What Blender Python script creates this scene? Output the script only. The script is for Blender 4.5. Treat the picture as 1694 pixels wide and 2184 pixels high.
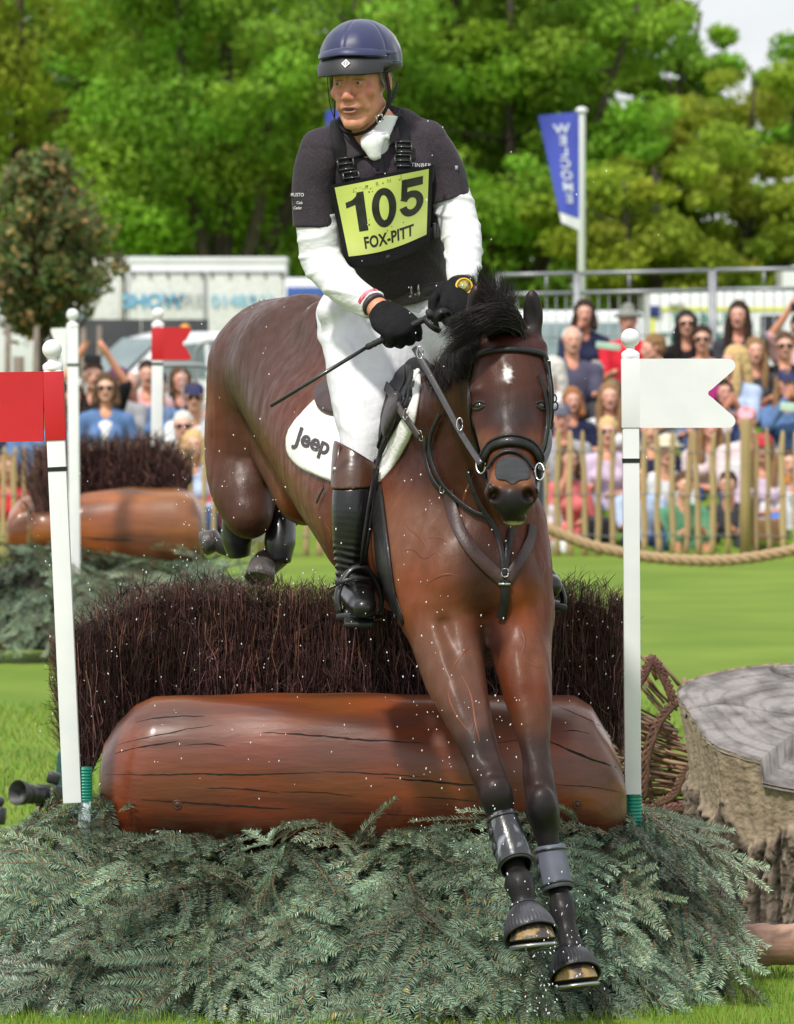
import bpy, bmesh, math, random
import numpy as np
from mathutils import Vector, Matrix, Euler
from mathutils.bvhtree import BVHTree
R = math.radians
rnd = random.Random(7)
nr = np.random.RandomState(5)
sc = bpy.context.scene
for o in list(bpy.data.objects): bpy.data.objects.remove(o)
COL = sc.collection
# ---------------------------------------------------------------- camera
CAMH = 1.82; FP = 13976.0            # eye height, focal length in units of a 1694-wide picture
def P(u, v, d): return Vector(((u-847)*d/FP, d, CAMH-(v-706)*d/FP))
cam = bpy.data.cameras.new('camera'); camo = bpy.data.objects.new('camera', cam); COL.objects.link(camo)
camo.location = (0, 0, CAMH); camo.rotation_euler = (R(90), 0, 0)
cam.sensor_fit = 'HORIZONTAL'; cam.sensor_width = 24; cam.lens = 24*FP/1694
cam.shift_y = -(1092-706)/1694
cam.clip_start = 0.5; cam.clip_end = 3000
cam.dof.use_dof = True; cam.dof.focus_distance = 17.6; cam.dof.aperture_fstop = 10.0
sc.camera = camo
# ---------------------------------------------------------------- sky and sun
SUN_EL, SUN_AZ = 52, -150           # azimuth from +Y clockwise; the sun is behind the camera, a little left
w = bpy.data.worlds.new('World'); sc.world = w; w.use_nodes = True
nt = w.node_tree; nt.nodes.clear()
out = nt.nodes.new('ShaderNodeOutputWorld'); bg = nt.nodes.new('ShaderNodeBackground'); bg.inputs[1].default_value = 0.066
sky = nt.nodes.new('ShaderNodeTexSky'); sky.sky_type = 'NISHITA'; sky.sun_disc = False
sky.sun_elevation = R(SUN_EL); sky.sun_rotation = R(SUN_AZ); sky.air_density = 1.0; sky.dust_density = 2.0
tc = nt.nodes.new('ShaderNodeTexCoord'); mp = nt.nodes.new('ShaderNodeMapping'); mp.inputs['Scale'].default_value = (1, 1, 2.6)
nz = nt.nodes.new('ShaderNodeTexNoise'); nz.inputs['Scale'].default_value = 2.2; nz.inputs['Detail'].default_value = 8; nz.inputs['Roughness'].default_value = 0.55
cr = nt.nodes.new('ShaderNodeValToRGB'); cr.color_ramp.elements[0].position = 0.25; cr.color_ramp.elements[1].position = 0.46
mx = nt.nodes.new('ShaderNodeMix'); mx.data_type = 'RGBA'; mx.inputs[7].default_value = (12.5, 12.9, 13.4, 1)
L = nt.links.new
L(tc.outputs['Generated'], mp.inputs[0]); L(mp.outputs[0], nz.inputs['Vector']); L(nz.outputs[0], cr.inputs[0])
L(cr.outputs[0], mx.inputs[0]); L(sky.outputs[0], mx.inputs[6]); L(mx.outputs[2], bg.inputs[0]); L(bg.outputs[0], out.inputs[0])
sun = bpy.data.lights.new('sun', 'SUN'); sun.energy = 2.7; sun.angle = R(4); sun.color = (1, .95, .87)
suno = bpy.data.objects.new('sun', sun); COL.objects.link(suno)
az = R(SUN_AZ); el = R(SUN_EL)
sdir = Vector((math.sin(az)*math.cos(el), math.cos(az)*math.cos(el), math.sin(el)))
suno.rotation_euler = sdir.to_track_quat('Z', 'Y').to_euler()
sc.view_settings.view_transform = 'Standard'; sc.view_settings.look = 'None'
sc.view_settings.exposure = 0.40; sc.view_settings.gamma = 1; sc.view_settings.use_curve_mapping = False

# ---------------------------------------------------------------- objects
def put(o, parent=None):
    COL.objects.link(o)
    if parent is not None: o.parent = parent
    return o
def tag(o, label=None, cat=None, group=None, kind=None):
    if label: o['label'] = label
    if cat: o['category'] = cat
    if group: o['group'] = group
    if kind: o['kind'] = kind
    return o
def thing(name, label, cat, loc=(0, 0, 0), rot=(0, 0, 0), group=None):
    o = bpy.data.objects.new(name, None); o.empty_display_size = .05; COL.objects.link(o)
    o.location = loc; o.rotation_euler = rot; WM[o.name] = Matrix.LocRotScale(Vector(loc), Euler(rot), None)
    return tag(o, label, cat, group)
def npmesh(name, V, F, smooth=True, mat=None, col=None):
    """V (n,3) array, F (m,k) int array with k = 3 or 4, or a list of tuples"""
    me = bpy.data.meshes.new(name)
    V = np.asarray(V, np.float32)
    if isinstance(F, np.ndarray):
        k = F.shape[1]; m = len(F)
        me.vertices.add(len(V)); me.vertices.foreach_set('co', V.ravel())
        me.loops.add(m*k); me.loops.foreach_set('vertex_index', F.astype(np.int32).ravel())
        me.polygons.add(m); me.polygons.foreach_set('loop_start', np.arange(0, m*k, k, dtype=np.int32))
        me.update(calc_edges=True)
    else:
        me.from_pydata(V.tolist(), [], F)
    if smooth: me.polygons.foreach_set('use_smooth', np.ones(len(me.polygons), bool))
    if col is not None:
        a = me.color_attributes.new('Col', 'FLOAT_COLOR', 'POINT')
        c = np.ones((len(V), 4), np.float32); c[:, :3] = col; a.data.foreach_set('color', c.ravel())
    if mat: me.materials.append(mat)
    me.update(); return me
WM = {}
def obj(name, me, parent=None, world=True):
    """link a mesh; when its vertices are in world space under a moved parent, keep it in place"""
    o = bpy.data.objects.new(name, me); COL.objects.link(o)
    pm = WM.get(parent.name, Matrix.Identity(4)) if parent is not None else Matrix.Identity(4)
    if parent is not None:
        o.parent = parent
        if world: o.matrix_parent_inverse = pm.inverted()
    WM[o.name] = Matrix.Identity(4) if world else pm.copy()
    return o
def copy_tree(o, parent=None):
    c = o.copy(); COL.objects.link(c)
    if parent is not None: c.parent = parent
    for ch in list(o.children): copy_tree(ch, c)
    return c

# ---------------------------------------------------------------- materials
MATS = {}
def mat(name, c1, c2=None, rough=.6, scale=20, detail=5, bump=0, bscale=None, metal=0, spec=.5, vcol=False, coords='Object',
        stretch=(1, 1, 1), sheen=0, coat=0, sss=0, trans=0, lo=.35, hi=.65, bdist=.01, coatr=.1, alpha=1, vrough=0, orand=0):
    if name in MATS: return MATS[name]
    m = bpy.data.materials.new(name); m.use_nodes = True; MATS[name] = m
    t = m.node_tree; b = t.nodes['Principled BSDF']; N = t.nodes.new; K = t.links.new
    b.inputs['Roughness'].default_value = rough; b.inputs['Metallic'].default_value = metal
    b.inputs['Specular IOR Level'].default_value = spec
    if sheen: b.inputs['Sheen Weight'].default_value = sheen; b.inputs['Sheen Roughness'].default_value = .4
    if coat: b.inputs['Coat Weight'].default_value = coat; b.inputs['Coat Roughness'].default_value = coatr
    if sss: b.inputs['Subsurface Weight'].default_value = sss; b.inputs['Subsurface Radius'].default_value = (.02, .008, .004); b.inputs['Subsurface Scale'].default_value = .5
    if trans: b.inputs['Transmission Weight'].default_value = trans
    tcn = N('ShaderNodeTexCoord'); mpn = N('ShaderNodeMapping'); mpn.inputs['Scale'].default_value = stretch
    K(tcn.outputs[coords], mpn.inputs[0])
    n1 = N('ShaderNodeTexNoise'); n1.inputs['Scale'].default_value = scale; n1.inputs['Detail'].default_value = detail
    K(mpn.outputs[0], n1.inputs['Vector'])
    ramp = N('ShaderNodeMapRange'); ramp.inputs[1].default_value = lo; ramp.inputs[2].default_value = hi
    K(n1.outputs[0], ramp.inputs[0])
    c2 = c2 or tuple(x*.8 for x in c1)
    mix = N('ShaderNodeMix'); mix.data_type = 'RGBA'; K(ramp.outputs[0], mix.inputs[0])
    mix.inputs[6].default_value = (*c1, 1); mix.inputs[7].default_value = (*c2, 1)
    res = mix.outputs[2]
    if vcol:
        at = N('ShaderNodeAttribute'); at.attribute_name = 'Col'
        mm = N('ShaderNodeMix'); mm.data_type = 'RGBA'; mm.blend_type = 'MULTIPLY'; mm.inputs[0].default_value = 1
        K(res, mm.inputs[6]); K(at.outputs['Color'], mm.inputs[7]); res = mm.outputs[2]
    if orand:
        oi = N('ShaderNodeObjectInfo'); hr = N('ShaderNodeMapRange'); hr.inputs[3].default_value = 1-orand; hr.inputs[4].default_value = 1+orand
        hs = N('ShaderNodeHueSaturation'); K(oi.outputs['Random'], hr.inputs[0]); K(hr.outputs[0], hs.inputs['Value'])
        h2 = N('ShaderNodeMapRange'); h2.inputs[3].default_value = .5-orand*.08; h2.inputs[4].default_value = .5+orand*.05
        ml = N('ShaderNodeMath'); ml.operation = 'MULTIPLY'; ml.inputs[1].default_value = 7.31; fr = N('ShaderNodeMath'); fr.operation = 'FRACT'
        K(oi.outputs['Random'], ml.inputs[0]); K(ml.outputs[0], fr.inputs[0]); K(fr.outputs[0], h2.inputs[0]); K(h2.outputs[0], hs.inputs['Hue'])
        K(res, hs.inputs['Color']); res = hs.outputs[0]
    K(res, b.inputs['Base Color'])
    if vrough:
        mr = N('ShaderNodeMapRange'); mr.inputs[1].default_value = .3; mr.inputs[2].default_value = .7
        mr.inputs[3].default_value = rough-vrough; mr.inputs[4].default_value = rough+vrough
        K(n1.outputs[0], mr.inputs[0]); K(mr.outputs[0], b.inputs['Roughness'])
    if bump:
        n2 = N('ShaderNodeTexNoise'); n2.inputs['Scale'].default_value = bscale or scale*3; n2.inputs['Detail'].default_value = 6
        K(mpn.outputs[0], n2.inputs['Vector'])
        bn = N('ShaderNodeBump'); bn.inputs['Strength'].default_value = bump; bn.inputs['Distance'].default_value = bdist
        K(n2.outputs[0], bn.inputs['Height']); K(bn.outputs[0], b.inputs['Normal'])
    m.use_fake_user = False
    return m

# ---------------------------------------------------------------- mesh gathering
class MB:
    def __init__(s): s.V = []; s.F = []; s.n = 0
    def raw(s, V, F):
        s.V.extend([tuple(v) for v in V]); s.F.extend([tuple(i+s.n for i in f) for f in F]); s.n += len(V); return s
    def box(s, c, size, rot=None, bev=0):
        x, y, z = [q/2 for q in size]; c = Vector(c)
        if bev:
            bm = bmesh.new(); bmesh.ops.create_cube(bm, size=1); bmesh.ops.scale(bm, vec=size, verts=bm.verts)
            bmesh.ops.bevel(bm, geom=bm.edges[:], offset=bev, segments=2, profile=.6, affect='EDGES')
            V = [v.co.copy() for v in bm.verts]; F = [[v.index for v in f.verts] for f in bm.faces]; bm.free()
        else:
            V = [Vector((i, j, k)) for i in (-x, x) for j in (-y, y) for k in (-z, z)]
            F = [(0, 1, 3, 2), (4, 6, 7, 5), (0, 4, 5, 1), (2, 3, 7, 6), (0, 2, 6, 4), (1, 5, 7, 3)]
        if rot is not None: V = [rot @ v for v in V]
        return s.raw([c+v for v in V], F)
    def tube(s, pts, rad, n=8, cap=True, flat=None, up=None):
        """swept tube; rad float or list; flat=(a,b) scales of the cross axes"""
        pts = [Vector(p) for p in pts]; m = len(pts)
        if not hasattr(rad, '__len__'): rad = [rad]*m
        V = []; F = []; prev = None
        for i, p in enumerate(pts):
            t = (pts[min(i+1, m-1)]-pts[max(i-1, 0)])
            t = t.normalized() if t.length > 1e-9 else Vector((0, 0, 1))
            if up is not None:
                a = (up if not callable(up) else up(i)); a = (a - t*a.dot(t))
                if a.length < 1e-5: a = t.orthogonal()
                a.normalize()
            elif prev is None: a = t.orthogonal().normalized()
            else:
                a = prev - t*prev.dot(t); a = a.normalized() if a.length > 1e-6 else t.orthogonal().normalized()
            prev = a; b = t.cross(a)
            fa, fb = flat if flat else (1, 1)
            for k in range(n):
                an = 2*math.pi*k/n
                V.append(p + a*(math.cos(an)*rad[i]*fa) + b*(math.sin(an)*rad[i]*fb))
        for i in range(m-1):
            for k in range(n):
                k2 = (k+1) % n; F.append((i*n+k, i*n+k2, (i+1)*n+k2, (i+1)*n+k))
        if cap and n > 2: F.append(tuple(range(n))[::-1]); F.append(tuple((m-1)*n+k for k in range(n)))
        return s.raw(V, F)
    def lathe(s, prof, c=(0, 0, 0), n=24, rot=None):
        """prof list of (r,z)"""
        c = Vector(c); V = []; F = []
        for r, z in prof:
            for k in range(n):
                a = 2*math.pi*k/n; v = Vector((r*math.cos(a), r*math.sin(a), z))
                V.append(c+(rot @ v if rot is not None else v))
        for i in range(len(prof)-1):
            for k in range(n):
                k2 = (k+1) % n; F.append((i*n+k, i*n+k2, (i+1)*n+k2, (i+1)*n+k))
        F.append(tuple(range(n))[::-1]); F.append(tuple((len(prof)-1)*n+k for k in range(n)))
        return s.raw(V, F)
    def prism(s, poly, a, b, frame=None):
        """polygon in (x,z) extruded from y=a to y=b, or by a frame function(x,z,y)->Vector"""
        fr = frame or (lambda x, z, y: Vector((x, y, z)))
        n = len(poly); V = [fr(x, z, a) for x, z in poly]+[fr(x, z, b) for x, z in poly]
        F = [tuple(range(n)), tuple(range(2*n-1, n-1, -1))]+[(i, i+n, (i+1) % n+n, (i+1) % n) for i in range(n)]
        return s.raw(V, F)
    def strap(s, pts, width, th, nrm):
        """flat band along pts; nrm list of outward normals (or one)"""
        pts = [Vector(p) for p in pts]; m = len(pts)
        if isinstance(nrm, Vector): nrm = [nrm]*m
        V = []; F = []
        for i, p in enumerate(pts):
            t = (pts[min(i+1, m-1)]-pts[max(i-1, 0)]).normalized(); n = (nrm[i]-t*nrm[i].dot(t))
            n = n.normalized() if n.length > 1e-5 else t.orthogonal().normalized()
            b = t.cross(n); w = width[i] if hasattr(width, '__len__') else width
            hw = w/2; e = min(th*.4, hw*.3)
            for (x, y) in ((-hw, 0), (-hw, th-e), (-hw+e, th), (hw-e, th), (hw, th-e), (hw, 0)):
                V.append(p+b*x+n*y)
        q = 6
        for i in range(m-1):
            for k in range(q):
                k2 = (k+1) % q; F.append((i*q+k, (i+1)*q+k, (i+1)*q+k2, i*q+k2))
        F.append(tuple(range(q))); F.append(tuple((m-1)*q+k for k in range(q))[::-1])
        return s.raw(V, F)
    def sphere(s, c, r, seg=16, rings=10, sc3=(1, 1, 1), rot=None):
        c = Vector(c); V = []; F = []
        for i in range(rings+1):
            th = math.pi*i/rings
            for k in range(seg):
                a = 2*math.pi*k/seg; v = Vector((math.sin(th)*math.cos(a)*sc3[0], math.sin(th)*math.sin(a)*sc3[1], math.cos(th)*sc3[2]))*r
                V.append(c+(rot @ v if rot is not None else v))
        for i in range(rings):
            for k in range(seg):
                k2 = (k+1) % seg; F.append((i*seg+k, (i+1)*seg+k, (i+1)*seg+k2, i*seg+k2))
        return s.raw(V, F)
    def build(s, name, m=None, parent=None, smooth=True, world=True, auto=None):
        me = bpy.data.meshes.new(name); me.from_pydata(s.V, [], s.F)
        bm = bmesh.new(); bm.from_mesh(me); bmesh.ops.remove_doubles(bm, verts=bm.verts, dist=1e-6)
        bmesh.ops.recalc_face_normals(bm, faces=bm.faces)
        if auto is not None:
            for e in bm.edges:
                if len(e.link_faces) == 2 and e.calc_face_angle(0) > R(auto): e.smooth = False
        bm.to_mesh(me); bm.free()
        if smooth: me.polygons.foreach_set('use_smooth', [True]*len(me.polygons))
        if m: me.materials.append(m)
        return obj(name, me, parent, world)
def spline(pts, n=8):
    """Catmull-Rom through points"""
    P_ = [Vector(p) for p in pts]; P_ = [2*P_[0]-P_[1]]+P_+[2*P_[-1]-P_[-2]]; r = []
    for i in range(1, len(P_)-2):
        a, b, c, d = P_[i-1:i+3]
        for k in range(n):
            t = k/n; r.append(.5*((2*b)+(c-a)*t+(2*a-5*b+4*c-d)*t*t+(3*b-a-3*c+d)*t**3))
    r.append(P_[-2]); return r

# ---------------------------------------------------------------- signed distance modelling
def smin(a, b, k):
    h = np.maximum(k-np.abs(a-b), 0)/k
    return np.minimum(a, b)-h*h*(k*.25)
def rc_fn(a, b, ra, rb, u=None, s=1.0):
    a = np.array(a, np.float32); b = np.array(b, np.float32); ba = b-a; L2 = float(ba@ba)+1e-12
    def f(X, Y, Z):
        px, py, pz = X-a[0], Y-a[1], Z-a[2]
        t = np.clip((px*ba[0]+py*ba[1]+pz*ba[2])/L2, 0, 1)
        qx = px-t*ba[0]; qy = py-t*ba[1]; qz = pz-t*ba[2]
        if u is not None:
            qu = (qx*u[0]+qy*u[1]+qz*u[2])*(1-1/s); qx = qx-qu*u[0]; qy = qy-qu*u[1]; qz = qz-qu*u[2]
        return np.sqrt(qx*qx+qy*qy+qz*qz)-(ra+(rb-ra)*t)
    m = max(ra, rb)*max(1, s)
    return f, np.minimum(a, b)-m, np.maximum(a, b)+m
def el_fn(c, r, Rm=None):
    c = np.array(c, np.float32); r = np.array(r, np.float32)
    M = np.eye(3, dtype=np.float32) if Rm is None else np.array(Rm, np.float32)  # columns = axes
    def f(X, Y, Z):
        px, py, pz = X-c[0], Y-c[1], Z-c[2]
        q = [(px*M[0, i]+py*M[1, i]+pz*M[2, i])/r[i] for i in range(3)]
        k0 = np.sqrt(q[0]**2+q[1]**2+q[2]**2)
        k1 = np.sqrt((q[0]/r[0])**2+(q[1]/r[1])**2+(q[2]/r[2])**2)+1e-9
        return k0*(k0-1)/k1
    m = float(r.max()) if Rm is not None else r
    return f, c-m, c+m
class SDF:
    def __init__(s): s.ops = []
    def add(s, prim, k=.02, col=None, op='u'): s.ops.append((prim, k, col, op)); return s
    def rc(s, a, b, ra, rb=None, k=.02, col=None, u=None, sq=1.0, op='u'):
        return s.add(rc_fn(a, b, ra, ra if rb is None else rb, None if u is None else np.array(Vector(u).normalized(), np.float32), sq), k, col, op)
    def el(s, c, r, Rm=None, k=.02, col=None, op='u'): return s.add(el_fn(c, r, Rm), k, col, op)
    def ball(s, c, r, k=.02, col=None, op='u'): return s.add(rc_fn(c, c, r, r), k, col, op)
    def chain(s, pts, k=.02, col=None):
        """pts: (pos, r) list"""
        for (a, ra), (b, rb) in zip(pts, pts[1:]): s.rc(a, b, ra, rb, k, col)
        return s
    def path(s, pts, k=.03, col=None, u=None, sq=1.0, sub=6):
        """one smooth limb through (pos, radius[, colour]) points, blended as a whole"""
        n = len(pts); Q = [Vector((*p[0], p[1])) for p in pts]; cs = [p[2] if len(p) > 2 else col for p in pts]
        if n > 2:
            E = [2*Q[0]-Q[1]]+Q+[2*Q[-1]-Q[-2]]; out_ = []; oc = []
            for i in range(1, n):
                a, b, c, d = E[i-1:i+3]
                for j in range(sub):
                    t = j/sub; out_.append(.5*((2*b)+(c-a)*t+(2*a-5*b+4*c-d)*t*t+(3*b-a-3*c+d)*t**3)); oc.append(cs[i-1] if t < .5 else cs[i])
            out_.append(Q[-1]); oc.append(cs[-1])
        else: out_, oc = Q, cs
        uu = None if u is None else np.array(Vector(u).normalized(), np.float32)
        prs = [(rc_fn(a[:3], b[:3], max(.001, a[3]), max(.001, b[3]), uu, sq), oc[i]) for i, (a, b) in enumerate(zip(out_, out_[1:]))]
        lo = np.min([p[0][1] for p in prs], 0); hi = np.max([p[0][2] for p in prs], 0)
        s.ops.append(((prs, lo, hi), k, None, 'u')); return s
    def half(s, p, n, k=.004):
        """keep the side of the plane that n points away from"""
        p = np.array(p, np.float32); n = np.array(Vector(n).normalized(), np.float32)
        s.ops.append(((lambda X, Y, Z: (X-p[0])*n[0]+(Y-p[1])*n[1]+(Z-p[2])*n[2], None, None), k, None, 'i')); return s
    def field(s, h, inflate=0, margin=.03):
        lo = np.min([o[0][1] for o in s.ops if o[3] == 'u'], 0)-margin-inflate; hi = np.max([o[0][2] for o in s.ops if o[3] == 'u'], 0)+margin+inflate
        n = np.ceil((hi-lo)/h).astype(int)+1; s.lo = lo; s.h = h
        ax = [(lo[i]+h*np.arange(n[i])).astype(np.float32) for i in range(3)]
        D = np.full(n, .05, np.float32)
        for (f, a, b), k, col, op in s.ops:
            if a is None:
                D = np.maximum(D, f(ax[0][:, None, None], ax[1][None, :, None], ax[2][None, None, :])); continue
            g = k+inflate+2*h+.004
            i0 = np.clip(((a-g-lo)/h).astype(int), 0, n-1); i1 = np.clip(((b+g-lo)/h).astype(int)+2, 1, n)
            sl = tuple(slice(i0[i], i1[i]) for i in range(3))
            if min(i1-i0) <= 0: continue
            if isinstance(f, list):
                d = np.full([q.stop-q.start for q in sl], .5, np.float32)
                for (g_, a_, b_), _c in f:
                    j0 = np.clip(((a_-g-lo)/h).astype(int), i0, i1-1); j1 = np.clip(((b_+g-lo)/h).astype(int)+2, j0+1, i1); sj = tuple(slice(j0[i], j1[i]) for i in range(3)); sd = tuple(slice(j0[i]-i0[i], j1[i]-i0[i]) for i in range(3))
                    d[sd] = np.minimum(d[sd], g_(ax[0][sj[0]][:, None, None], ax[1][sj[1]][None, :, None], ax[2][sj[2]][None, None, :]))
            else: d = f(ax[0][sl[0]][:, None, None], ax[1][sl[1]][None, :, None], ax[2][sl[2]][None, None, :])
            if op == 'u': D[sl] = smin(D[sl], d-inflate, k)
            elif op == 's': D[sl] = -smin(-D[sl], d, k)
        return D
    def mesh(s, name, h, m=None, inflate=0, smooth_col=.008, disp=None, colfn=None, relax=1):
        D = s.field(h, inflate); ins = D < 0
        c = np.zeros(np.array(D.shape)-1, np.int8)
        for i in (0, 1):
            for j in (0, 1):
                for k in (0, 1): c += ins[i:D.shape[0]-1+i, j:D.shape[1]-1+j, k:D.shape[2]-1+k]
        I = np.argwhere((c > 0) & (c < 8)); ids = np.full(c.shape, -1, np.int32); ids[I[:, 0], I[:, 1], I[:, 2]] = np.arange(len(I))
        co = [(i, j, k) for i in (0, 1) for j in (0, 1) for k in (0, 1)]
        val = {o: D[I[:, 0]+o[0], I[:, 1]+o[1], I[:, 2]+o[2]] for o in co}
        acc = np.zeros((len(I), 3), np.float32); cnt = np.zeros(len(I), np.float32)
        for a in co:
            for d in range(3):
                if a[d]: continue
                b = list(a); b[d] = 1; b = tuple(b); va, vb = val[a], val[b]; msk = (va < 0) != (vb < 0)
                t = np.where(msk, va/np.where(msk, va-vb, 1), 0)
                for q in range(3): acc[:, q] += np.where(msk, a[q]+(t if q == d else 0), 0)
                cnt += msk
        V = (I+acc/cnt[:, None])*h+s.lo
        Fs = []
        for d in range(3):
            o1, o2 = [(1, 2), (2, 0), (0, 1)][d]
            A = np.moveaxis(ins, (d, o1, o2), (0, 1, 2)); ii = np.moveaxis(ids, (d, o1, o2), (0, 1, 2))
            E = A[:-1, 1:-1, 1:-1] != A[1:, 1:-1, 1:-1]; e = np.argwhere(E); i, j, k = e[:, 0], e[:, 1]+1, e[:, 2]+1
            q = np.stack([ii[i, j-1, k-1], ii[i, j, k-1], ii[i, j, k], ii[i, j-1, k]], 1)
            fl = ~A[i, j, k]; q[fl] = q[fl][:, ::-1]; Fs.append(q)
        F = np.concatenate(Fs)
        for _ in range(relax):
            A_ = np.zeros_like(V); n_ = np.zeros(len(V))
            for j in range(4):
                a_ = F[:, j]; b_ = F[:, (j+1) % 4]
                for q in range(3): A_[:, q] += np.bincount(a_, V[b_, q], len(V))+np.bincount(b_, V[a_, q], len(V))
                n_ += np.bincount(a_, minlength=len(V))+np.bincount(b_, minlength=len(V))
            V = V*.45+.55*A_/n_[:, None]
        col = None
        flat = []
        for (f, a, b), k, cl, op in s.ops:
            if isinstance(f, list): flat += [(q[0], c_) for q, c_ in f]
            elif cl is not None: flat.append((f, cl))
        flat = [q for q in flat if q[1] is not None]
        if colfn or flat:
            W = np.full(len(V), 1e-6, np.float32); C = np.zeros((len(V), 3), np.float32)
            for f, cl in flat:
                d = f(V[:, 0], V[:, 1], V[:, 2]).astype(np.float32)-inflate; wt = np.exp(-np.maximum(np.abs(d), .0)/smooth_col)
                W += wt; C += wt[:, None]*np.array(cl, np.float32)
            col = C/W[:, None]
            if colfn: col = colfn(V, col)
        me = npmesh(name, V, F, True, m, col)
        if disp is not None:
            N = np.zeros(len(V)*3, np.float32); me.vertices.foreach_get('normal', N); N = N.reshape(-1, 3)
            V2 = V+N*disp(V, N)[:, None]; me.vertices.foreach_set('co', V2.astype(np.float32).ravel()); me.update()
        return me
def vnoise(V, sc_, seed=0):
    """cheap smooth noise by warped sines, about -1..1"""
    r = np.random.RandomState(seed); o = np.zeros(len(V))
    Q = V*sc_
    for i in range(5):
        k = r.normal(size=(3, 3)); k /= np.linalg.norm(k, axis=0); ph = r.rand(3)*6.3
        W = Q+.8*np.sin(Q @ k*1.3+ph); o += np.sin(W @ k[:, 0]*(1+.35*i)+ph[0])*np.sin(W @ k[:, 1]*(1+.3*i)+ph[1])
    return o/2.6
# flat text as mesh outlines (the built-in font)
def text_mesh(txt, size=1, bold=0, align='CENTER', space=1.0, shear=0):
    cu = bpy.data.curves.new('t', 'FONT'); cu.body = txt; cu.size = size; cu.align_x = align; cu.align_y = 'CENTER'
    cu.offset = bold; cu.space_character = space; cu.resolution_u = 4; cu.shear = shear; cu.fill_mode = 'FRONT'
    o = bpy.data.objects.new('t', cu); COL.objects.link(o)
    bpy.context.view_layer.update()
    me = bpy.data.meshes.new_from_object(o.evaluated_get(bpy.context.evaluated_depsgraph_get()))
    V = [v.co.copy() for v in me.vertices]; F = [tuple(p.vertices) for p in me.polygons]
    bpy.data.objects.remove(o); bpy.data.curves.remove(cu); bpy.data.meshes.remove(me)
    return V, F
def put_text(name, txt, fn, m, parent, height, bold=0, space=1.0, shear=0, wide=1.0, sub=0):
    """text centred on (0,0), capitals `height` high, each vertex sent through fn(x,y)->Vector"""
    V, F = text_mesh(txt, 1, bold, 'LEFT', space, shear)
    if not V: return None
    x0 = min(v.x for v in V); x1 = max(v.x for v in V); y0 = min(v.y for v in V); y1 = max(v.y for v in V)
    k = height/.7; cx = (x0+x1)/2; cy = .36 if False else (y0+y1)/2
    bm = bmesh.new(); vs = [bm.verts.new(((v.x-cx)*k*wide, (v.y-cy)*k, 0)) for v in V]
    for f in F:
        try: bm.faces.new([vs[i] for i in f])
        except ValueError: pass
    if sub:
        for _ in range(6):
            es = [e for e in bm.edges if e.calc_length() > sub]
            if not es: break
            bmesh.ops.subdivide_edges(bm, edges=es, cuts=1)
        bmesh.ops.triangulate(bm, faces=bm.faces)
    for v in bm.verts: v.co = fn(v.co.x, v.co.y)
    me = bpy.data.meshes.new(name); bm.to_mesh(me); bm.free(); me.materials.append(m)
    return obj(name, me, parent)
class Surf:
    """ray-castable union of meshes given in world space"""
    def __init__(s, *mes):
        V = []; F = []; n = 0
        for me in mes:
            a = np.zeros(len(me.vertices)*3, np.float32); me.vertices.foreach_get('co', a); a = a.reshape(-1, 3)
            V.extend(a.tolist()); F.extend([tuple(i+n for i in p.vertices) for p in me.polygons]); n = len(V)
        s.t = BVHTree.FromPolygons(V, F)
    def hit(s, u, v, off=0, d0=10):
        d = P(u, v, 1.)-Vector((0, 0, CAMH)); d.normalize()
        p, n, i, q = s.t.ray_cast(Vector((0, 0, CAMH))+d*d0, d)
        if p is None: return None, None
        return p+n*off, n
    def near(s, p, off=0):
        q, n, i, dd = s.t.find_nearest(Vector(p))
        return q+n*off, n
# ================================================================ ground, lawn
LAWN = mat('lawn', (.122, .200, .020), (.172, .250, .030), rough=.9, scale=.9, detail=9, bump=.6, bscale=60, bdist=.03, spec=.2)
def ground():
    xs = np.concatenate([np.linspace(-400, -8, 30), np.linspace(-7, 7, 57), np.linspace(8, 400, 30)])
    ys = np.concatenate([np.linspace(-60, 12, 20), np.linspace(12.5, 60, 96), np.linspace(62, 1500, 60)])
    X, Y = np.meshgrid(xs, ys, indexing='ij'); V = np.stack([X.ravel(), Y.ravel(), np.zeros(X.size)], 1)
    near = (np.abs(V[:, 0]) < 9) & (V[:, 1] > 12) & (V[:, 1] < 52)
    V[:, 2] = np.where(near, .012*np.sin(V[:, 0]*1.7+V[:, 1]*.6)+.01*np.sin(V[:, 1]*1.3), 0)
    n, k = len(xs), len(ys); I = np.arange(n*k).reshape(n, k)
    F = np.stack([I[:-1, :-1], I[1:, :-1], I[1:, 1:], I[:-1, 1:]], -1).reshape(-1, 4)
    o = obj('ground', npmesh('ground', V, F, True, LAWN)); tag(o, 'mown green show ground lawn', kind='structure')
ground()
# low earth bank on which the crowd sits
def bank():
    prof = [(54.0, -.05), (54.3, 0.02), (56, .42), (58, .95), (59.6, 1.12), (61.5, 1.1), (64, .3), (66, -.05)]
    V = []; F = []
    for j, x in enumerate(np.linspace(-16, 16, 33)):
        for y, z in prof: V.append((x, y, z+.02*math.sin(x*2+y)))
    m = len(prof)
    for j in range(32):
        for i in range(m-1): F.append((j*m+i, (j+1)*m+i, (j+1)*m+i+1, j*m+i+1))
    o = obj('spectator_bank', npmesh('bank', V, F, True, LAWN)); tag(o, 'grass bank behind the paling fence', kind='structure')
bank()
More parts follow.
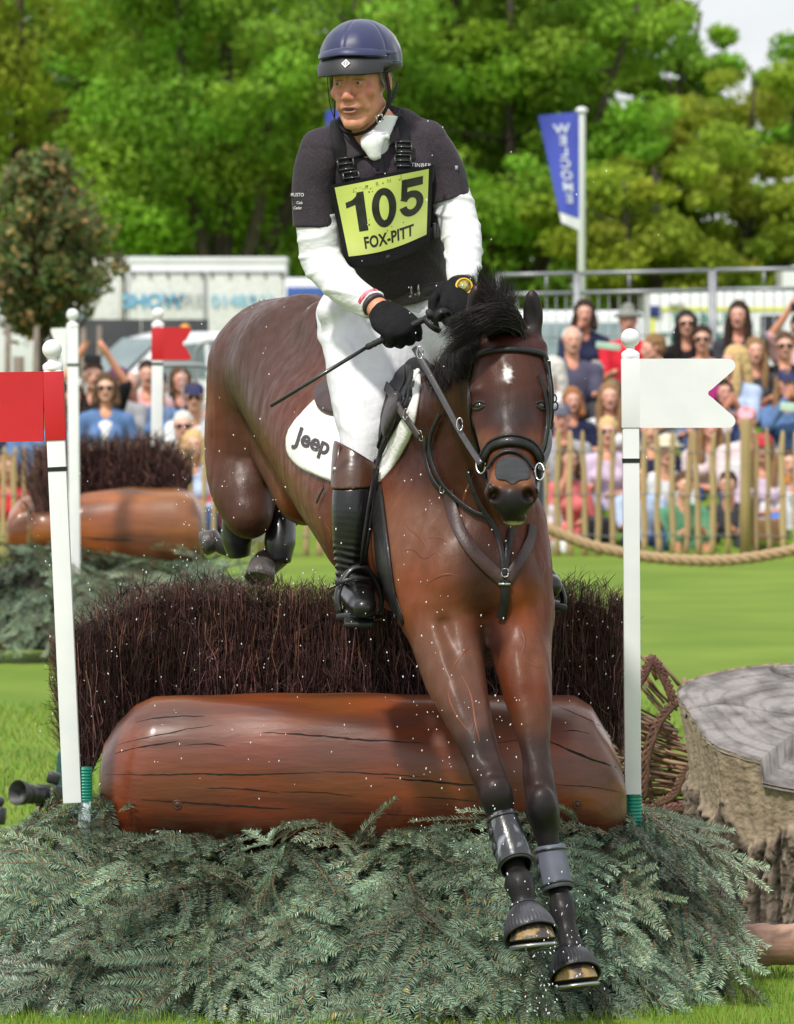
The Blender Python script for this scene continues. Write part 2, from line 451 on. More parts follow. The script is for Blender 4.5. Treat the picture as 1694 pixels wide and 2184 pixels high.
# wet earth at the water's edge, left of the jump
def mud():
    bm = MB(); c = P(8, 1895, 21.3); n = 40; V = [(c.x-.25, 21.3, .03)]
    for k in range(n):
        a = 2*math.pi*k/n; r = 1+.12*math.sin(a*5)+.08*math.sin(a*9+1); V.append((c.x-.25+.42*r*math.cos(a), 21.3+1.0*r*math.sin(a), .018))
    bm.raw(V, [(0, 1+k, 1+(k+1) % n) for k in range(n)])
    o = bm.build('muddy_earth', mat('mud', (.06, .035, .02), (.10, .065, .04), rough=.5, scale=14, bump=.7, bdist=.02)); tag(o, 'patch of wet brown earth in the lawn', kind='structure')
mud()
def blades():
    """real blades near the camera, thinning out with distance"""
    segs = [(15.6, 18.3, 30000, .033, .0022), (18.3, 23, 26000, .035, .003), (23, 32, 24000, .038, .005)]
    Vs = []; Fs = []; Cs = []; n0 = 0
    for y0, y1, N, hh, ww in segs:
        y = nr.uniform(y0, y1, N); x = nr.uniform(-1.35, 1.35, N)*y/17.5*(1.0 if y1 < 24 else .9)
        clump = vnoise(np.stack([x, y, 0*x], 1), 9, 3)
        h = hh*nr.uniform(.45, 1.25, N)*(1+.45*clump); a = nr.uniform(0, 6.28, N); lean = nr.uniform(0, .8, N)*h; la = nr.uniform(0, 6.28, N)
        z0 = .012*np.sin(x*1.7+y*.6)+.01*np.sin(y*1.3)-.003
        dx, dy = np.cos(a)*ww/2, np.sin(a)*ww/2
        b1 = np.stack([x-dx, y-dy, z0], 1); b2 = np.stack([x+dx, y+dy, z0], 1)
        mx_ = x+lean*.4*np.cos(la); my = y+lean*.4*np.sin(la)
        m1 = np.stack([mx_-dx*.8, my-dy*.8, z0+h*.6], 1); m2 = np.stack([mx_+dx*.8, my+dy*.8, z0+h*.6], 1)
        t = np.stack([x+lean*np.cos(la), y+lean*np.sin(la), z0+h], 1)
        V = np.stack([b1, b2, m1, m2, t], 1).reshape(-1, 3); i = np.arange(N)*5+n0
        Fs.append(np.concatenate([np.stack([i, i+1, i+3], 1), np.stack([i, i+3, i+2], 1), np.stack([i+2, i+3, i+4], 1)]))
        c = np.stack([nr.uniform(.8, 1.25, N), nr.uniform(.8, 1.2, N), nr.uniform(.6, 1.2, N)], 1); dry = nr.rand(N) < .07; c[dry] = (1.9, 1.25, 1.9)
        Cs.append(np.repeat(c, 5, 0)); Vs.append(V); n0 += len(V)
    g = mat('grass_blade', (.115, .215, .018), (.16, .27, .03), rough=.55, scale=2, vcol=True, spec=.3)
    o = obj('grass', npmesh('grass', np.concatenate(Vs), np.concatenate(Fs), False, g, np.concatenate(Cs)))
    tag(o, 'short bright green grass of the lawn', 'grass', kind='stuff')
blades()
# ================================================================ trees
def leafcloud(name, clumps, nleaf, size, m, tint=None, seed=1, up=.25):
    """clumps: list of (centre, radii); leaves sit in the shell of each clump, facing outwards"""
    r = np.random.RandomState(seed); C = np.array([c for c, q in clumps], np.float32); Q = np.array([q for c, q in clumps], np.float32)
    vol = Q[:, 0]*Q[:, 1]+Q[:, 1]*Q[:, 2]+Q[:, 0]*Q[:, 2]; k = r.choice(len(clumps), nleaf, p=vol/vol.sum())
    d = r.normal(size=(nleaf, 3)); d /= np.linalg.norm(d, axis=1)[:, None]; rad = r.uniform(.35, 1.25, nleaf)**.75
    p = C[k]+Q[k]*d*rad[:, None]
    nrm = d+r.normal(size=d.shape)*.8+np.array([0, 0, up]); nrm /= np.linalg.norm(nrm, axis=1)[:, None]
    a = np.cross(nrm, r.normal(size=d.shape)); a /= np.linalg.norm(a, axis=1)[:, None]+1e-9; b = np.cross(nrm, a)
    s = size*r.uniform(.6, 1.4, nleaf)[:, None]
    V = np.stack([p-a*s, p-b*s*.55+nrm*s*.15, p+a*s, p+b*s*.55-nrm*s*.1], 1).reshape(-1, 3)
    F = (np.arange(nleaf)*4)[:, None]+np.arange(4)
    ct = r.uniform(.68, 1.25, (len(clumps), 1))*np.array([[1, 1, 1]])*(1+r.uniform(-.12, .12, (len(clumps), 3)))
    c = ct[k]*r.uniform(.8, 1.25, (nleaf, 1))
    if tint is not None: c = tint(p, c, r)
    return npmesh(name, V, F, False, m, np.repeat(c, 4, 0))
LEAF = mat('leaf_spring', (.18, .34, .025), (.24, .40, .035), rough=.6, scale=1.2, vcol=True, spec=.25)
LEAFO = mat('leaf_olive', (.25, .34, .025), (.31, .38, .035), rough=.65, scale=1.2, vcol=True, spec=.2)
LEAFD = mat('leaf_dusk', (.19, .16, .075), (.12, .16, .05), rough=.6, scale=3, vcol=True, spec=.25)
for q_ in (LEAF, LEAFO, LEAFD):
    t_ = q_.node_tree; pb = t_.nodes['Principled BSDF']; tr = t_.nodes.new('ShaderNodeBsdfTranslucent'); ms = t_.nodes.new('ShaderNodeMixShader'); ms.inputs[0].default_value = .45
    src = pb.inputs['Base Color'].links[0].from_socket; t_.links.new(src, tr.inputs[0]); t_.links.new(pb.outputs[0], ms.inputs[1]); t_.links.new(tr.outputs[0], ms.inputs[2])
    t_.links.new(ms.outputs[0], t_.nodes['Material Output'].inputs[0])
BARK = mat('bark', (.05, .038, .028), (.09, .07, .05), rough=.9, scale=6, bump=.8, bdist=.03, stretch=(1, 1, .2))
def tree(name, label, x, y, H, W, trunk_h, leaves, lsize, m, seed, nclump=90, group=None, gaps=0, zmin=None, lobes=7):
    """broadleaved tree: lobed crown of clumps carried by a forked trunk"""
    r = random.Random(seed); t = thing(name, label, 'tree', (x, y, 0), group=group)
    lob = []
    for i in range(lobes):
        a = 2*math.pi*i/lobes+r.uniform(-.4, .4); q = r.uniform(.30, .62); zz = trunk_h+(H-trunk_h)*r.uniform(.12, .75)
        lob.append((Vector((math.cos(a)*W*q, math.sin(a)*W*q*.8, zz)), W*r.uniform(.30, .46)))
    lob.append((Vector((0, 0, trunk_h+(H-trunk_h)*.72)), W*.5)); lob.append((Vector((0, 0, trunk_h+(H-trunk_h)*.4)), W*.55))
    cl = []
    for i in range(int(nclump*1.35)):
        c, q = r.choice(lob); d = Vector((r.gauss(0, 1), r.gauss(0, 1), r.gauss(0, 1))).normalized()
        p = c+d*q*r.uniform(.65, 1.02)*Vector((1, 1, .85)).length/1.7*1.0
        if zmin is not None and p.z < zmin: p.z = zmin+r.uniform(0, 1)
        s = q*r.uniform(.15, .38)*(1-gaps*.3); cl.append((tuple(p), (s*1.15, s*1.15, s*.75)))
    me = leafcloud('crown', cl, leaves, lsize, m, seed=seed)
    obj('crown', me, t, world=False)
    tb = MB(); top = Vector((0, 0, trunk_h*1.1)); rr = W*.055
    tb.tube(spline([(0, 0, -.1), (.1*rr, 0, trunk_h*.5), top], 4), [rr*1.5]+[rr]*7+[rr*.8], 10)
    tb.build('trunk', BARK, t, world=False)
    for c, q in lob:
        lb = MB(); mid = (top+c)/2+Vector((r.uniform(-.3, .3), 0, -.1*q))
        pts = spline([top-Vector((0, 0, .3)), mid, c, c+(c-mid)*.5], 4); n = len(pts)
        lb.tube(pts, [rr*.6*(1-.8*i/n) for i in range(n)], 6)
        for j in range(3):
            d = Vector((r.uniform(-1, 1), r.uniform(-1, 1), r.uniform(0, 1))).normalized()
            lb.tube([c, c+d*q*.5, c+d*q*.95+Vector((0, 0, .1))], [rr*.2, rr*.12, rr*.04], 5)
        lb.build('limb', BARK, t, world=False)
    return t
def atx(u, d): return (u-847)*d/FP
TG = 'tall broadleaved trees in a row beyond the show ground'
tree('broadleaf_tree', 'olive yellow green tree filling the upper left corner', atx(40, 140), 140, 12.5, 6.0, 2.2, 42000, .085, LEAFO, 11, 130, TG)
tree('broadleaf_tree', 'bright green tree with layered clumps left of the rider, above the white trailer', atx(470, 136), 136, 13.0, 5.4, 1.8, 52000, .085, LEAF, 12, 170, TG)
tree('broadleaf_tree', 'bright green tree right behind the rider and his helmet', atx(800, 144), 144, 13.4, 5.6, 1.8, 46000, .09, LEAF, 13, 150, TG)
tree('broadleaf_tree', 'mid green tree behind the welcome banner', atx(1090, 138), 138, 12.2, 4.3, 1.6, 48000, .085, LEAF, 14, 150, TG)
tree('broadleaf_tree', 'tall dark limbed green tree right of the welcome banner with sky showing through its top', atx(1370, 150), 150, 11.6, 4.0, 2.6, 24000, .095, LEAF, 15, 110, TG, gaps=1)
tree('broadleaf_tree', 'rounded yellowish green tree at the right edge below the patch of sky', atx(1600, 142), 142, 7.6, 3.6, 1.4, 30000, .085, LEAFO, 16, 100, TG)
tree('broadleaf_tree', 'low olive tree beneath the gaps of sky, right of the flagpole', atx(1400, 134), 134, 5.6, 2.8, .8, 24000, .08, LEAFO, 18, 90, TG)
tree('broadleaf_tree', 'pale green tree farthest right behind the ambulance', atx(1730, 165), 165, 10.0, 3.3, 2, 22000, .10, LEAF, 17, 80, TG)
tree('broadleaf_tree', 'deep green tree between the olive tree and the bright layered one', atx(230, 160), 160, 15, 6.5, 2, 40000, .11, LEAF, 19, 120, TG)
tree('broadleaf_tree', 'shaded green tree standing farther back behind the banner and flagpole', atx(1020, 170), 170, 14.0, 5.2, 2, 36000, .12, LEAF, 20, 120, TG)
def woodland():
    """far-off wood closing the view low down behind the single trees"""
    r = random.Random(4); cl = []
    for i in range(520):
        x = r.uniform(-22, 20); z = r.uniform(-.2, 5.4 if x < 6 else 3.4)**1.0; cl.append(((x, 178+r.uniform(-3, 5), z), (1.3, 1.3, .95)))
    for i in range(200):
        cl.append(((r.uniform(-18, 4), 186+r.uniform(-3, 3), r.uniform(5, 15)), (1.6, 1.4, 1.2)))
    o = obj('far_wood', leafcloud('far_wood', cl, 90000, .16, LEAF, seed=3)); tag(o, 'dark green mass of far woodland low behind the trees', 'woodland', kind='stuff')
woodland()
# small brownish tree at the left edge, in front of the trailer
def small_tree():
    d = 66.; t = thing('small_tree', 'small dusky brown green tree at the left edge before the white trailer', 'tree', (atx(85, d), d, 0))
    r = random.Random(5); cl = []
    s = d/FP
    for i in range(230):
        a = r.uniform(0, 6.28); z = r.random()**.9
        v = 345+z*360; w = (155*math.sin(min(1, (z+.06)*1.35)*math.pi*.5+0)**.8 if z < .62 else 155*(1-(z-.62)/.38*.62))*r.random()**.5*r.choice((.75, .9, 1, 1.12, 1.25))
        cl.append(((math.cos(a)*w*s, math.sin(a)*w*s*.8, CAMH-(v-706)*s), (r.uniform(.08, .2),)*3))
    m = leafcloud('crown', cl, 9000, .046, LEAFD, seed=5, tint=lambda p, c, q: c*np.where(q.rand(len(c), 1) < .25, [[2.2, 1.5, 1.5]], [[.8, 1, .9]]))
    obj('crown', m, t, world=False)
    tb = MB(); tb.tube(spline([(0, 0, 0), (.02, 0, 1.2), (-.03, 0, 2.2), (0, 0, 3.0)], 4), [.085]*6+[.06]*4+[.04]*3, 9); tb.build('trunk', BARK, t, world=False)
    for k in range(9):
        a = k*.7+.3; z = 1.6+.16*k; l = MB(); l.tube([(0, 0, z-.25), (math.cos(a)*.3, math.sin(a)*.3, z+.1), (math.cos(a)*.6, math.sin(a)*.5, z+.5)], [.03, .02, .008], 5); l.build('limb', BARK, t, world=False)
    for k, (u, tv, rr_) in enumerate(((17, 692, .03), (40, 760, .055), (78, 696, .028), (178, 698, .028), (212, 694, .026))):
        st = MB(); st.tube([(atx(u-3, 64.5), 64.5, 0), P(u, tv, 64.5)], rr_, 8)
        o = st.build('tree_stake', mat('stake_wood', (.22, .18, .14), (.15, .12, .1), rough=.8, scale=8)); 
        tag(o, ['thin grey stake at the far left edge under the dusky tree', 'short thick wooden stake under the dusky tree, lowest of its row', 'thin grey stake between the short thick stake and the leaning red flag ball', 'thin grey stake just right of the distant white flag post', 'thin grey stake farthest right, before the dark cloth screen'][k], 'stake', 'stakes round the small tree')
small_tree()
# ================================================================ trailers, vehicles, banners, barriers
def U2(u, v, d): p = P(u, v, d); return p.x, p.z
PW = mat('vehicle_white', (.74, .75, .77), (.68, .69, .72), rough=.3, scale=2, coat=.4); PG = mat('panel_grey', (.36, .37, .38), rough=.5); PC = mat('trailer_cream', (.66, .65, .58), rough=.5)
GL = mat('car_glass', (.10, .15, .15), (.15, .21, .21), rough=.12, scale=3, spec=.8); TY = mat('tyre', (.02, .02, .02), rough=.8); DKC = mat('dark_screen', (.055, .055, .065), (.04, .04, .05), rough=.8, scale=3)
def boxuv(name, u0, v0, u1, v1, d, depth, m, parent, bev=.01, yo=0):
    x0, z1 = U2(u0, v0, d); x1, z0 = U2(u1, v1, d); z0 = max(z0, .0); b = MB(); b.box(((x0+x1)/2, d+depth/2+yo, (z0+z1)/2), (abs(x1-x0), depth, z1-z0), bev=bev); return b.build(name, m, parent, auto=40)
def txt(name, t, u, v, d, h, m, parent, bold=.02, wide=1, yo=.0, mirror=False, space=1):
    x, z = U2(u, v, d); return put_text(name, t, lambda a, b_: Vector((x+(-a if mirror else a), d-.012-yo, z+b_)), m, parent, h, bold, space, 0, wide)
def trailers():
    d = 108; s = d/FP
    t = thing('event_trailer', 'long white trailer lettered on its side, below the trees left of the rider', 'trailer', P(440, 900, d))
    boxuv('body', 268, 552, 611, 760, d, 2.4, PW, t, .03); boxuv('roof_rail', 266, 548, 613, 560, d-.02, 2.44, PW, t, .02)
    for u0, u1 in ((276, 434), (443, 604)):
        boxuv('side_panel', u0, 585, u1, 752, d-.03, .03, mat('panel_white', (.70, .71, .70), rough=.45), t, .008, 0); boxuv('panel_rail', u0-3, 578, u1+3, 583, d-.05, .05, PG, t, .004)
    for u in (274, 439, 608): boxuv('corner_post', u-2.5, 583, u+2.5, 755, d-.04, .04, PG, t, .004)
    for u in (284, 320, 358, 396, 430, 452, 490, 528, 566, 600): boxuv('curtain_hook', u-1.8, 578, u+1.8, 592, d-.07, .03, mat('hook_grey', (.12, .12, .12), rough=.6), t, .003)
    txt('trailer_lettering', 'SHOW', 327, 641, d-.05, .225, mat('letter_blue', (.12, .42, .68), rough=.5), t, .03, 1.02); txt('trailer_lettering', 'HIRE', 394, 641, d-.05, .225, mat('letter_grey', (.42, .45, .48), rough=.5), t, .0, 1.0)
    txt('phone_lettering', '01483', 497, 641, d-.05, .2, mat('letter_pale', (.30, .58, .74), rough=.5), t, .02, 1.05); txt('phone_lettering', '422', 560, 641, d-.05, .2, MATS['letter_pale'], t, .0, 1.0)
    t = thing('event_trailer', 'shorter cream trailer butted against the left end of the lettered white one', 'trailer', P(235, 900, d))
    boxuv('body', 196, 552, 262, 760, d+.3, 2.3, PC, t, .03); boxuv('side_panel', 204, 585, 256, 752, d+.27, .03, MATS['panel_white'], t, .01); boxuv('roof_box', 200, 545, 330, 551, d+.5, 1.5, mat('roof_dark', (.10, .10, .11), rough=.7), t, .02)
    t = thing('site_cabin', 'long low white cabin seen between the dusky tree and its stakes at the left edge', 'cabin', P(60, 900, 118))
    boxuv('body', -160, 628, 188, 800, 118, 2.4, PW, t, .03)
    for u in (-60, 10, 92, 150): boxuv('window', u, 660, u+34, 702, 117.97, .04, GL, t, .005)
    for i, (a, b_) in enumerate(((150, 300), (302, 445))):
        o = boxuv('wind_screen', a, 681, b_, 950, 101, .04, DKC, None, .005); tag(o, ['dark cloth screen beneath the cream trailer, left of the white car', 'dark cloth screen directly below the lettered trailer and behind the white car roof'][i], 'screen', 'dark cloth screens')
    t = thing('flatbed_van', 'white van with a blue side stripe half hidden behind the rider’s elbow', 'van', P(650, 900, 100)); boxuv('body', 606, 592, 720, 800, 100, 2, PW, t, .08); boxuv('blue_stripe', 612, 612, 700, 640, 99.97, .04, mat('stripe_blue', (.05, .12, .42), rough=.4), t, .005); boxuv('side_window', 616, 648, 700, 680, 99.97, .04, GL, t, .01)
trailers()
def car(label, loc, rz, prof, glass, W, m, cat='car', sc_=1, lamps=True):
    """body from a side outline (x forward, z up); glass: list of side polygons; the windscreen follows"""
    t = thing('parked_car', label, cat, loc, (0, 0, rz)); hw = W/2; b = MB()
    n = len(prof); secs = [(-hw, .93), (-hw*.93, .985), (-hw*.75, 1.0), (hw*.75, 1.0), (hw*.93, .985), (hw, .93)]; V = []; F = []
    for y, k in secs:
        for x, z in prof: zz = z*k if z > 1.1 else z; tp = max(0, (z-.95)/.9)*.16*(1 if y > 0 else -1)*(abs(y)/hw); V.append((x*(1 if abs(y) < hw*.99 else .985), y-tp, zz))
    for j in range(len(secs)-1):
        for i in range(n): F.append((j*n+i, j*n+(i+1) % n, (j+1)*n+(i+1) % n, (j+1)*n+i))
    F.append(tuple(range(n))[::-1]); F.append(tuple((len(secs)-1)*n+i for i in range(n))); b.raw(V, F); b.build('body', m, t, world=False, auto=35)
    for poly in glass:
        for sd in (-1, 1):
            g_ = MB(); g_.prism(poly, 0, .02, lambda x, z, y: Vector((x, sd*(hw*.99+y-.005-max(0, (z-.95)/.9)*.17), z))); g_.build('side_window', GL, t, smooth=False, world=False)
    return t, hw
def suv():
    # faces left in the picture, turned a little towards the camera
    prof = [(2.3, .35), (2.36, .75), (2.25, 1.02), (1.25, 1.16), (.62, 1.72), (.3, 1.80), (-1.6, 1.82), (-2.2, 1.70), (-2.35, 1.1), (-2.35, .4)]
    t, hw = car('white four-wheel-drive car seen past the far red flag, its windscreen facing left', P(395, 979, 93), math.pi+.42, prof, [[(.45, 1.62), (.95, 1.17), (.05, 1.17), (.05, 1.66)], [(-.05, 1.66), (-.05, 1.17), (-.95, 1.17), (-.95, 1.66)], [(-1.05, 1.66), (-1.05, 1.17), (-2.0, 1.17), (-1.95, 1.60)]], 1.9, PW)
    b = MB(); b.raw([(1.27, -hw*.82, 1.175), (1.27, hw*.82, 1.175), (.66, hw*.72, 1.70), (.66, -hw*.72, 1.70)], [(0, 1, 2, 3)]); o = b.build('windscreen', GL, t, smooth=False, world=False); 
    for v in o.data.vertices: v.co.x += .02; v.co.z += .02
    for sx in (1.45, -1.45):
        for sy in (-1, 1):
            b = MB(); b.lathe([(.2, -.11), (.36, -.11), (.37, 0), (.36, .11), (.2, .11)], (sx, sy*hw*.9, .37), 22, Matrix.Rotation(R(90), 3, 'X')); wl = b.build('wheel', TY, t, world=False)
    for sy in (-1, 1):
        b = MB(); b.box((.95, sy*(hw+.13), 1.22), (.12, .22, .17), bev=.03); b.build('mirror', PW, t, world=False)
        b = MB(); b.box((2.32, sy*hw*.7, .86), (.08, .38, .2), bev=.03); b.build('headlight', mat('lamp_glass', (.5, .5, .52), rough=.15), t, world=False)
    b = MB(); b.lathe([(.07, 0), (.07, .08), (.03, .12)], (0, 0, 1.8), 14); b.build('beacon', mat('beacon_amber', (.7, .3, .02), rough=.3), t, world=False)
suv()
def vans():
    d = 86.; t = thing('parked_van', 'white van with a wide grey green windscreen behind the seated crowd, right of the horse', 'van', P(1240, 1004, d)); s = d/FP
    boxuv('body', 1060, 662, 1378, 1004, d+.9, 4.2, PW, t, .16); boxuv('bonnet', 1070, 800, 1372, 990, d, 1.2, PW, t, .14)
    b = MB(); a = [P(1082, 800, d+.05), P(1364, 800, d+.05), P(1352, 688, d+.86), P(1098, 688, d+.86)]; b.raw(a+[q+Vector((0, .03, -.03)) for q in a], [(0, 1, 2, 3), (7, 6, 5, 4), (0, 4, 5, 1), (1, 5, 6, 2), (2, 6, 7, 3), (3, 7, 4, 0)]); b.build('windscreen', GL, t, smooth=False)
    for u in (1058, 1384): boxuv('mirror', u-9, 760, u+9, 812, d+.2, .15, mat('mirror_black', (.03, .03, .03), rough=.4), t, .02)
    boxuv('grille', 1150, 850, 1290, 890, d-.03, .05, mat('mirror_black', (.03, .03, .03)), t, .01)
    for u in (1095, 1345): boxuv('headlight', u-20, 845, u+20, 885, d-.03, .05, mat('lamp_glass', (.5, .5, .52)), t, .02)
    for u in (1100, 1340): boxuv('wheel', u-24, 940, u+24, 1006, d+.1, .7, TY, t, .05)
    d = 110.; t = thing('treatment_unit', 'white mobile treatment unit with yellow stripe and green lettering behind the crowd', 'ambulance', P(1640, 934, d))
    boxuv('body', 1382, 621, 2010, 905, d, 2.6, PW, t, .12); Yl = mat('stripe_yellow', (.72, .74, .03), rough=.4)
    boxuv('yellow_stripe', 1412, 655, 2000, 663, d-.02, .03, Yl, t, .003); boxuv('yellow_stripe', 1388, 676, 1396, 830, d-.02, .03, Yl, t, .003)
    boxuv('blue_lamp_panel', 1386, 652, 1410, 676, d-.05, .08, mat('panel_navy', (.02, .035, .16), rough=.3), t, .01); boxuv('roof_light', 1425, 640, 1458, 652, d-.12, .14, PW, t, .02)
    TG_ = mat('letter_teal', (.02, .22, .17), rough=.5); txt('unit_lettering', 'MOBILE', 1497, 679, d-.0, .165, TG_, t, .03, 1.1, .02, space=1.1); txt('unit_lettering', 'TREATMENT', 1506, 720, d, .165, TG_, t, .03, 1.1, .02, space=1.1)
    boxuv('window', 1622, 672, 1668, 764, d-.02, .04, mat('dark_glass', (.015, .018, .02), rough=.12), t, .01); boxuv('door_line', 1690, 640, 1693, 900, d-.02, .03, PG, t, .002)
    for u in (1470, 1900): boxuv('wheel', u-26, 880, u+26, 934, d-.01, .5, TY, t, .05)
    boxuv('skirt', 1384, 880, 2005, 912, d+.05, 2.4, PG, t, .03)
    t = thing('marquee', 'corner of a white marquee above the railings at the right edge', 'tent', P(1720, 860, 125)); b = MB(); c = P(1760, 600, 125); x0 = P(1662, 600, 125)
    zb = 1.2; b.raw([Vector((c.x+sx*(c.x-x0.x), 125+sy*1.0, zb)) for sx, sy in ((-1, -1), (1, -1), (1, 1), (-1, 1))]+[Vector((c.x+sx*(c.x-x0.x), 125+sy*1.0, P(0, 578, 125).z)) for sx, sy in ((-1, -1), (1, -1), (1, 1), (-1, 1))]+[Vector((c.x, 125, P(0, 545, 125).z))], [(0, 1, 5, 4), (1, 2, 6, 5), (2, 3, 7, 6), (3, 0, 4, 7), (4, 5, 8), (5, 6, 8), (6, 7, 8), (7, 4, 8)]); b.build('canopy', PW, t, smooth=False)
    for sx in (-.7, .7):
        b = MB(); b.tube([(c.x+sx, 124, 0), (c.x+sx, 124, zb+.05)], .04, 8); b.build('leg', PG, t)
vans()
BN = mat('banner_blue', (.055, .085, .48), (.045, .06, .38), rough=.6, scale=1.2, bump=.15); 
def banner(label, u, vtop, u0, ub, vb, d, text):
    t = thing('banner_flag', label, 'flag', P(u, 1045, d)); s = d/FP; b = MB(); x = P(u, 0, d).x; zt = P(0, vtop, d).z
    b.lathe([(.045, 0), (.042, zt-.1), (.040, zt-.03)], (x, d, 0), 16); b.build('pole', PW, t); b = MB(); b.lathe([(.04, 0), (.066, .01), (.07, .04), (.05, .065), (.01, .075)], (x, d, zt-.05), 18); b.build('pole_cap', PW, t)
    def fn(a, c): # a 0..1 from the outer edge to the pole, c 0..1 downwards
        L_ = Vector((u0, vtop+14)).lerp(Vector((ub, vb-18)), c); Rr = Vector((u-6, vtop+6)).lerp(Vector((u-4, vb)), c); q = L_.lerp(Rr, a); return P(q.x, q.y, d-.03+.05*math.sin(a*3+c*4)*(1-a))
    n = 14; ny = 30
    for nm, c0, c1, m in (('flag_cloth', 0, .90, BN), ('flag_hem', .905, 1.0, PW)):
        b = MB(); V = [fn(i/n, c0+(c1-c0)*j/ny) for j in range(ny+1) for i in range(n+1)]; K_ = len(V); V += [v+Vector((0, .012, 0)) for v in V]; F = []
        for j in range(ny):
            for i in range(n): k = j*(n+1)+i; F.append((k, k+1, k+n+2, k+n+1)); F.append((K_+k, K_+k+n+1, K_+k+n+2, K_+k+1))
        per = list(range(n))+[j*(n+1)+n for j in range(ny)]+[ny*(n+1)+i for i in range(n, 0, -1)]+[j*(n+1) for j in range(ny, 0, -1)]
        for p_, q_ in zip(per, per[1:]+per[:1]): F.append((p_, q_, K_+q_, K_+p_))
        b.raw(V, F); cl = b.build(nm, m, t, auto=50)
        if nm == 'flag_cloth': base = cl
    if text:
        for i, ch in enumerate(text):
            c = .135+.102*i; f = lambda x_, y_: (lambda q: q+Vector((0, -.015, 0)))(fn(min(.97, .54+.005*i-x_*1.7/(1-.45*c)), c-y_*.58))
            put_text('banner_letter', ch, f, WPRINT, base, .135, .03, 1, 0, 1.15, .05)
WPRINT = mat('banner_print', (.62, .66, .82), rough=.6)
banner('tall blue welcome banner on a white pole standing right of the rider', 1241, 232, 1148, 1198, 492, 76., 'WELCOME')
banner('blue banner mostly hidden behind the rider’s head and shoulder', 765, 222, 694, 706, 470, 76., '')
# steel barrier panels behind the crowd
GAL = mat('galvanised', (.30, .31, .33), (.24, .25, .27), rough=.45, metal=.6, scale=8)
def barrier(label, u0, v0, u1, v1, d, drop=.25, bars=16, low=1.75):
    t = thing('barrier_panel', label, 'barrier', P((u0+u1)/2, 1100, d), group='steel barrier panels along the crowd'); a, c = P(u0, v0, d), P(u1, v1, d)
    for dz in (0, -.185):
        b = MB(); b.tube([a+Vector((0, 0, dz)), c+Vector((0, 0, dz))], .021, 8); b.build('rail', GAL, t)
    for p in (a, c): b = MB(); b.tube([p+Vector((0, 0, .0)), Vector((p.x, p.y, p.z-low))], .024, 8); b.build('post', GAL, t)
    n = int((c.x-a.x)/.09)
    for i in range(1, n):
        q = a.lerp(c, i/n); b = MB(); b.tube([q+Vector((0, 0, -.185)), q+Vector((0, 0, -low))], .006, 5); b.build('wire_bar', GAL, t)
        if i % 9 == 5: b = MB(); b.tube([q, q+Vector((0, 0, -.185))], .014, 6); b.build('strut', GAL, t)
    for z in (-.6, -1.0, -1.4, -low): b = MB(); b.tube([a+Vector((0, 0, z)), c+Vector((0, 0, z))], .007, 5); b.build('cross_wire', GAL, t)
barrier('steel barrier panel whose left end disappears behind the horse’s mane', 1062, 587, 1228, 583, 62.)
barrier('steel barrier panel between the banner pole and the treatment unit', 1234, 583, 1516, 577, 62.)
barrier('steel barrier panel at the far right in front of the treatment unit', 1524, 576, 1800, 572, 62.)
def loop_barrier(label, u0, u1, vt, d):
    t = thing('crowd_barrier', label, 'barrier', P((u0+u1)/2, 1150, d), group='round cornered crowd barriers'); s = d/FP; a, c = P(u0, vt+28, d), P(u1, vt+28, d); z0 = .25
    b = MB(); pts = [Vector((a.x, d, z0)), a]+[a+Vector((28*s*(1-math.cos(q)), 0, 28*s*math.sin(q))) for q in np.linspace(.2, 1.57, 6)]+[c+Vector((-28*s*(1-math.sin(q)), 0, 28*s*math.cos(q))) for q in np.linspace(0, 1.4, 6)]+[c, Vector((c.x, d, z0)), Vector((a.x, d, z0))]
    b.tube(pts, .02, 8); b.build('frame', GAL, t); n = int((c.x-a.x)/.11)
    for i in range(1, n): q = a.lerp(c, i/n); b = MB(); b.tube([Vector((q.x, d, z0)), Vector((q.x, d, a.z+.09))], .007, 5); b.build('bar', GAL, t)
loop_barrier('round cornered crowd barrier behind the far red flag post', 327, 452, 778, 57.2); loop_barrier('crowd barrier continuing to the right behind the horse’s quarters', 418, 560, 728, 59)
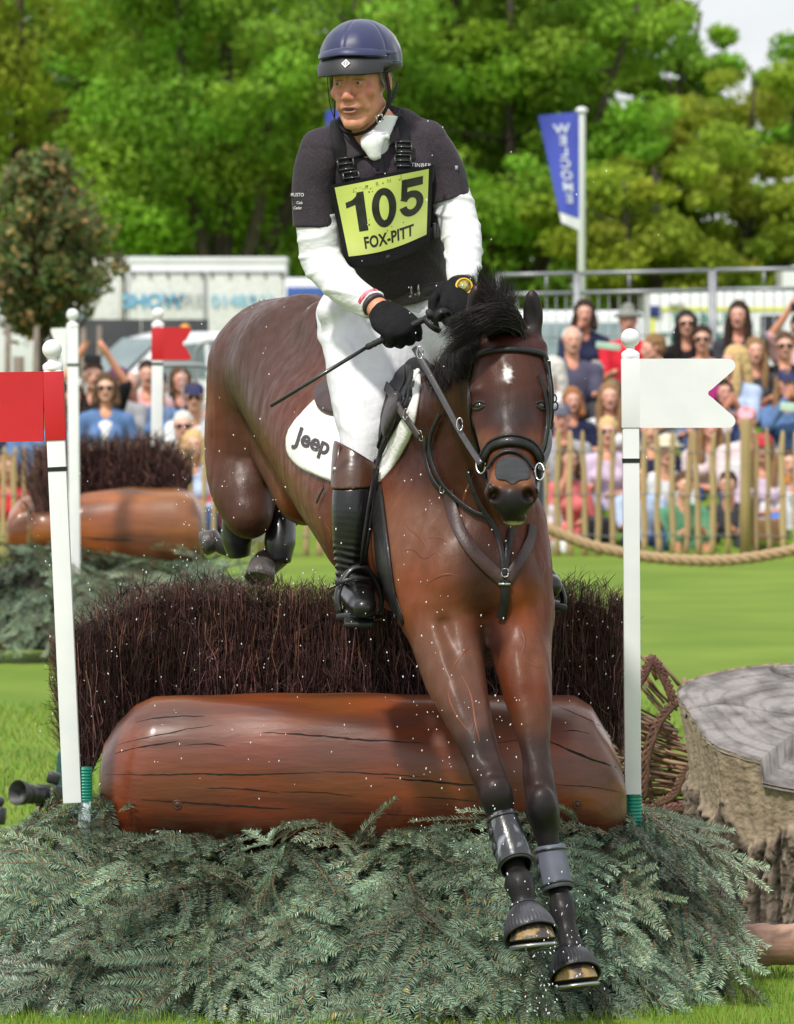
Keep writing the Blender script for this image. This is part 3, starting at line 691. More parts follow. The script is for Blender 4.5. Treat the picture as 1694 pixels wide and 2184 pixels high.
# ================================================================ the log and brush jump
WOOD = mat('varnished_wood', (.185, .035, .008), (.070, .012, .004), rough=.45, scale=6, detail=10, bump=.3, bscale=22, stretch=(.35, 1.6, 1.6), coat=.55, coatr=.2, vcol=True, bdist=.01, vrough=.1)
CRACK = mat('crack', (.012, .005, .003), rough=.9)
WHITE = mat('white_paint', (.80, .80, .82), (.74, .75, .78), rough=.5, scale=9, bump=.03, bscale=40, spec=.25)
RED = mat('red_paint', (.55, .012, .018), (.50, .01, .018), rough=.4, scale=6, bump=.04, bscale=120)
BLACKP = mat('black_paint', (.01, .01, .012), rough=.4)
TEAL = mat('teal_plastic', (.0, .22, .15), (.0, .19, .13), rough=.35, scale=8)
def interp(x, tab):
    return float(np.interp(x, [a for a, b in tab], [b for a, b in tab]))
def loft_log(name, d, top, bot, ul, ur, depth, parent, amber=0, seed=0, nu=90, nv=56):
    """top/bot: (u, v) outline of the log in the picture at distance d; a fat superellipse across"""
    V = []; s = d/FP; C = []; r = np.random.RandomState(seed); ph = r.rand(6)*6.3
    for i in range(nu+1):
        q = i/nu; a = .5-.5*math.cos(math.pi*q); u = ul+(ur-ul)*(a*.72+q*.28)
        vt, vb = interp(u, top), interp(u, bot); vc = (vt+vb)/2; hv = (vb-vt)/2
        e = min(u-ul, ur-u)/((ur-ul)*.11); dd = depth*(1 if e > 1 else math.sqrt(max(0, 1-(1-e)**2))*.55+.45) if i not in (0, nu) else depth*.40
        if i in (0, nu): hv *= .94
        for k in range(nv):
            an = 2*math.pi*k/nv; ca, sa = math.cos(an), math.sin(an); n_ = 2/2.7
            y = math.copysign(abs(ca)**n_, ca); z = math.copysign(abs(sa)**n_, sa)
            w = 1+.016*math.sin(3*an+ph[0]+u*.006)+.014*math.sin(5*an+ph[1]+u*.010)+.008*math.sin(8*an+ph[4]+u*.013)+.006*math.sin(u*.03+ph[2]+an)
            V.append(((u-847)*s, d-y*dd*w, CAMH-(vc-hv*z*w-706)*s))
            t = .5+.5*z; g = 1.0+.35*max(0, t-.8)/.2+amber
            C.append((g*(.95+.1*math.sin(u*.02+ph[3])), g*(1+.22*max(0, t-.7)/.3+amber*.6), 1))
    V.append(((ul-847)*s, d, CAMH-((interp(ul, top)+interp(ul, bot))/2-706)*s)); V.append(((ur-847)*s, d, CAMH-((interp(ur, top)+interp(ur, bot))/2-706)*s)); C += [(1, 1, 1)]*2
    F = []; 
    for i in range(nu):
        for k in range(nv): k2 = (k+1) % nv; F.append((i*nv+k, (i+1)*nv+k, (i+1)*nv+k2, i*nv+k2))
    nn = (nu+1)*nv
    for k in range(nv): F.append((nn, k, (k+1) % nv)); F.append((nn+1, nu*nv+(k+1) % nv, nu*nv+k))
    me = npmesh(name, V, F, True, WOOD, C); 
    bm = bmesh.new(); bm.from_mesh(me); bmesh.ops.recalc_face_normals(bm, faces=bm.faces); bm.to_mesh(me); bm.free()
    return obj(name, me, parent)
def cracks(surf, specs, parent, seed=1):
    r = random.Random(seed)
    for (u0, v0, u1, v1, w) in specs:
        n = max(8, int(abs(u1-u0)/12)); b = MB(); V = []; ok = True
        pts = []; wob = 0
        for i in range(n+1):
            t = i/n; wob += r.uniform(-1.3, 1.3); wob *= .85; u = u0+(u1-u0)*t; v = v0+(v1-v0)*t+wob+4*math.sin(t*math.pi)*(.5 if w > 3 else -1)
            p, nn = surf.hit(u, v, .0008)
            if p is None: continue
            pts.append((p, nn, w*(math.sin(math.pi*min(1, max(.02, t)))**.6)*r.uniform(.55, 1.25)*.00129))
        if len(pts) < 4: continue
        for i, (p, nn, wd) in enumerate(pts):
            tt = (pts[min(i+1, len(pts)-1)][0]-pts[max(0, i-1)][0]).normalized(); c = nn.cross(tt).normalized(); V += [p+c*wd/2, p-c*wd/2]
        b.raw(V, [(2*i, 2*i+1, 2*i+3, 2*i+2) for i in range(len(pts)-1)]); b.build('crack', CRACK, parent)
def log_near():
    t = thing('carved_log', 'big varnished red brown log of the near jump with rounded ends and long cracks', 'log', P(775, 1825, 18.28))
    top = [(214, 1640), (222, 1590), (250, 1545), (290, 1503), (330, 1484), (400, 1478), (600, 1480), (900, 1484), (1150, 1484), (1225, 1484), (1262, 1505), (1300, 1570), (1325, 1630), (1336, 1690)]
    bot = [(214, 1730), (225, 1790), (245, 1815), (275, 1830), (320, 1822), (500, 1812), (700, 1816), (1000, 1805), (1200, 1800), (1280, 1812), (1310, 1800), (1328, 1770), (1336, 1740)]
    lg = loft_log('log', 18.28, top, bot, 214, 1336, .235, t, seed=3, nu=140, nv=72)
    S = Surf(lg.data)
    cracks(S, [(225, 1652, 690, 1648, 3.5), (690, 1645, 920, 1660, 2.5), (300, 1705, 620, 1728, 4.5), (245, 1608, 385, 1580, 3), (250, 1590, 460, 1545, 2), (290, 1540, 440, 1527, 3), (560, 1562, 910, 1584, 4), (395, 1590, 485, 1594, 2.5),
               (440, 1680, 600, 1690, 3), (600, 1688, 760, 1700, 2.5), (820, 1658, 1060, 1676, 4.5), (1168, 1580, 1325, 1640, 5), (1180, 1505, 1300, 1560, 2), (310, 1765, 400, 1775, 2.5), (700, 1735, 930, 1745, 1.5),
               (880, 1700, 1030, 1712, 2), (1180, 1675, 1330, 1690, 2), (1190, 1755, 1300, 1762, 1.5), (1060, 1585, 1170, 1582, 2), (1200, 1560, 1260, 1565, 2)], t)
    for u, v in ((378, 1716), (1232, 1716)):
        p, n = S.hit(u, v); q = n.to_track_quat('Z', 'Y').to_matrix(); b = MB()
        b.lathe([(.0135, -.004), (.0135, .001), (.0115, .0028), (.0095, .0012)], p, 20, q); b.sphere(p, .0085, 14, 8, (1, 1, .55), q)
        b.build('bolt', mat('bolt_wood', (.10, .045, .025), (.06, .02, .012), rough=.5, scale=60), t)
    return t
log_near()
def twigs(N, fn, sides=3, seg=3, seed=2):
    """fn(rng, i) -> list of seg+1 points, base radius; one mesh"""
    r = np.random.RandomState(seed); Vs = []; Fs = []; Cs = []; n = 0
    for i in range(N):
        pts, rad, col = fn(r, i); m = len(pts)
        for j, p in enumerate(pts):
            q = rad*(1-.65*j/(m-1)); a0 = j*.3
            for k in range(sides):
                a = 2*math.pi*k/sides+a0; Vs.append((p[0]+math.cos(a)*q, p[1]+math.sin(a)*q, p[2])); Cs.append(col if j < m-1 else (col[0]*1.5, col[1]*1.4, col[2]*1.3))
        for j in range(m-1):
            for k in range(sides):
                k2 = (k+1) % sides; Fs.append((n+j*sides+k, n+j*sides+k2, n+(j+1)*sides+k2, n+(j+1)*sides+k))
        n += m*sides
    return np.array(Vs), np.array(Fs, np.int32), np.array(Cs)
TWIG = mat('brush_twig', (.060, .030, .032), (.105, .058, .055), rough=.5, scale=30, vcol=True, spec=.4)
def brush(label, d0, d1, topf, botf, ul, ur, N, rad, stray, seed, side_drop):
    s = (d0+d1)/2/FP; c = P((ul+ur)/2, botf((ul+ur)/2), (d0+d1)/2)
    t = thing('brush_hedge', label, 'brush fence', c)
    core = MB(); n = 26; sec = []
    for i in range(n+1):
        u = ul+38*s/0.00129*0+((ur-ul)*.035)+(ur-ul)*.93*i/n
        vt = topf(u)+(botf(u)-topf(u))*.16; vb = botf(u); dl = d0+.07*(d1-d0)/.55; dh = d1-.07
        sec += [P(u, vb, dl), P(u, vt, dl), P(u, vt, dh), P(u, vb, dh)]
    core.raw(sec, [(i*4+k, (i+1)*4+k, (i+1)*4+(k+1) % 4, i*4+(k+1) % 4) for i in range(n) for k in range(4)]+[(0, 1, 2, 3), (n*4+3, n*4+2, n*4+1, n*4)])
    core.build('dark_core', mat('brush_core', (.012, .006, .006), rough=1), t, smooth=False)  # dark filler block added inside, standing in for shade between the twigs
    def fn(r, i):
        f = r.rand(); side = r.rand() < .13
        if side:
            u = ul+r.rand()*28 if r.rand() < .55 else ur-r.rand()*24; d = r.uniform(d0, d1)
        else:
            u = r.uniform(ul+8, ur-6); d = d0+(d1-d0)*(r.rand()**2.4)
        e = (u-(ul+ur)/2)/((ur-ul)/2); fan = math.copysign(max(0, abs(e)-.82)/.18, e)*(1 if e < 0 else .25)
        vb = botf(u); vt = topf(u)
        tt = 1-r.rand()**2.2*.75 if r.rand() < .75 else r.rand()
        v1 = vb+(vt-vb)*tt+r.normal()*4*(rad/.0016)**.3; v0 = v1+(vb-vt)*r.uniform(.35, .9); v0 = min(v0, vb+4)
        lean = r.normal()*14+fan*22*r.rand(); dl = r.normal()*.018
        if r.rand() < .35: lean += r.normal()*34
        if r.rand() < .24: lean = r.normal()*85; v0 = min(v1+r.uniform(10, 90), vb); d = d0+r.rand()*.06
        p0 = P(u-fan*12, v0, d); p1 = P(min(max(u+lean, ul-34), ur+7), v1, d-.012-abs(dl)*(d < d0+.05)); m1 = p0.lerp(p1, .4)+Vector(r.normal(size=3)*.0045); m2 = p0.lerp(p1, .72)+Vector(r.normal(size=3)*.006)
        if r.rand() < .30: # short forked side shoots on the face and crown
            v1 = vt+(vb-vt)*r.rand()**1.5*.95; an = r.uniform(-2.6, 2.6); ln = r.uniform(16, 52); p0 = P(u, v1, d0+r.uniform(-.02, .05)); p1 = p0+Vector((math.sin(an)*ln*s, r.normal()*.012-.01, abs(math.cos(an))*ln*s*.8)); m1 = p0.lerp(p1, .4)+Vector(r.normal(size=3)*.003); m2 = p0.lerp(p1, .7)+Vector(r.normal(size=3)*.004)
        dk = .62+.38*(.5+.5*math.sin(u*.021+1.3*math.sin(u*.05)))+.18*math.sin(u*.09)  # darker bands put shaded gaps of the brush into the twig colour
        g = dk*r.uniform(.35, 1.5) if r.rand() < .82 else r.uniform(1.6, 3.8); col = np.array((g*r.uniform(.9, 1.25), g, g*r.uniform(.85, 1.1)))  # some twigs coloured much brighter, as painted highlights
        if r.rand() < .05: col = np.array((4.2, 3.9, 2.8))*r.uniform(.5, 1.1)
        return [p0, m1, m2, p1], rad*(r.uniform(.5, 1.1) if r.rand() < .75 else r.uniform(1.3, 2.2)), col
    V, F, C = twigs(N, fn, 3, 3, seed)
    o = obj('twigs', npmesh('twigs', V, F, False, TWIG, C), t); o['kind'] = 'stuff'
    r = random.Random(seed)
    for i in range(stray):
        k = r.random()
        if k < .5: u = r.uniform(ul+90, ul+520 if stray > 30 else ur); v = topf(u)+8; e = (u+r.uniform(-14, 14), v-r.uniform(14, 52))
        elif k < .93: u = ul+r.uniform(2, 26); v = r.uniform(topf(ul)+10, botf(ul)-10); e = (u-r.uniform(14, 62), v-r.uniform(-4, 34))
        else: u = ur-6; v = r.uniform(topf(ur)+10, botf(ur)); e = (u+r.uniform(5, 24), v-r.uniform(-6, 26))
        d = d0+r.uniform(0, .12); p0 = P(u, v, d); p1 = P(*e, d-r.uniform(0, .06)); m_ = p0.lerp(p1, .5)+Vector((r.uniform(-.008, .008), 0, r.uniform(-.008, .008)))
        b = MB(); b.tube(spline([p0, m_, p1], 3), [rad*1.1*(1-.1*j) for j in range(7)], 4)
        if r.random() < .6:
            q = m_.lerp(p1, .3); b.tube([q, q+Vector((r.uniform(-.02, .02), 0, r.uniform(.0, .025)))], [rad*.6, rad*.3], 3)
        b.build('stray_twig', mat('stray_twig', (.045, .025, .022), rough=.6), t)
    return t
nt_top = lambda u: interp(u, [(135, 1372), (160, 1335), (200, 1300), (262, 1262), (300, 1248), (420, 1240), (700, 1252), (1000, 1262), (1160, 1248), (1230, 1240), (1290, 1252), (1335, 1292)])
nt_bot = lambda u: interp(u, [(135, 1560), (150, 1640), (180, 1660), (214, 1600), (250, 1540), (300, 1500), (400, 1490), (1200, 1495), (1262, 1510), (1300, 1560), (1335, 1610)])
brush('dark twig brush packed behind and above the near varnished log', 18.50, 18.95, nt_top, nt_bot, 138, 1335, 19000, .0014, 66, 3, 1)

# ---------------------------------------------------------------- fir branches
NEEDLE = mat('fir_needle', (.095, .165, .100), (.165, .235, .160), rough=.34, scale=9, vcol=True, orand=.6, spec=.4)
STEM = mat('fir_stem', (.24, .15, .08), (.16, .10, .06), rough=.7, scale=40, orand=.25)
def fir_branch_mesh(seed, L=.34, nside=9, nlen=.024, dens=.0052, wide=.0027):
    r = np.random.RandomState(seed); Vn = []; Fn = []; Cn = []; sm = MB()
    def twig(p0, dirv, ln, rad, curve):
        p0 = np.array(p0, float); d = np.array(dirv, float); d /= np.linalg.norm(d); n = max(3, int(ln/.03)); pts = [p0]
        for i in range(n):
            d = d+np.array([0, curve[0], curve[1]])/n+r.normal(size=3)*.03; d /= np.linalg.norm(d); pts.append(pts[-1]+d*ln/n)
        sm.tube([tuple(p) for p in pts], [rad*(1-.7*i/n) for i in range(n+1)], 4, cap=False)
        pts = np.array(pts); cum = np.linspace(0, ln, n+1); s = .004; g = r.uniform(.85, 1.15)
        while s < ln:
            i = min(n-1, int(s/ln*n)); f = s/ln*n-i; p = pts[i]*(1-f)+pts[i+1]*f; t = pts[i+1]-pts[i]; t /= np.linalg.norm(t)
            lat = np.cross([0, 0, 1], t); lat /= np.linalg.norm(lat)+1e-9; up = np.cross(t, lat)
            for k in range(3):
                sd = (1, -1, 0)[k]; 
                if k == 2 and r.rand() < .45: continue
                nd = t*r.uniform(.45, .8)+lat*sd*r.uniform(.7, 1)+up*(r.uniform(-.05, .35) if k < 2 else .8)+(lat*r.normal()*.5 if k == 2 else 0)+r.normal(size=3)*.08
                nd /= np.linalg.norm(nd); l = nlen*r.uniform(.75, 1.15)*(1-.35*(s/ln)**4)*(.75 if k == 2 else 1); w = np.cross(nd, up); w /= np.linalg.norm(w)+1e-9; w = w*wide/2
                b = len(Vn); q = p+nd*l; mid = p+nd*l*.55+up*.0012
                Vn.extend([p-w*.7, p+w*.7, mid+w, mid-w, q]); Fn.extend([(b, b+1, b+2, b+3), (b+3, b+2, b+4)])
                c = g*r.uniform(.55, 1.55)*(.9+.45*s/ln); cc = (c, c, c*1.0)
                if r.rand() < .02: cc = (2.2*c, 1.3*c, .6*c)
                Cn.extend([cc]*5)
            s += dens*r.uniform(.8, 1.2)
    cv = r.uniform(-.25, .25)
    twig((0, 0, 0), (1, 0, .1), L, .0034, (cv, -.35))
    for k in range(nside):
        for sd in (1, -1):
            x = L*(.10+.78*(k+r.uniform(-.2, .3))/nside); ln = (L-x)*.58*r.uniform(.7, 1.1)+.03
            twig((x, cv*(x/L)**2*L*.5, .02*x), (1, sd*r.uniform(.75, 1.15), r.uniform(-.05, .12)), ln, .002, (-sd*.25, -.3))
    nV = np.array(Vn); V = np.concatenate([nV, np.array(sm.V)]); F = Fn+[tuple(i+len(Vn) for i in f) for f in sm.F]
    me = npmesh('branch', V, F, False, NEEDLE, np.concatenate([np.array(Cn), np.ones((len(sm.V), 3))])); me.materials.append(STEM)
    mi = np.zeros(len(F), np.int32); mi[len(Fn):] = 1; me.polygons.foreach_set('material_index', mi)
    return me
FIR = [fir_branch_mesh(40+i, L=.36+.05*(i % 3), nside=4+i % 2) for i in range(7)]
def skirt(name, label, surf, rows, parent_loc, size, seed, under):
    """surf(a,t)->Vector; rows: (t, count, jitter)"""
    t = thing(name, label, 'fir branches', parent_loc); r = random.Random(seed)
    ub = MB(); na, nn = 40, 10
    V = [(surf(i/na, 0)+Vector((0, .62, .0)) if j == 0 else surf(i/na, (j-1)/(nn-1))+Vector((0, .05, -.02))) for i in range(na+1) for j in range(nn+1)]
    ub.raw(V, [(i*(nn+1)+j, (i+1)*(nn+1)+j, (i+1)*(nn+1)+j+1, i*(nn+1)+j+1) for i in range(na) for j in range(nn)])
    ub.build('dark_underlay', mat('fir_under', (.014, .018, .012), (.03, .024, .015), rough=1, scale=30), t)  # dark sheet added beneath, standing in for shade in the branch gaps
    for (tt, n, ang) in rows:
        for k in range(n):
            a = (k+r.random())/n; tq = min(.97, max(0.0, tt+r.uniform(-.06, .06))); p = surf(a, tq); e = .01
            da = (surf(min(1, a+e), tq)-surf(max(0, a-e), tq)).normalized(); dt = (surf(a, min(1, tq+e))-surf(a, max(0, tq-e))).normalized()
            nrm = dt.cross(da).normalized()
            if nrm.y > 0: nrm = -nrm
            fan = (a-.5)*(.95 if a < .5 else .45)+r.gauss(0, ang)*min(1, (a+.03)*6, (1.04-a)*5); x = (dt*math.cos(fan)+da*math.sin(fan)).normalized(); y = nrm.cross(x)
            x = (x+nrm*r.uniform(-.05, .32)).normalized(); z = x.cross(y).normalized(); y = z.cross(x)
            roll = r.gauss(0, .5); M = Matrix((x, y, z)).transposed() @ Matrix.Rotation(roll, 3, 'X')
            s = size*r.uniform(.7, 1.2); off = r.uniform(-.05, .08)
            o = bpy.data.objects.new('branch', r.choice(FIR)); COL.objects.link(o); o.parent = t; o.matrix_parent_inverse = WM[t.name].inverted()
            o.matrix_basis = Matrix.LocRotScale(p-x*s*.10+nrm*off, M.to_euler(), Vector((s, s, s)))
    return t
def skn(a, t):
    ut = interp(a, [(0, 60), (.05, 130), (.11, 225), (.5, 800), (.9, 1310), (1, 1425)]); ub = -60+1610*a
    vt = interp(a, [(0, 1900), (.05, 1750), (.10, 1750), (.15, 1834), (.4, 1820), (.85, 1812), (.93, 1768), (1, 1810)])
    vb = interp(a, [(0, 2196), (.5, 2172), (.85, 2150), (1, 2110)])
    dt = interp(a, [(0, 18.55), (.06, 18.15), (.15, 18.06), (.88, 18.06), (1, 18.6)]); db = interp(a, [(0, 17.55), (.3, 17.32), (.7, 17.32), (1, 17.95)])
    # the bottom edge lies on the ground
    p0 = P(ut+(ub-ut)*0, vt, dt); q = P(ub, vb, db); q.z = .01; p = p0.lerp(q, t); bul = math.sin(math.pi*t)*.07
    return p+Vector((0, -bul, bul*.6))
skirt('fir_skirt', 'thick pile of blue green fir branches heaped against the front of the near log', skn,
      [(.0, 40, .5), (.0, 16, 1.1), (.13, 36, .5), (.28, 38, .42), (.43, 38, .4), (.58, 38, .4), (.72, 38, .35), (.86, 34, .35)], P(775, 2150, 17.6), 1.0, 9, 1)

# ---------------------------------------------------------------- flagged posts
def flag_post(label, top, bot, d, w, ballr, flag, fm, band_v, sleeve=None, group=None, cover=None, dbot=None):
    """top/bot: (u, v) of the pole's ends, flag: outline polygon in (u, v)"""
    dbot = dbot or d; t = thing('flag_post', label, 'flag post', P(*bot, dbot), group=group); a, b_ = P(*top, d), P(*bot, dbot); s = d/FP; W = w*s
    ax = (a-b_).normalized(); X = Vector((1, 0, 0)); X = (X-ax*X.dot(ax)).normalized(); Y = ax.cross(X); M = Matrix((X, Y, ax)).transposed(); ln = (a-b_).length
    m = MB(); m.box((a+b_)/2, (W, W, ln), M, bev=.003); m.build('pole', WHITE, t, auto=40)
    f = MB(); f.lathe([(W*.52, -.001), (W*.56, .004), (W*.56, ballr*s*.55), (W*.45, ballr*s*.75), (W*.26, ballr*s*.95), (W*.24, ballr*s*1.25), (W*.3, ballr*s*1.45)], a, 24, M)
    f.sphere(a+ax*ballr*s*2.15, ballr*s, 28, 18); f.build('ball_finial', WHITE, t)
    n = MB(); vb0 = a.lerp(b_, (band_v-top[1])/(bot[1]-top[1])); n.box(vb0, (W+.003, W+.003, 9*s if d < 20 else 6*s), M); n.build('black_band', BLACKP, t, smooth=False)
    fl = MB(); fl.prism(flag, d-W*.5-.004, d-W*.5-.004+W*.75, lambda u, v, y: Vector(((u-847)*s, y, CAMH-(v-706)*s)))
    o = fl.build('flag_panel', fm, t, smooth=False)
    if cover:
        c = MB(); v0, v1 = cover; pc = a.lerp(b_, ((v0+v1)/2-top[1])/(bot[1]-top[1])); c.box(pc, (W+.006, W+.006, (v1-v0)*s), M, bev=.002); c.build('flag_sleeve', fm, t, auto=40)
    if sleeve:
        su, v0, v1, sw = sleeve; pr = []; n_ = 11; z0 = CAMH-(v1-706)*s; z1 = CAMH-(v0-706)*s; r0 = sw*s/2
        for i in range(n_*4+1): pr.append((r0*(1+.07*math.sin(i/4*2*math.pi)), z0+(z1-z0)*i/(n_*4)))
        q = MB(); q.lathe(pr, ((su-847)*s, d+.004, 0), 22); q.build('ribbed_sleeve', TEAL, t)
        q = MB(); q.lathe([(r0*.82, z0-.16), (r0*.82, z0+.01)], ((su-847)*s, d+.004, 0), 18); q.build('socket_pipe', mat('pale_pipe', (.55, .66, .68), rough=.4), t)
    return t
def rnd_flag(u0, u1, v0, v1, notch, r=9):
    """swallow-tailed flag with rounded tips; u1 is the tip side"""
    sgn = 1 if u1 > u0 else -1; vm = (v0+v1)/2; pts = [(u0, v0)]
    for k in range(7):
        a = -math.pi/2+k/6*(math.pi*.78); pts.append((u1-sgn*r*1.6+sgn*r*1.6*math.cos(a), v0+r*1.6+r*1.6*math.sin(a)))
    pts += [(notch+sgn*8, vm-9), (notch+sgn*1, vm-4), (notch, vm), (notch+sgn*1, vm+4), (notch+sgn*8, vm+9)]
    for k in range(7):
        a = -math.pi*.28+k/6*(math.pi*.78); pts.append((u1-sgn*r*1.6+sgn*r*1.6*math.cos(a), v1-r*1.6+r*1.6*math.sin(a)))
    return pts+[(u0, v1)]
FGN = 'red and white flag posts of the two jumps'
flag_post('white square post with white swallow-tailed flag board at the right end of the near log', (1345, 765), (1350, 1694), 18.22, 35, 20.5, rnd_flag(1364.5, 1568, 765, 912, 1510), WHITE, 982, (1351, 1684, 1768, 37), FGN, cover=(765, 912))
flag_post('leaning white post with large red flag board at the left end of the near log', (113, 790), (155, 1712), 17.95, 39, 21, [(93.5, 792), (93.5, 941), (-34, 943), (-46, 930), (-40, 915), (2, 868), (-40, 815), (-44, 800), (-32, 794)], RED, 1000, (180, 1636, 1708, 34), FGN, cover=(792, 939))
flag_post('distant white post with white notched flag board beside the far log', (155, 699), (160, 1225), 36.5, 23, 13, [(143.4, 699), (143.4, 775), (137, 775), (109, 708), (110, 700)], WHITE, 778, (161, 1160, 1192, 17), FGN)
flag_post('distant white post with red swallow-tailed flag board behind the far brush', (337, 697), (334, 960), 38.6, 24, 13, rnd_flag(349.2, 408, 698, 768, 390, 4), RED, 776, None, FGN, cover=(698, 768))

# ---------------------------------------------------------------- the far jump
def log_far():
    d = 37.2; t = thing('carved_log', 'far amber varnished log with a single dark crack, left behind the near jump', 'log', P(305, 1235, d))
    top = [(165, 1075), (172, 1050), (230, 1042), (280, 1036), (330, 1040), (380, 1040), (415, 1052), (432, 1085), (438, 1120)]
    bot = [(165, 1190), (172, 1205), (205, 1222), (300, 1224), (400, 1218), (430, 1200), (438, 1170)]
    lg = loft_log('log', d, top, bot, 60, 438, .26, t, amber=.55, seed=8, nu=60, nv=40)
    cracks(Surf(lg.data), [(172, 1146, 290, 1152, 9)], t)
    d = 38.4; t = thing('carved_log', 'end of a second far amber log poking out left behind the leaning red flag post', 'log', P(55, 1225, d))
    loft_log('log', d, [(16, 1130), (22, 1090), (45, 1062), (75, 1052), (115, 1050), (130, 1060)], [(16, 1160), (20, 1195), (50, 1205), (130, 1205)], 16, 130, .3, t, amber=.6, seed=5, nu=40, nv=36)
log_far()
ft = lambda u: interp(u, [(140, 945), (330, 940), (372, 950), (400, 1000), (406, 1040)])
fb = lambda u: interp(u, [(140, 1052), (270, 1052), (320, 1040), (406, 1042)])
brush('dark brown brush sitting on the far amber log', 37.5, 38.1, ft, fb, 142, 404, 3800, .0028, 8, 6, 1)
fl = lambda u: interp(u, [(72, 955), (122, 950), (140, 960)]); flb = lambda u: interp(u, [(72, 1130), (90, 1200), (140, 1185)])
brush('tall loose column of brush twigs at the left end of the far log', 37.0, 37.3, fl, flb, 76, 132, 1500, .0028, 4, 7, 1)
def skf(a, t):
    u = interp(a, [(0, 20), (.3, 140), (.6, 300), (1, 470)]); ub = -60+600*a
    vt = interp(a, [(0, 1215), (.2, 1165), (.35, 1190), (.5, 1222), (1, 1225)]); vb = interp(a, [(0, 1376), (.5, 1385), (1, 1365)])
    p = P(u, vt, 37.0+.3*a).lerp(P(ub, vb, 35.9), t); p.z = max(.02, p.z); b = math.sin(math.pi*t)*.1; return p+Vector((0, -b, b))
skirt('fir_skirt', 'far heap of grey green fir branches under the amber log', skf, [(.0, 16, .6), (.2, 20, .5), (.4, 20, .5), (.6, 20, .4), (.8, 16, .4)], P(200, 1380, 36.5), 1.5, 12, 1)

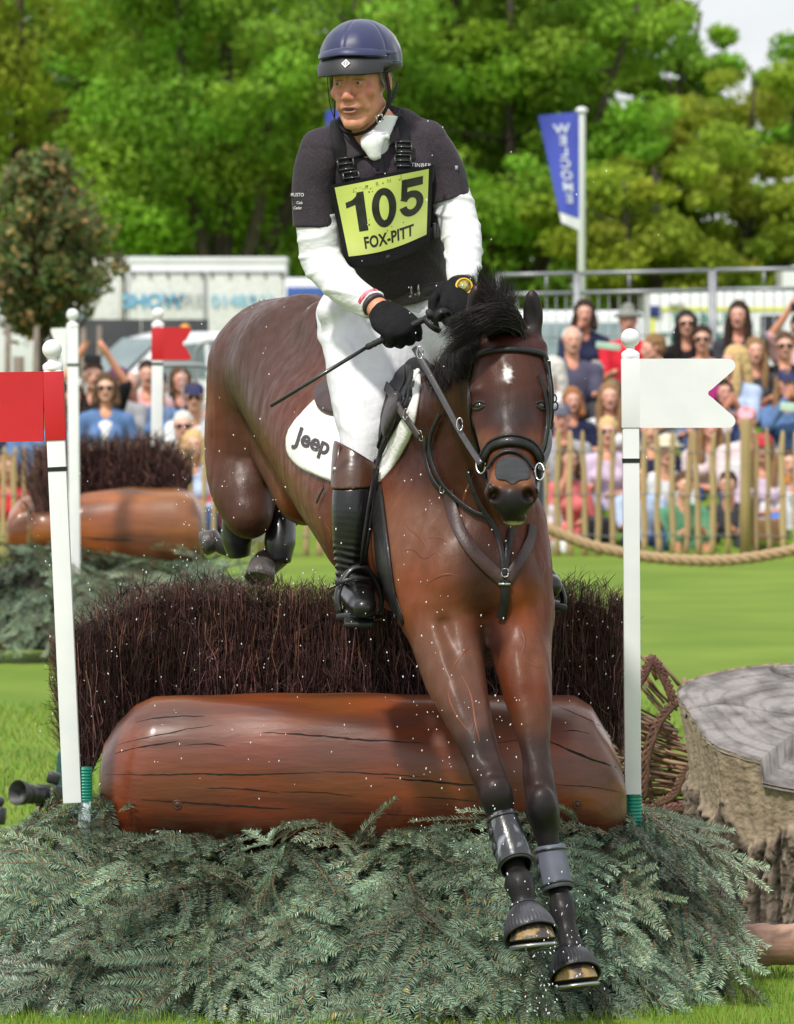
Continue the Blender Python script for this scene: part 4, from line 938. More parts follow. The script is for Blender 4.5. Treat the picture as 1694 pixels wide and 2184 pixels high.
# ---------------------------------------------------------------- stump, pole, hurdle
def stump():
    d = 19.75; s = d/FP; cx = (1738-847)*s; t = thing('tree_stump', 'large weathered grey tree stump with slanting sawn top and rugged bark below', 'stump', (cx, d, 0))
    na, nz_ = 640, 220; A = np.arange(na)*2*math.pi/na; T = np.linspace(0, 1, nz_); AA, TT = np.meshgrid(A, T)
    # front of the stump is angle -90 degrees
    cu, su = np.cos(AA), np.sin(AA)
    R0 = .355+.03*np.cos(2*AA+.6)+.015*np.cos(3*AA-.4)+.018*np.sin(5*AA+1)
    ztop = .66+.14*su-.02*cu
    Z = TT*ztop
    prof = 1+.07*np.clip((.28-TT)/.28, 0, 1)**1.5+.10*np.clip((TT-.45)/.55, 0, 1)**1.3-.04*np.sin(np.clip(TT, 0, 1)*math.pi)
    Rr = R0*prof
    q = np.stack([cu*3, su*3, Z*1.2], -1).reshape(-1, 3)
    n1 = vnoise(q, 2.2, 1).reshape(AA.shape); n2 = vnoise(q*np.array([1, 1, 2.4]), 5.5, 2).reshape(AA.shape); n3 = vnoise(q*np.array([1, 1, 4]), 15, 4).reshape(AA.shape); n4 = vnoise(q*np.array([1, 1, 2]), 33, 9).reshape(AA.shape)
    line = .57+.07*n1+.05*np.sin(AA*7)+.025*np.sin(AA*17+n1*2)+.10*np.cos(AA+2.9)*0
    lineR = line+np.where(cu < -.75, .06, 0)
    bark = 1/(1+np.exp(-(lineR-TT)/.012))
    ridg = 1-np.abs(np.sin(AA*15+1.1*n1+.45*np.sin(Z*11+n2)+.15*n2)); ridg = 1-ridg**1.6
    rid2 = 1-np.abs(np.sin(AA*34+2.6*n1+1.3*np.sin(Z*24+n2*2)+.6*n2)); rid2 = 1-rid2**1.3; ridge = ridg*(.55+.45*rid2)*(.82+.18*np.sin(Z*52+n2*4+AA*9))
    Rr = Rr+bark*(-.006+.042*ridge+.004*n3+.004*n4)+(1-bark)*(.0035*n1+.0022*np.sin(AA*60+n1*4)*1+.0015*n3)
    # ledge: the right front is sawn lower
    V = np.stack([Rr*cu, Rr*su, Z], -1)
    led = (cu > -.62+.0) & (su < -.0) & (AA > 4.22) & (AA < 5.9)
    V[..., 2] = np.where(led, np.minimum(V[..., 2], ztop-.065), V[..., 2])
    V = V.reshape(-1, 3); I = np.arange(na*nz_).reshape(nz_, na); J = np.roll(I, -1, 1)
    F = np.stack([I[:-1], J[:-1], J[1:], I[1:]], -1).reshape(-1, 4)
    bk = bark.reshape(-1)[:, None]; rg = ridge.reshape(-1)[:, None]; gn = (.9+.12*n3+.10*np.sin(AA*43+n1*5)).reshape(-1)[:, None]
    C = bk*np.array([[.95, .80, .68]])*(.10+1.1*rg)*(1+.15*n3.reshape(-1)[:, None])+(1-bk)*np.array([[2.0, 1.68, 1.34]])*gn
    m = mat('stump_wood', (.20, .185, .165), (.155, .14, .122), rough=.85, scale=22, bump=1, bscale=45, bdist=.009, vcol=True, detail=9)
    obj('weathered_trunk', npmesh('trunk', V, F, True, m, C), t, world=False)
    # top: slanted sawn face
    nr_ = 46; Vt = []; Ft = []; Ct = []
    Rt = Rr[-1]; zt = ztop[-1]
    for j in range(nr_+1):
        f = j/nr_
        for i in range(0, na, 2):
            a = A[i]; x, y = Rt[i]*f*math.cos(a), Rt[i]*f*math.sin(a)
            z = .66+.14*(y/max(.01, Rt[i]))-.02*(x/Rt[i])
            inled = (4.22 < a < 5.9) and f > .40+.06*math.sin(a*9)
            if inled: z -= .065
            crack = min(abs(((a-1.75-.15*math.sin(f*9)+math.pi) % (2*math.pi))-math.pi), abs(((a-.35-.2*math.sin(f*7)+math.pi) % (2*math.pi))-math.pi), abs(((a-3.0-.1*math.sin(f*8)+math.pi) % (2*math.pi))-math.pi)*1.6)
            cr_ = math.exp(-(crack*f/.012)**2); z -= .03*cr_*min(1, f*3)
            z -= .012*max(0, (f-.95)/.05)**2
            g = 1+.05*math.sin(f*90+3*math.sin(a*3))+.05*math.sin(a*90)*f; g *= 1-.85*cr_; g *= 1-.35*math.exp(-(((f*7.3+.5*math.sin(a*2)) % 1-.5)/.10)**2)
            Vt.append((x, y, z+.001)); Ct.append((g*.96, g*.95, g*1.0))
    m2 = na//2
    for j in range(nr_):
        for i in range(m2): Ft.append((j*m2+i, j*m2+(i+1) % m2, (j+1)*m2+(i+1) % m2, (j+1)*m2+i))
    mt = mat('sawn_top', (.27, .25, .23), (.115, .104, .098), rough=.8, scale=11, detail=12, bump=.9, bscale=60, bdist=.004, vcol=True, stretch=(1, 1, 1), lo=.4, hi=.62)
    obj('sawn_top', npmesh('top', Vt, np.array(Ft, np.int32), True, mt, Ct), t, world=False)
    # a broken slab of bark leaning at the left
    b = MB(); r = random.Random(2); pts = []
    for i in range(9):
        z = .05+.30*i/8; pts.append(Vector((-.375+.02*math.sin(i)-.03*(1-i/8)*1, -.10+.01*i, z)))
    b.tube(pts, [.055, .06, .058, .052, .05, .045, .04, .03, .012], 9, flat=(1, .45)); o = b.build('bark_slab', BARK, t, world=False)
    # chips at the foot
    for k in range(6):
        b = MB(); x = -.30+.09*k+r.uniform(-.03, .03); b.sphere((x, -.46+r.uniform(-.02, .03), .012), r.uniform(.012, .022), 8, 6, (1.4, .9, .55)); b.build('wood_chip', mat('chip', (.35, .24, .14), rough=.8), t, world=False)
stump()
def pine_pole():
    d = 18.55; t = thing('pine_pole', 'peeled pinkish pine pole lying on the grass below the stump', 'log', P(1620, 2068, d))
    b = MB(); s = d/FP; n = 40; pts = [P(1500+12*i, 2020-.35*i, d-.004*i) for i in range(n)]; rs = [(45+2.2*math.sin(i*.8)+1.5*math.sin(i*1.9))*s for i in range(n)]
    b.tube(pts, rs, 22); b.build('pole', mat('pine_bark', (.40, .24, .17), (.27, .15, .11), rough=.7, scale=12, bump=.5, bscale=40, stretch=(.5, 2, 2), bdist=.005), t)
    for u, v, w in ((1668, 1992, 9), (1560, 2000, 6), (1668, 2050, 8), (1610, 2034, 5)):
        k = MB(); p = P(u, v, d-.03); k.tube([p, p+Vector((0.002, -.012, .012 if v < 2000 else -.004))], [w*s, w*.7*s], 10); k.build('knot_stub', mat('knot', (.28, .12, .04), (.15, .06, .03), rough=.7, scale=40), t)
pine_pole()
WICK = mat('wicker', (.19, .10, .055), (.30, .19, .11), rough=.6, scale=9, stretch=(.3, 1, 1), orand=.5)
def hurdle():
    d = 20.7; r = random.Random(8); t = thing('wicker_hurdle', 'broken woven wicker hurdle of brown rods between the right flag post and the stump', 'hurdle', P(1400, 1830, d))
    for i in range(58):
        v = 1505+i*6.1; u1 = 1500+r.uniform(-12, 10)+(14 if v > 1650 else 0); u0 = 1245+r.uniform(-10, 20)
        if v < 1640: u1 = interp(v, [(1520, 1440), (1580, 1480), (1640, 1500)])+r.uniform(-6, 6)
        dv = interp(v, [(1500, 85), (1600, 60), (1700, 12), (1860, -22)]); dd = r.uniform(-.04, .04)
        pts = [P(u0+(u1-u0)*k/9, v-dv*.5+dv*k/9*1.0+r.uniform(-2.5, 2.5), d+dd+.018*math.sin(k*1.9+i*math.pi)) for k in range(10)]
        b = MB(); b.tube(spline(pts, 3), r.uniform(2.4, 5.0)*d/FP, 5); b.build('rod', WICK, t)
    for i in range(12):  # loose slanting rods at the top
        u = 1368+r.uniform(-6, 40); v = r.uniform(1395, 1520); l = r.uniform(40, 120)
        b = MB(); b.tube([P(u, v, d), P(u+l*.62, v+l*.75+r.uniform(-20, 10), d+r.uniform(-.05, .05))], r.uniform(2.5, 4.5)*d/FP, 5); b.build('rod', WICK, t)
    for path in ([(1340, 1490), (1372, 1440), (1392, 1405), (1420, 1450), (1440, 1500)], [(1372, 1700), (1378, 1620), (1402, 1545), (1440, 1500), (1492, 1482)], [(1375, 1755), (1400, 1715), (1435, 1695), (1455, 1655), (1480, 1625)], [(1380, 1770), (1410, 1728), (1460, 1722), (1500, 1735)]):
        c = spline([P(u, v, d-.06) for u, v in path], 9)
        for k in range(4):
            pts = [p+Vector((math.cos(i*.75+k*1.57), .6, math.sin(i*.75+k*1.57)))*.0105 for i, p in enumerate(c)]
            b = MB(); b.tube(pts, .0075, 6); b.build('braided_rim', mat('wicker_rim', (.085, .035, .022), (.14, .065, .04), rough=.6, scale=30, orand=.3), t)
    for u0, v0, u1, v1 in ((1395, 1800, 1380, 1560), (1440, 1830, 1425, 1560), (1480, 1830, 1478, 1640), (1330, 1830, 1320, 1500), (1376, 1400, 1402, 1450), (1459, 1445, 1468, 1490)):
        b = MB(); b.tube([P(u0, v0, d+.01), P(u1, v1, d+.01)], 5*d/FP, 7); b.build('upright', WICK, t)
hurdle()
def remotes():
    blk = mat('camera_black', (.012, .012, .014), (.022, .022, .026), rough=.38, scale=30); hood = mat('hood_black', (.02, .02, .022), rough=.5)
    for (u, v, d, lab, k) in ((92, 1697, 24.4, 'black camera with long lens lying low on the grass beside the leaning red flag post', 1.0), (-22, 1738, 23.6, 'black camera lens hood just peeking in at the left edge of the lawn', .75)):
        s = d/FP; t = thing('camera', lab, 'camera', P(u, v+46, d))
        c = P(u, v, d); a = P(u-52*k, v-6, d-.10); ax = (a-c).normalized(); q = ax.to_track_quat('Z', 'Y').to_matrix(); ln = (a-c).length
        b = MB(); b.lathe([(.030*k, 0), (.034*k, ln*.2), (.034*k, ln*.42), (.037*k, ln*.45), (.037*k, ln*.6), (.033*k, ln*.64)], c, 24, q); b.build('lens_barrel', blk, t)
        b = MB(); b.lathe([(.034*k, ln*.62), (.043*k, ln*.8), (.048*k, ln*1.05), (.045*k, ln*1.05), (.036*k, ln*.7)], c, 24, q); b.build('lens_hood', hood, t)
        b = MB(); b.box(c-ax*.035, (.10*k, .05*k, .085*k), q @ Matrix.Rotation(R(90), 3, 'X'), bev=.008); b.build('body', blk, t)
        b = MB(); b.box(c-ax*.035+Vector((.015, 0, .068*k)), (.05*k, .05*k, .045*k), Matrix.Rotation(.3, 3, 'Y'), bev=.012); b.build('prism_housing', blk, t)
        b = MB(); g = Vector((c.x, c.y, 0.0))
        for an in (0, 2.1, 4.2): b.tube([c-Vector((0, 0, .03)), Vector((c.x+.07*math.cos(an), c.y+.07*math.sin(an), .003))], .006, 7)
        b.build('tripod_leg', blk, t)
    d = 25.3; t = thing('equipment_case', 'upright teal green case standing on the lawn behind the leaning red flag post', 'case', P(150, 1740, d)); s = d/FP
    b = MB(); p = P(147, 1655, d); b.box((p.x, p.y, p.z-.04), (.10, .14, .27), Matrix.Rotation(.06, 3, 'Y'), bev=.014); b.build('shell', mat('teal_case', (.005, .075, .07), (.004, .06, .055), rough=.5, scale=20, bump=.2), t, auto=40)
    b = MB(); b.tube(spline([p+Vector((-.03, 0, .09)), p+Vector((-.02, 0, .125)), p+Vector((.02, 0, .125)), p+Vector((.03, 0, .09))], 4), .006, 7); b.build('handle', blk, t)
remotes()
# ================================================================ the horse
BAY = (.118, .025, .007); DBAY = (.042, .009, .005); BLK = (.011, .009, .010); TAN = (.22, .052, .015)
def px(r, d=17.8): return r*d/FP
HS = SDF(); HD = {}
def hc(pts, k=.03, col=BAY, u=None, sq=1.0):
    HS.path([(P(*a[:3]), px(a[3], a[2]))+((a[4],) if len(a) > 4 else (col,)) for a in pts], k, col, u, sq)
def he(c, r, k=.02, col=BAY, rot=None, op='u'):
    HS.el(P(*c), [px(q, c[2]) for q in r], rot, k, col, op)
# barrel and quarters
hc([(640, 800, 18.95, 148), (740, 920, 18.62, 176), (830, 1030, 18.28, 196), (905, 1110, 18.05, 204), (985, 1165, 17.85, 172)], .06)
hc([(600, 762, 19.12, 126), (650, 775, 18.95, 142)], .06)
hc([(570, 790, 19.12, 128), (553, 890, 19.14, 116), (522, 985, 19.12, 85), (522, 1055, 19.05, 68), (530, 1098, 19.0, 50)], .035)
hc([(650, 790, 19.35, 140), (640, 950, 19.3, 95), (650, 1060, 19.2, 55)], .05)            # far quarter
he((660, 690, 18.9), (46, 30, 42), .06)                                                        # point of hip
hc([(700, 640+55, 18.7, 55), (800, 800, 18.4, 70), (900, 880, 18.05, 85)], .08)                 # back line under the saddle
hc([(600, 960, 18.95, 60), (650, 1060, 18.8, 60)], .07, TAN)                                   # flank fold
# chest, shoulders
hc([(930, 1110, 17.82, 118), (925, 1190, 17.72, 112), (935, 1290, 17.66, 92)], .05)
hc([(1080, 1120, 17.72, 88), (1100, 1200, 17.68, 78), (1108, 1300, 17.66, 70)], .045)
he((975, 1235, 17.58), (66, 50, 75), .06); he((1090, 1240, 17.58), (50, 45, 75), .055)          # breast muscles
hc([(1010, 1180, 17.68, 110), (1020, 1290, 17.72, 105), (1020, 1350, 17.85, 78)], .05, DBAY)
# fore legs
FY = (0.2, 1, 0)
hc([(944, 1300, 17.66, 84), (956, 1370, 17.60, 77), (970, 1440, 17.53, 66), (992, 1510, 17.46, 53), (1020, 1590, 17.40, 41), (1040, 1645, 17.36, 35)], .03, BAY, FY, 1.12)
hc([(1040, 1645, 17.36, 35), (1060, 1700, 17.33, 36), (1068, 1748, 17.31, 27), (1080, 1800, 17.28, 23), (1102, 1858, 17.24, 23), (1110, 1886, 17.21, 31), (1116, 1925, 17.19, 24), (1126, 1955, 17.16, 29)], .018, BLK)
he((1058, 1695, 17.295), (33, 24, 40), .015, BLK); he((1040, 1700, 17.34), (18, 20, 24), .015, BLK)
he((1092, 1890, 17.25), (18, 26, 20), .02, BLK)                                                 # ergot side of the fetlock
hc([(1108, 1310, 17.66, 72), (1112, 1380, 17.60, 65), (1120, 1440, 17.54, 58), (1131, 1510, 17.49, 47), (1141, 1590, 17.44, 33), (1147, 1655, 17.41, 31)], .03, BAY, FY, 1.12)
hc([(1147, 1655, 17.41, 31), (1158, 1725, 17.38, 35), (1168, 1790, 17.37, 26), (1178, 1840, 17.36, 22), (1193, 1905, 17.33, 22), (1199, 1938, 17.31, 28), (1210, 1985, 17.28, 22), (1219, 2022, 17.25, 28)], .018, BLK)
he((1156, 1720, 17.345), (32, 24, 44), .015, BLK); he((1138, 1728, 17.38), (15, 18, 26), .015, BLK)
he((935, 1395, 17.68), (34, 40, 34), .03); he((985, 1395, 17.54), (26, 24, 60), .03)            # elbow, forearm muscle
hc([(1000, 1420, 17.50, 18), (1030, 1560, 17.38, 13)], .02); hc([(1090, 1420, 17.56, 16), (1125, 1560, 17.45, 12)], .02)
for gr in ([(1046, 1215, 17.42), (1050, 1300, 17.47), (1052, 1400, 17.55)], [(946, 1330, 17.52), (985, 1440, 17.42), (1012, 1530, 17.35)], [(1012, 1420, 17.44), (1030, 1530, 17.35), (1045, 1600, 17.33)], [(1135, 1400, 17.48), (1146, 1500, 17.41), (1150, 1590, 17.38)], [(884, 1060, 17.62), (872, 1150, 17.58), (884, 1260, 17.53)]):
    HS.path([(P(*q), .011) for q in gr], .03, None); HS.ops[-1] = (HS.ops[-1][0], .03, None, 's')
# neck
hc([(905, 930, 18.05, 112), (960, 930, 17.86, 118), (1015, 850, 17.66, 98), (1062, 775, 17.50, 74)], .05, DBAY, (.35, 0, -.9), 1.06)
hc([(985, 1060, 17.80, 125), (1040, 960, 17.66, 98), (1070, 860, 17.55, 76)], .05, DBAY)
hc([(1040, 1130, 17.70, 88), (1062, 1040, 17.62, 68)], .05, DBAY)
# head
hc([(1087, 775, 17.42, 70, DBAY), (1088, 830, 17.39, 74, DBAY), (1090, 905, 17.345, 66, DBAY), (1092, 975, 17.27, 50, BAY), (1092, 1035, 17.21, 45, BAY)], .03, DBAY, (1, 0, 0), 1.06)
hc([(1078, 840, 17.50, 74), (1084, 930, 17.42, 62), (1091, 1040, 17.25, 38)], .04, DBAY)
for sx, ux in ((-1, 1018), (1, 1160)):
    he((ux, 833, 17.355), (17, 24, 18), .018, DBAY); he((ux+sx*1, 860, 17.35), (13, 20, 14), .012, BLK)
    hc([(ux-sx*4, 880, 17.36, 16), (1091+sx*42, 975, 17.27, 14)], .03, BAY)
    hc([(ux-sx*22, 795, 17.38, 22), (ux-sx*10, 740, 17.42, 18)], .03, DBAY)
    he((1091+sx*34, 1056, 17.155), (23, 24, 24), .012, BLK)
    hc([(1091+sx*30, 1015, 17.18, 14), (1091+sx*36, 1045, 17.155, 15)], .02, BAY)
he((1092, 1080, 17.165), (36, 34, 28), .02, BLK); he((1096, 1104, 17.20), (30, 30, 18), .012, BLK)
he((1092, 1060, 17.135), (20, 16, 26), .02, BLK)
for sx in (-1, 1):   # nostrils: open commas, wider above
    Rm = Matrix.Rotation(-sx*.55, 3, 'Y'); he((1091+sx*37, 1056, 17.125), (13, 30, 17), .006, BLK, Rm, 's')
# ears
he((1137, 670, 17.44), (23, 13, 58), .012, DBAY, Matrix.Rotation(-.04, 3, 'Y')); he((1134, 672, 17.415), (16, 16, 46), .005, BLK, Matrix.Rotation(-.04, 3, 'Y'), 's'); he((1132, 722, 17.44), (22, 18, 20), .02, DBAY)
he((1016, 655, 17.46), (22, 13, 54), .012, DBAY, Matrix.Rotation(.06, 3, 'Y')); he((1019, 658, 17.435), (16, 16, 42), .005, BLK, Matrix.Rotation(.06, 3, 'Y'), 's'); he((1036, 706, 17.46), (24, 20, 22), .02, DBAY)
# hind limbs folded under
hc([(530, 1098, 19.0, 46), (505, 1120, 19.15, 28), (508, 1165, 19.25, 22), (478, 1164, 19.32, 20), (466, 1160, 19.36, 15)], .015, BLK)
hc([(640, 1060, 19.2, 48), (608, 1105, 19.2, 27), (600, 1175, 19.12, 25), (572, 1198, 19.06, 30), (560, 1212, 19.04, 30)], .02, (.07, .045, .035))
PAINT = [((1134, 655, 17.425), 30, BLK, .97), ((1133, 690, 17.425), 22, BLK, .9), ((1018, 650, 17.445), 28, BLK, .97), ((1040, 1240, 17.5), 60, (.022, .008, .006), .8), ((560, 1080, 18.95), 90, (.055, .022, .014), .7), ((530, 960, 19.0), 60, (.10, .03, .012), .6), ((720, 1200, 18.3), 80, (.10, .05, .034), .6), ((1110, 1230, 17.5), 50, (.075, .022, .010), .7), ((1000, 1440, 17.42), 40, (.05, .02, .014), .5),((600, 700, 18.85), 190, (.060, .032, .026), .85), ((560, 800, 18.95), 130, (.075, .035, .025), .7), ((450, 860, 19.2), 55, TAN, .8), ((600, 880, 18.9), 45, TAN, .6), ((625, 1010, 18.8), 70, TAN, .9),  # coat markings, plus neck, chest, belly, quarter shade and rump sheen painted in
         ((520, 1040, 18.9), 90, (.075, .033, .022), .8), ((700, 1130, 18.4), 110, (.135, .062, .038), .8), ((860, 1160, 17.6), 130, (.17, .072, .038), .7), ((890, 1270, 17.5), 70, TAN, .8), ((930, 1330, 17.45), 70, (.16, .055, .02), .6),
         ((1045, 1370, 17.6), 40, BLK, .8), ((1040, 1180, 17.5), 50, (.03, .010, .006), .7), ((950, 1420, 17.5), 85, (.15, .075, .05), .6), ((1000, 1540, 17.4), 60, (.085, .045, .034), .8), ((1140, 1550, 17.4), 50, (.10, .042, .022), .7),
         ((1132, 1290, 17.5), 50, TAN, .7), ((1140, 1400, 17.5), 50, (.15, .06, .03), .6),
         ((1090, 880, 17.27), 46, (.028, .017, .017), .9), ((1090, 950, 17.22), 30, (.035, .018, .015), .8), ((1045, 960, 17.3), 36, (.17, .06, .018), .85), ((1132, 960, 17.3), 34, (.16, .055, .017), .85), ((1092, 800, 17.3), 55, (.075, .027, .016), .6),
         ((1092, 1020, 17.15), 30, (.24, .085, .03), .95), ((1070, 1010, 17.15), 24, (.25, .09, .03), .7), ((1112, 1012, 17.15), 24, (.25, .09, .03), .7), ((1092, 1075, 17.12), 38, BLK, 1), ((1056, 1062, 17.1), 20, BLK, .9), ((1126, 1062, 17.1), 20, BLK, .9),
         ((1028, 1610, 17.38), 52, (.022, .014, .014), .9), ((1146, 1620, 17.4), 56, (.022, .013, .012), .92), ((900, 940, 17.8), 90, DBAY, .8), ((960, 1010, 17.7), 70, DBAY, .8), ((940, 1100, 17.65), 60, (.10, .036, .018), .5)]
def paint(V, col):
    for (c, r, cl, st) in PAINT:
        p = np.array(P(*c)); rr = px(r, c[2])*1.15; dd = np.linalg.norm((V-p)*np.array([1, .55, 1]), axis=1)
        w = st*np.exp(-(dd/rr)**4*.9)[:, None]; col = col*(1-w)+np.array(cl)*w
    # a white star between the eyes
    s = px(1, 17.3); q = (V-np.array(P(1083, 797, 17.3)))
    rr = np.sqrt((q[:, 0]/(11*s))**2+(q[:, 2]/(20*s))**2)+.35*vnoise(V, 420, 5); w = np.clip(1.6-rr*1.5, 0, 1)*(V[:, 1] < 17.4)*(V[:, 1] > 17); col = col*(1-w[:, None])+np.array((.80, .78, .78))*w[:, None]
    # foam at the lips
    q = (V-np.array(P(1097, 1118, 17.15))); rr = np.sqrt((q[:, 0]/(34*s))**2+(q[:, 2]/(7*s))**2)+.4*vnoise(V, 300, 2); w = np.clip(1.5-rr*1.4, 0, 1)*(V[:, 1] < 17.35)*(V[:, 1] > 16.9); col = col*(1-w[:, None])+np.array((.55, .55, .45))*w[:, None]
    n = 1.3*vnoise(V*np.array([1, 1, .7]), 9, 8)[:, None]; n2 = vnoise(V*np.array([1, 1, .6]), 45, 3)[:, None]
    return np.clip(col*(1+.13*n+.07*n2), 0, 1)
def hdisp(V, N):
    # ribs under the wet skin, muscle relief
    z = V[:, 2]; x = V[:, 0]; belly = np.exp(-((x-P(720, 1100, 18.4).x)/.13)**2)*np.exp(-((z-P(700, 1110, 18.4).z)/.16)**2)
    return belly*.0012*np.sin(x*95+z*22+vnoise(V, 9, 3)*1.2)+.0016*vnoise(V, 16, 6)+.0007*vnoise(V, 50, 7)
COAT = mat('horse_coat', (1, 1, 1), (.86, .84, .84), rough=.5, scale=26, detail=8, bump=.55, bscale=190, vcol=True, spec=.22, stretch=(1.6, 1.6, .3), bdist=.002, vrough=.2, coat=.10, coatr=.28)
horse = thing('horse', 'dark bay horse with a small white star, jumping down over the near log', 'horse', P(1000, 2100, 17.9))
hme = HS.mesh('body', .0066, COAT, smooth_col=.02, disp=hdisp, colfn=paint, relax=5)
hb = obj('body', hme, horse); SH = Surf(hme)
def veins():
    V_ = [[(850, 1080), (872, 1125), (900, 1150), (918, 1190)], [(905, 1150), (938, 1146), (968, 1165)], [(838, 1180), (880, 1172), (905, 1190), (930, 1178), (945, 1195)], [(905, 1255), (925, 1235), (955, 1225), (985, 1230)],
          [(1010, 1375), (992, 1388), (975, 1410), (962, 1440)], [(962, 1440), (955, 1480), (975, 1530), (1010, 1570)], [(975, 1420), (1005, 1480), (1015, 1540), (1025, 1590)],
          [(1150, 1170), (1162, 1210), (1150, 1250)], [(1110, 1400), (1140, 1420), (1165, 1425)], [(640, 1090), (660, 1120), (665, 1150)], [(690, 1110), (705, 1140), (700, 1170)], [(1105, 1330), (1120, 1365), (1112, 1400)], [(1015, 1000), (990, 1060), (985, 1110)]]
    m = mat('vein_skin', (.15, .045, .020), (.12, .034, .016), rough=.5, scale=26, spec=.22, coat=.2, coatr=.3)
    for pl in V_:
        b = MB()
        L_ = spline([Vector((u, v, 0)) for u, v in pl], 7); hs = [SH.hit(p.x, p.y, -.0004) for p in L_]; hs = [h for h in hs if h[0] is not None]; pts = [h[0] for h in hs]; nn_ = [h[1] for h in hs]
        if len(pts) > 3 and max((a-b_).length for a, b_ in zip(pts, pts[1:])) < .06: n = len(pts); b.tube(pts, [0.0034*math.sin(math.pi*(.06+.88*i/(n-1))) for i in range(n)], 10, flat=(.36, 1.25), up=(lambda i: nn_[i])); b.build('vein', m, horse)
veins()
EYEB = mat('horse_eye', (.006, .004, .004), rough=.08, coat=1)
for ux, s in ((1012, -1), (1166, 1)):
    p, n = SH.hit(ux-s*9, 865); r_ = px(13); c = p-n*r_*.72
    b = MB(); b.sphere(c, r_, 20, 12, (1, 1, .82)); b.build('eye', EYEB, horse)
    for dz, nm in ((.62, 'upper_lid'), (-.55, 'lower_lid')):
        b = MB(); lid = []
        for k in range(9):
            t = -1+k/4; q = SH.hit(ux-s*9+t*15, 865-(dz*14)*math.cos(t*1.35)+t*s*3)[0]; lid.append(q if q is not None else c+Vector((t*.018, -.01, 0)))
        b.tube(lid, [.0015, .003, .0038, .0042, .0042, .0042, .0038, .003, .0015], 8); b.build(nm, mat('horse_lid', (.020, .010, .008), rough=.5), horse)
def hooves():
    hm = mat('hoof_horn', (.30, .20, .075), (.055, .042, .040), rough=.45, scale=26, lo=.42, hi=.54, bump=.3); sm_ = mat('shoe_steel', (.45, .46, .48), (.3, .3, .32), rough=.3, metal=.9)
    for (u, v, d, w, tilt, yaw) in ((1136, 2003, 17.13, 47, -.06, -.10), (1229, 2088, 17.22, 45, -.06, -.12)):
        c = P(u, v, d); q = Matrix.Rotation(yaw, 3, 'Y') @ Matrix.Rotation(tilt*2.2, 3, 'X'); r = px(w)
        b = MB(); pr = [(.86, .9), (.92, .45), (1.0, 0), (1.0, -.02)]; V = []; F = []; n = 28
        for (k, z) in pr:
            for i in range(n):
                a = 2*math.pi*i/n; fr = 1.12 if math.sin(a) < 0 else .9; V.append(c+q @ Vector((math.cos(a)*r*k, math.sin(a)*r*k*fr-(1-z)*r*.35+.012, z*r*.75)))
        for j in range(len(pr)-1):
            for i in range(n): F.append((j*n+i, j*n+(i+1) % n, (j+1)*n+(i+1) % n, (j+1)*n+i))
        F.append(tuple(range(n))); F.append(tuple((len(pr)-1)*n+i for i in range(n))[::-1]); b.raw(V, F); b.build('hoof', hm, horse)
        b = MB(); pts = [c+q @ Vector((math.cos(a)*r*.93, math.sin(a)*r*.93*(1.12 if math.sin(a) < 0 else .9)-r*.35+.012, -.018)) for a in np.linspace(R(-235), R(55), 26)]
        b.tube(pts, .0055, 8, flat=(1, 1.6), up=Vector((0, 0, 1))); b.build('shoe', sm_, horse)
    for (u, v, d, w, rx, ry) in ((446, 1156, 19.37, 27, .25, 1.25), (556, 1222, 19.0, 33, -.5, .2)):
        c = P(u, v, d); q = Matrix.Rotation(ry, 3, 'Y') @ Matrix.Rotation(rx, 3, 'X'); b = MB(); r = px(w, d)
        b.lathe([(r*.2, r*.9), (r*.8, r*.8), (r*.95, 0), (r*1.0, -r*.45), (r*.9, -r*.5), (r*.85, -r*.35), (r*.3, -r*.3)], c, 22, q); b.build('hoof', mat('hoof_grey', (.10, .085, .078), (.05, .045, .045), rough=.4, scale=40, bump=.3), horse)
hooves()
HAIR = mat('mane_hair', (.010, .008, .009), (.018, .013, .012), rough=.45, scale=20, spec=.3, vcol=True)
def strands(name, gen, N, rad, parent, m=HAIR, seed=1, seg=9, sides=3):
    r = np.random.RandomState(seed); Vs = []; Fs = []; Cs = []
    for i in range(N):
        ctrl = gen(r, i); n = seg; T = np.linspace(0, 1, n+1); c = np.array(ctrl, float)
        # bezier of 4
        B = ((1-T)**3)[:, None]*c[0]+(3*T*(1-T)**2)[:, None]*c[1]+(3*T*T*(1-T))[:, None]*c[2]+(T**3)[:, None]*c[3]
        B += np.sin(T*r.uniform(3, 9)+r.rand()*6)[:, None]*r.normal(size=3)*.0025*T[:, None]
        rr = rad*r.uniform(.6, 1.3)*(1-.8*T**1.5)
        ang = np.arange(sides)*2*math.pi/sides
        off = np.stack([np.cos(ang), np.sin(ang)*.7, np.sin(ang+.6)*.8], 1)
        Vs.append((B[:, None, :]+off[None]*rr[:, None, None]).reshape(-1, 3)); g = r.uniform(.6, 1.7); Cs.append(np.full(((n+1)*sides, 3), g))
    b = np.arange(n)*sides; k = np.arange(sides); k2 = (k+1) % sides
    f = np.stack([b[:, None]+k, b[:, None]+k2, b[:, None]+sides+k2, b[:, None]+sides+k], -1).reshape(-1, 4)
    F = (f[None]+(np.arange(N)*(n+1)*sides)[:, None, None]).reshape(-1, 4)
    return obj(name, npmesh(name, np.concatenate(Vs), F, True, m, np.concatenate(Cs)), parent)
A = lambda u, v, d: np.array(P(u, v, d))
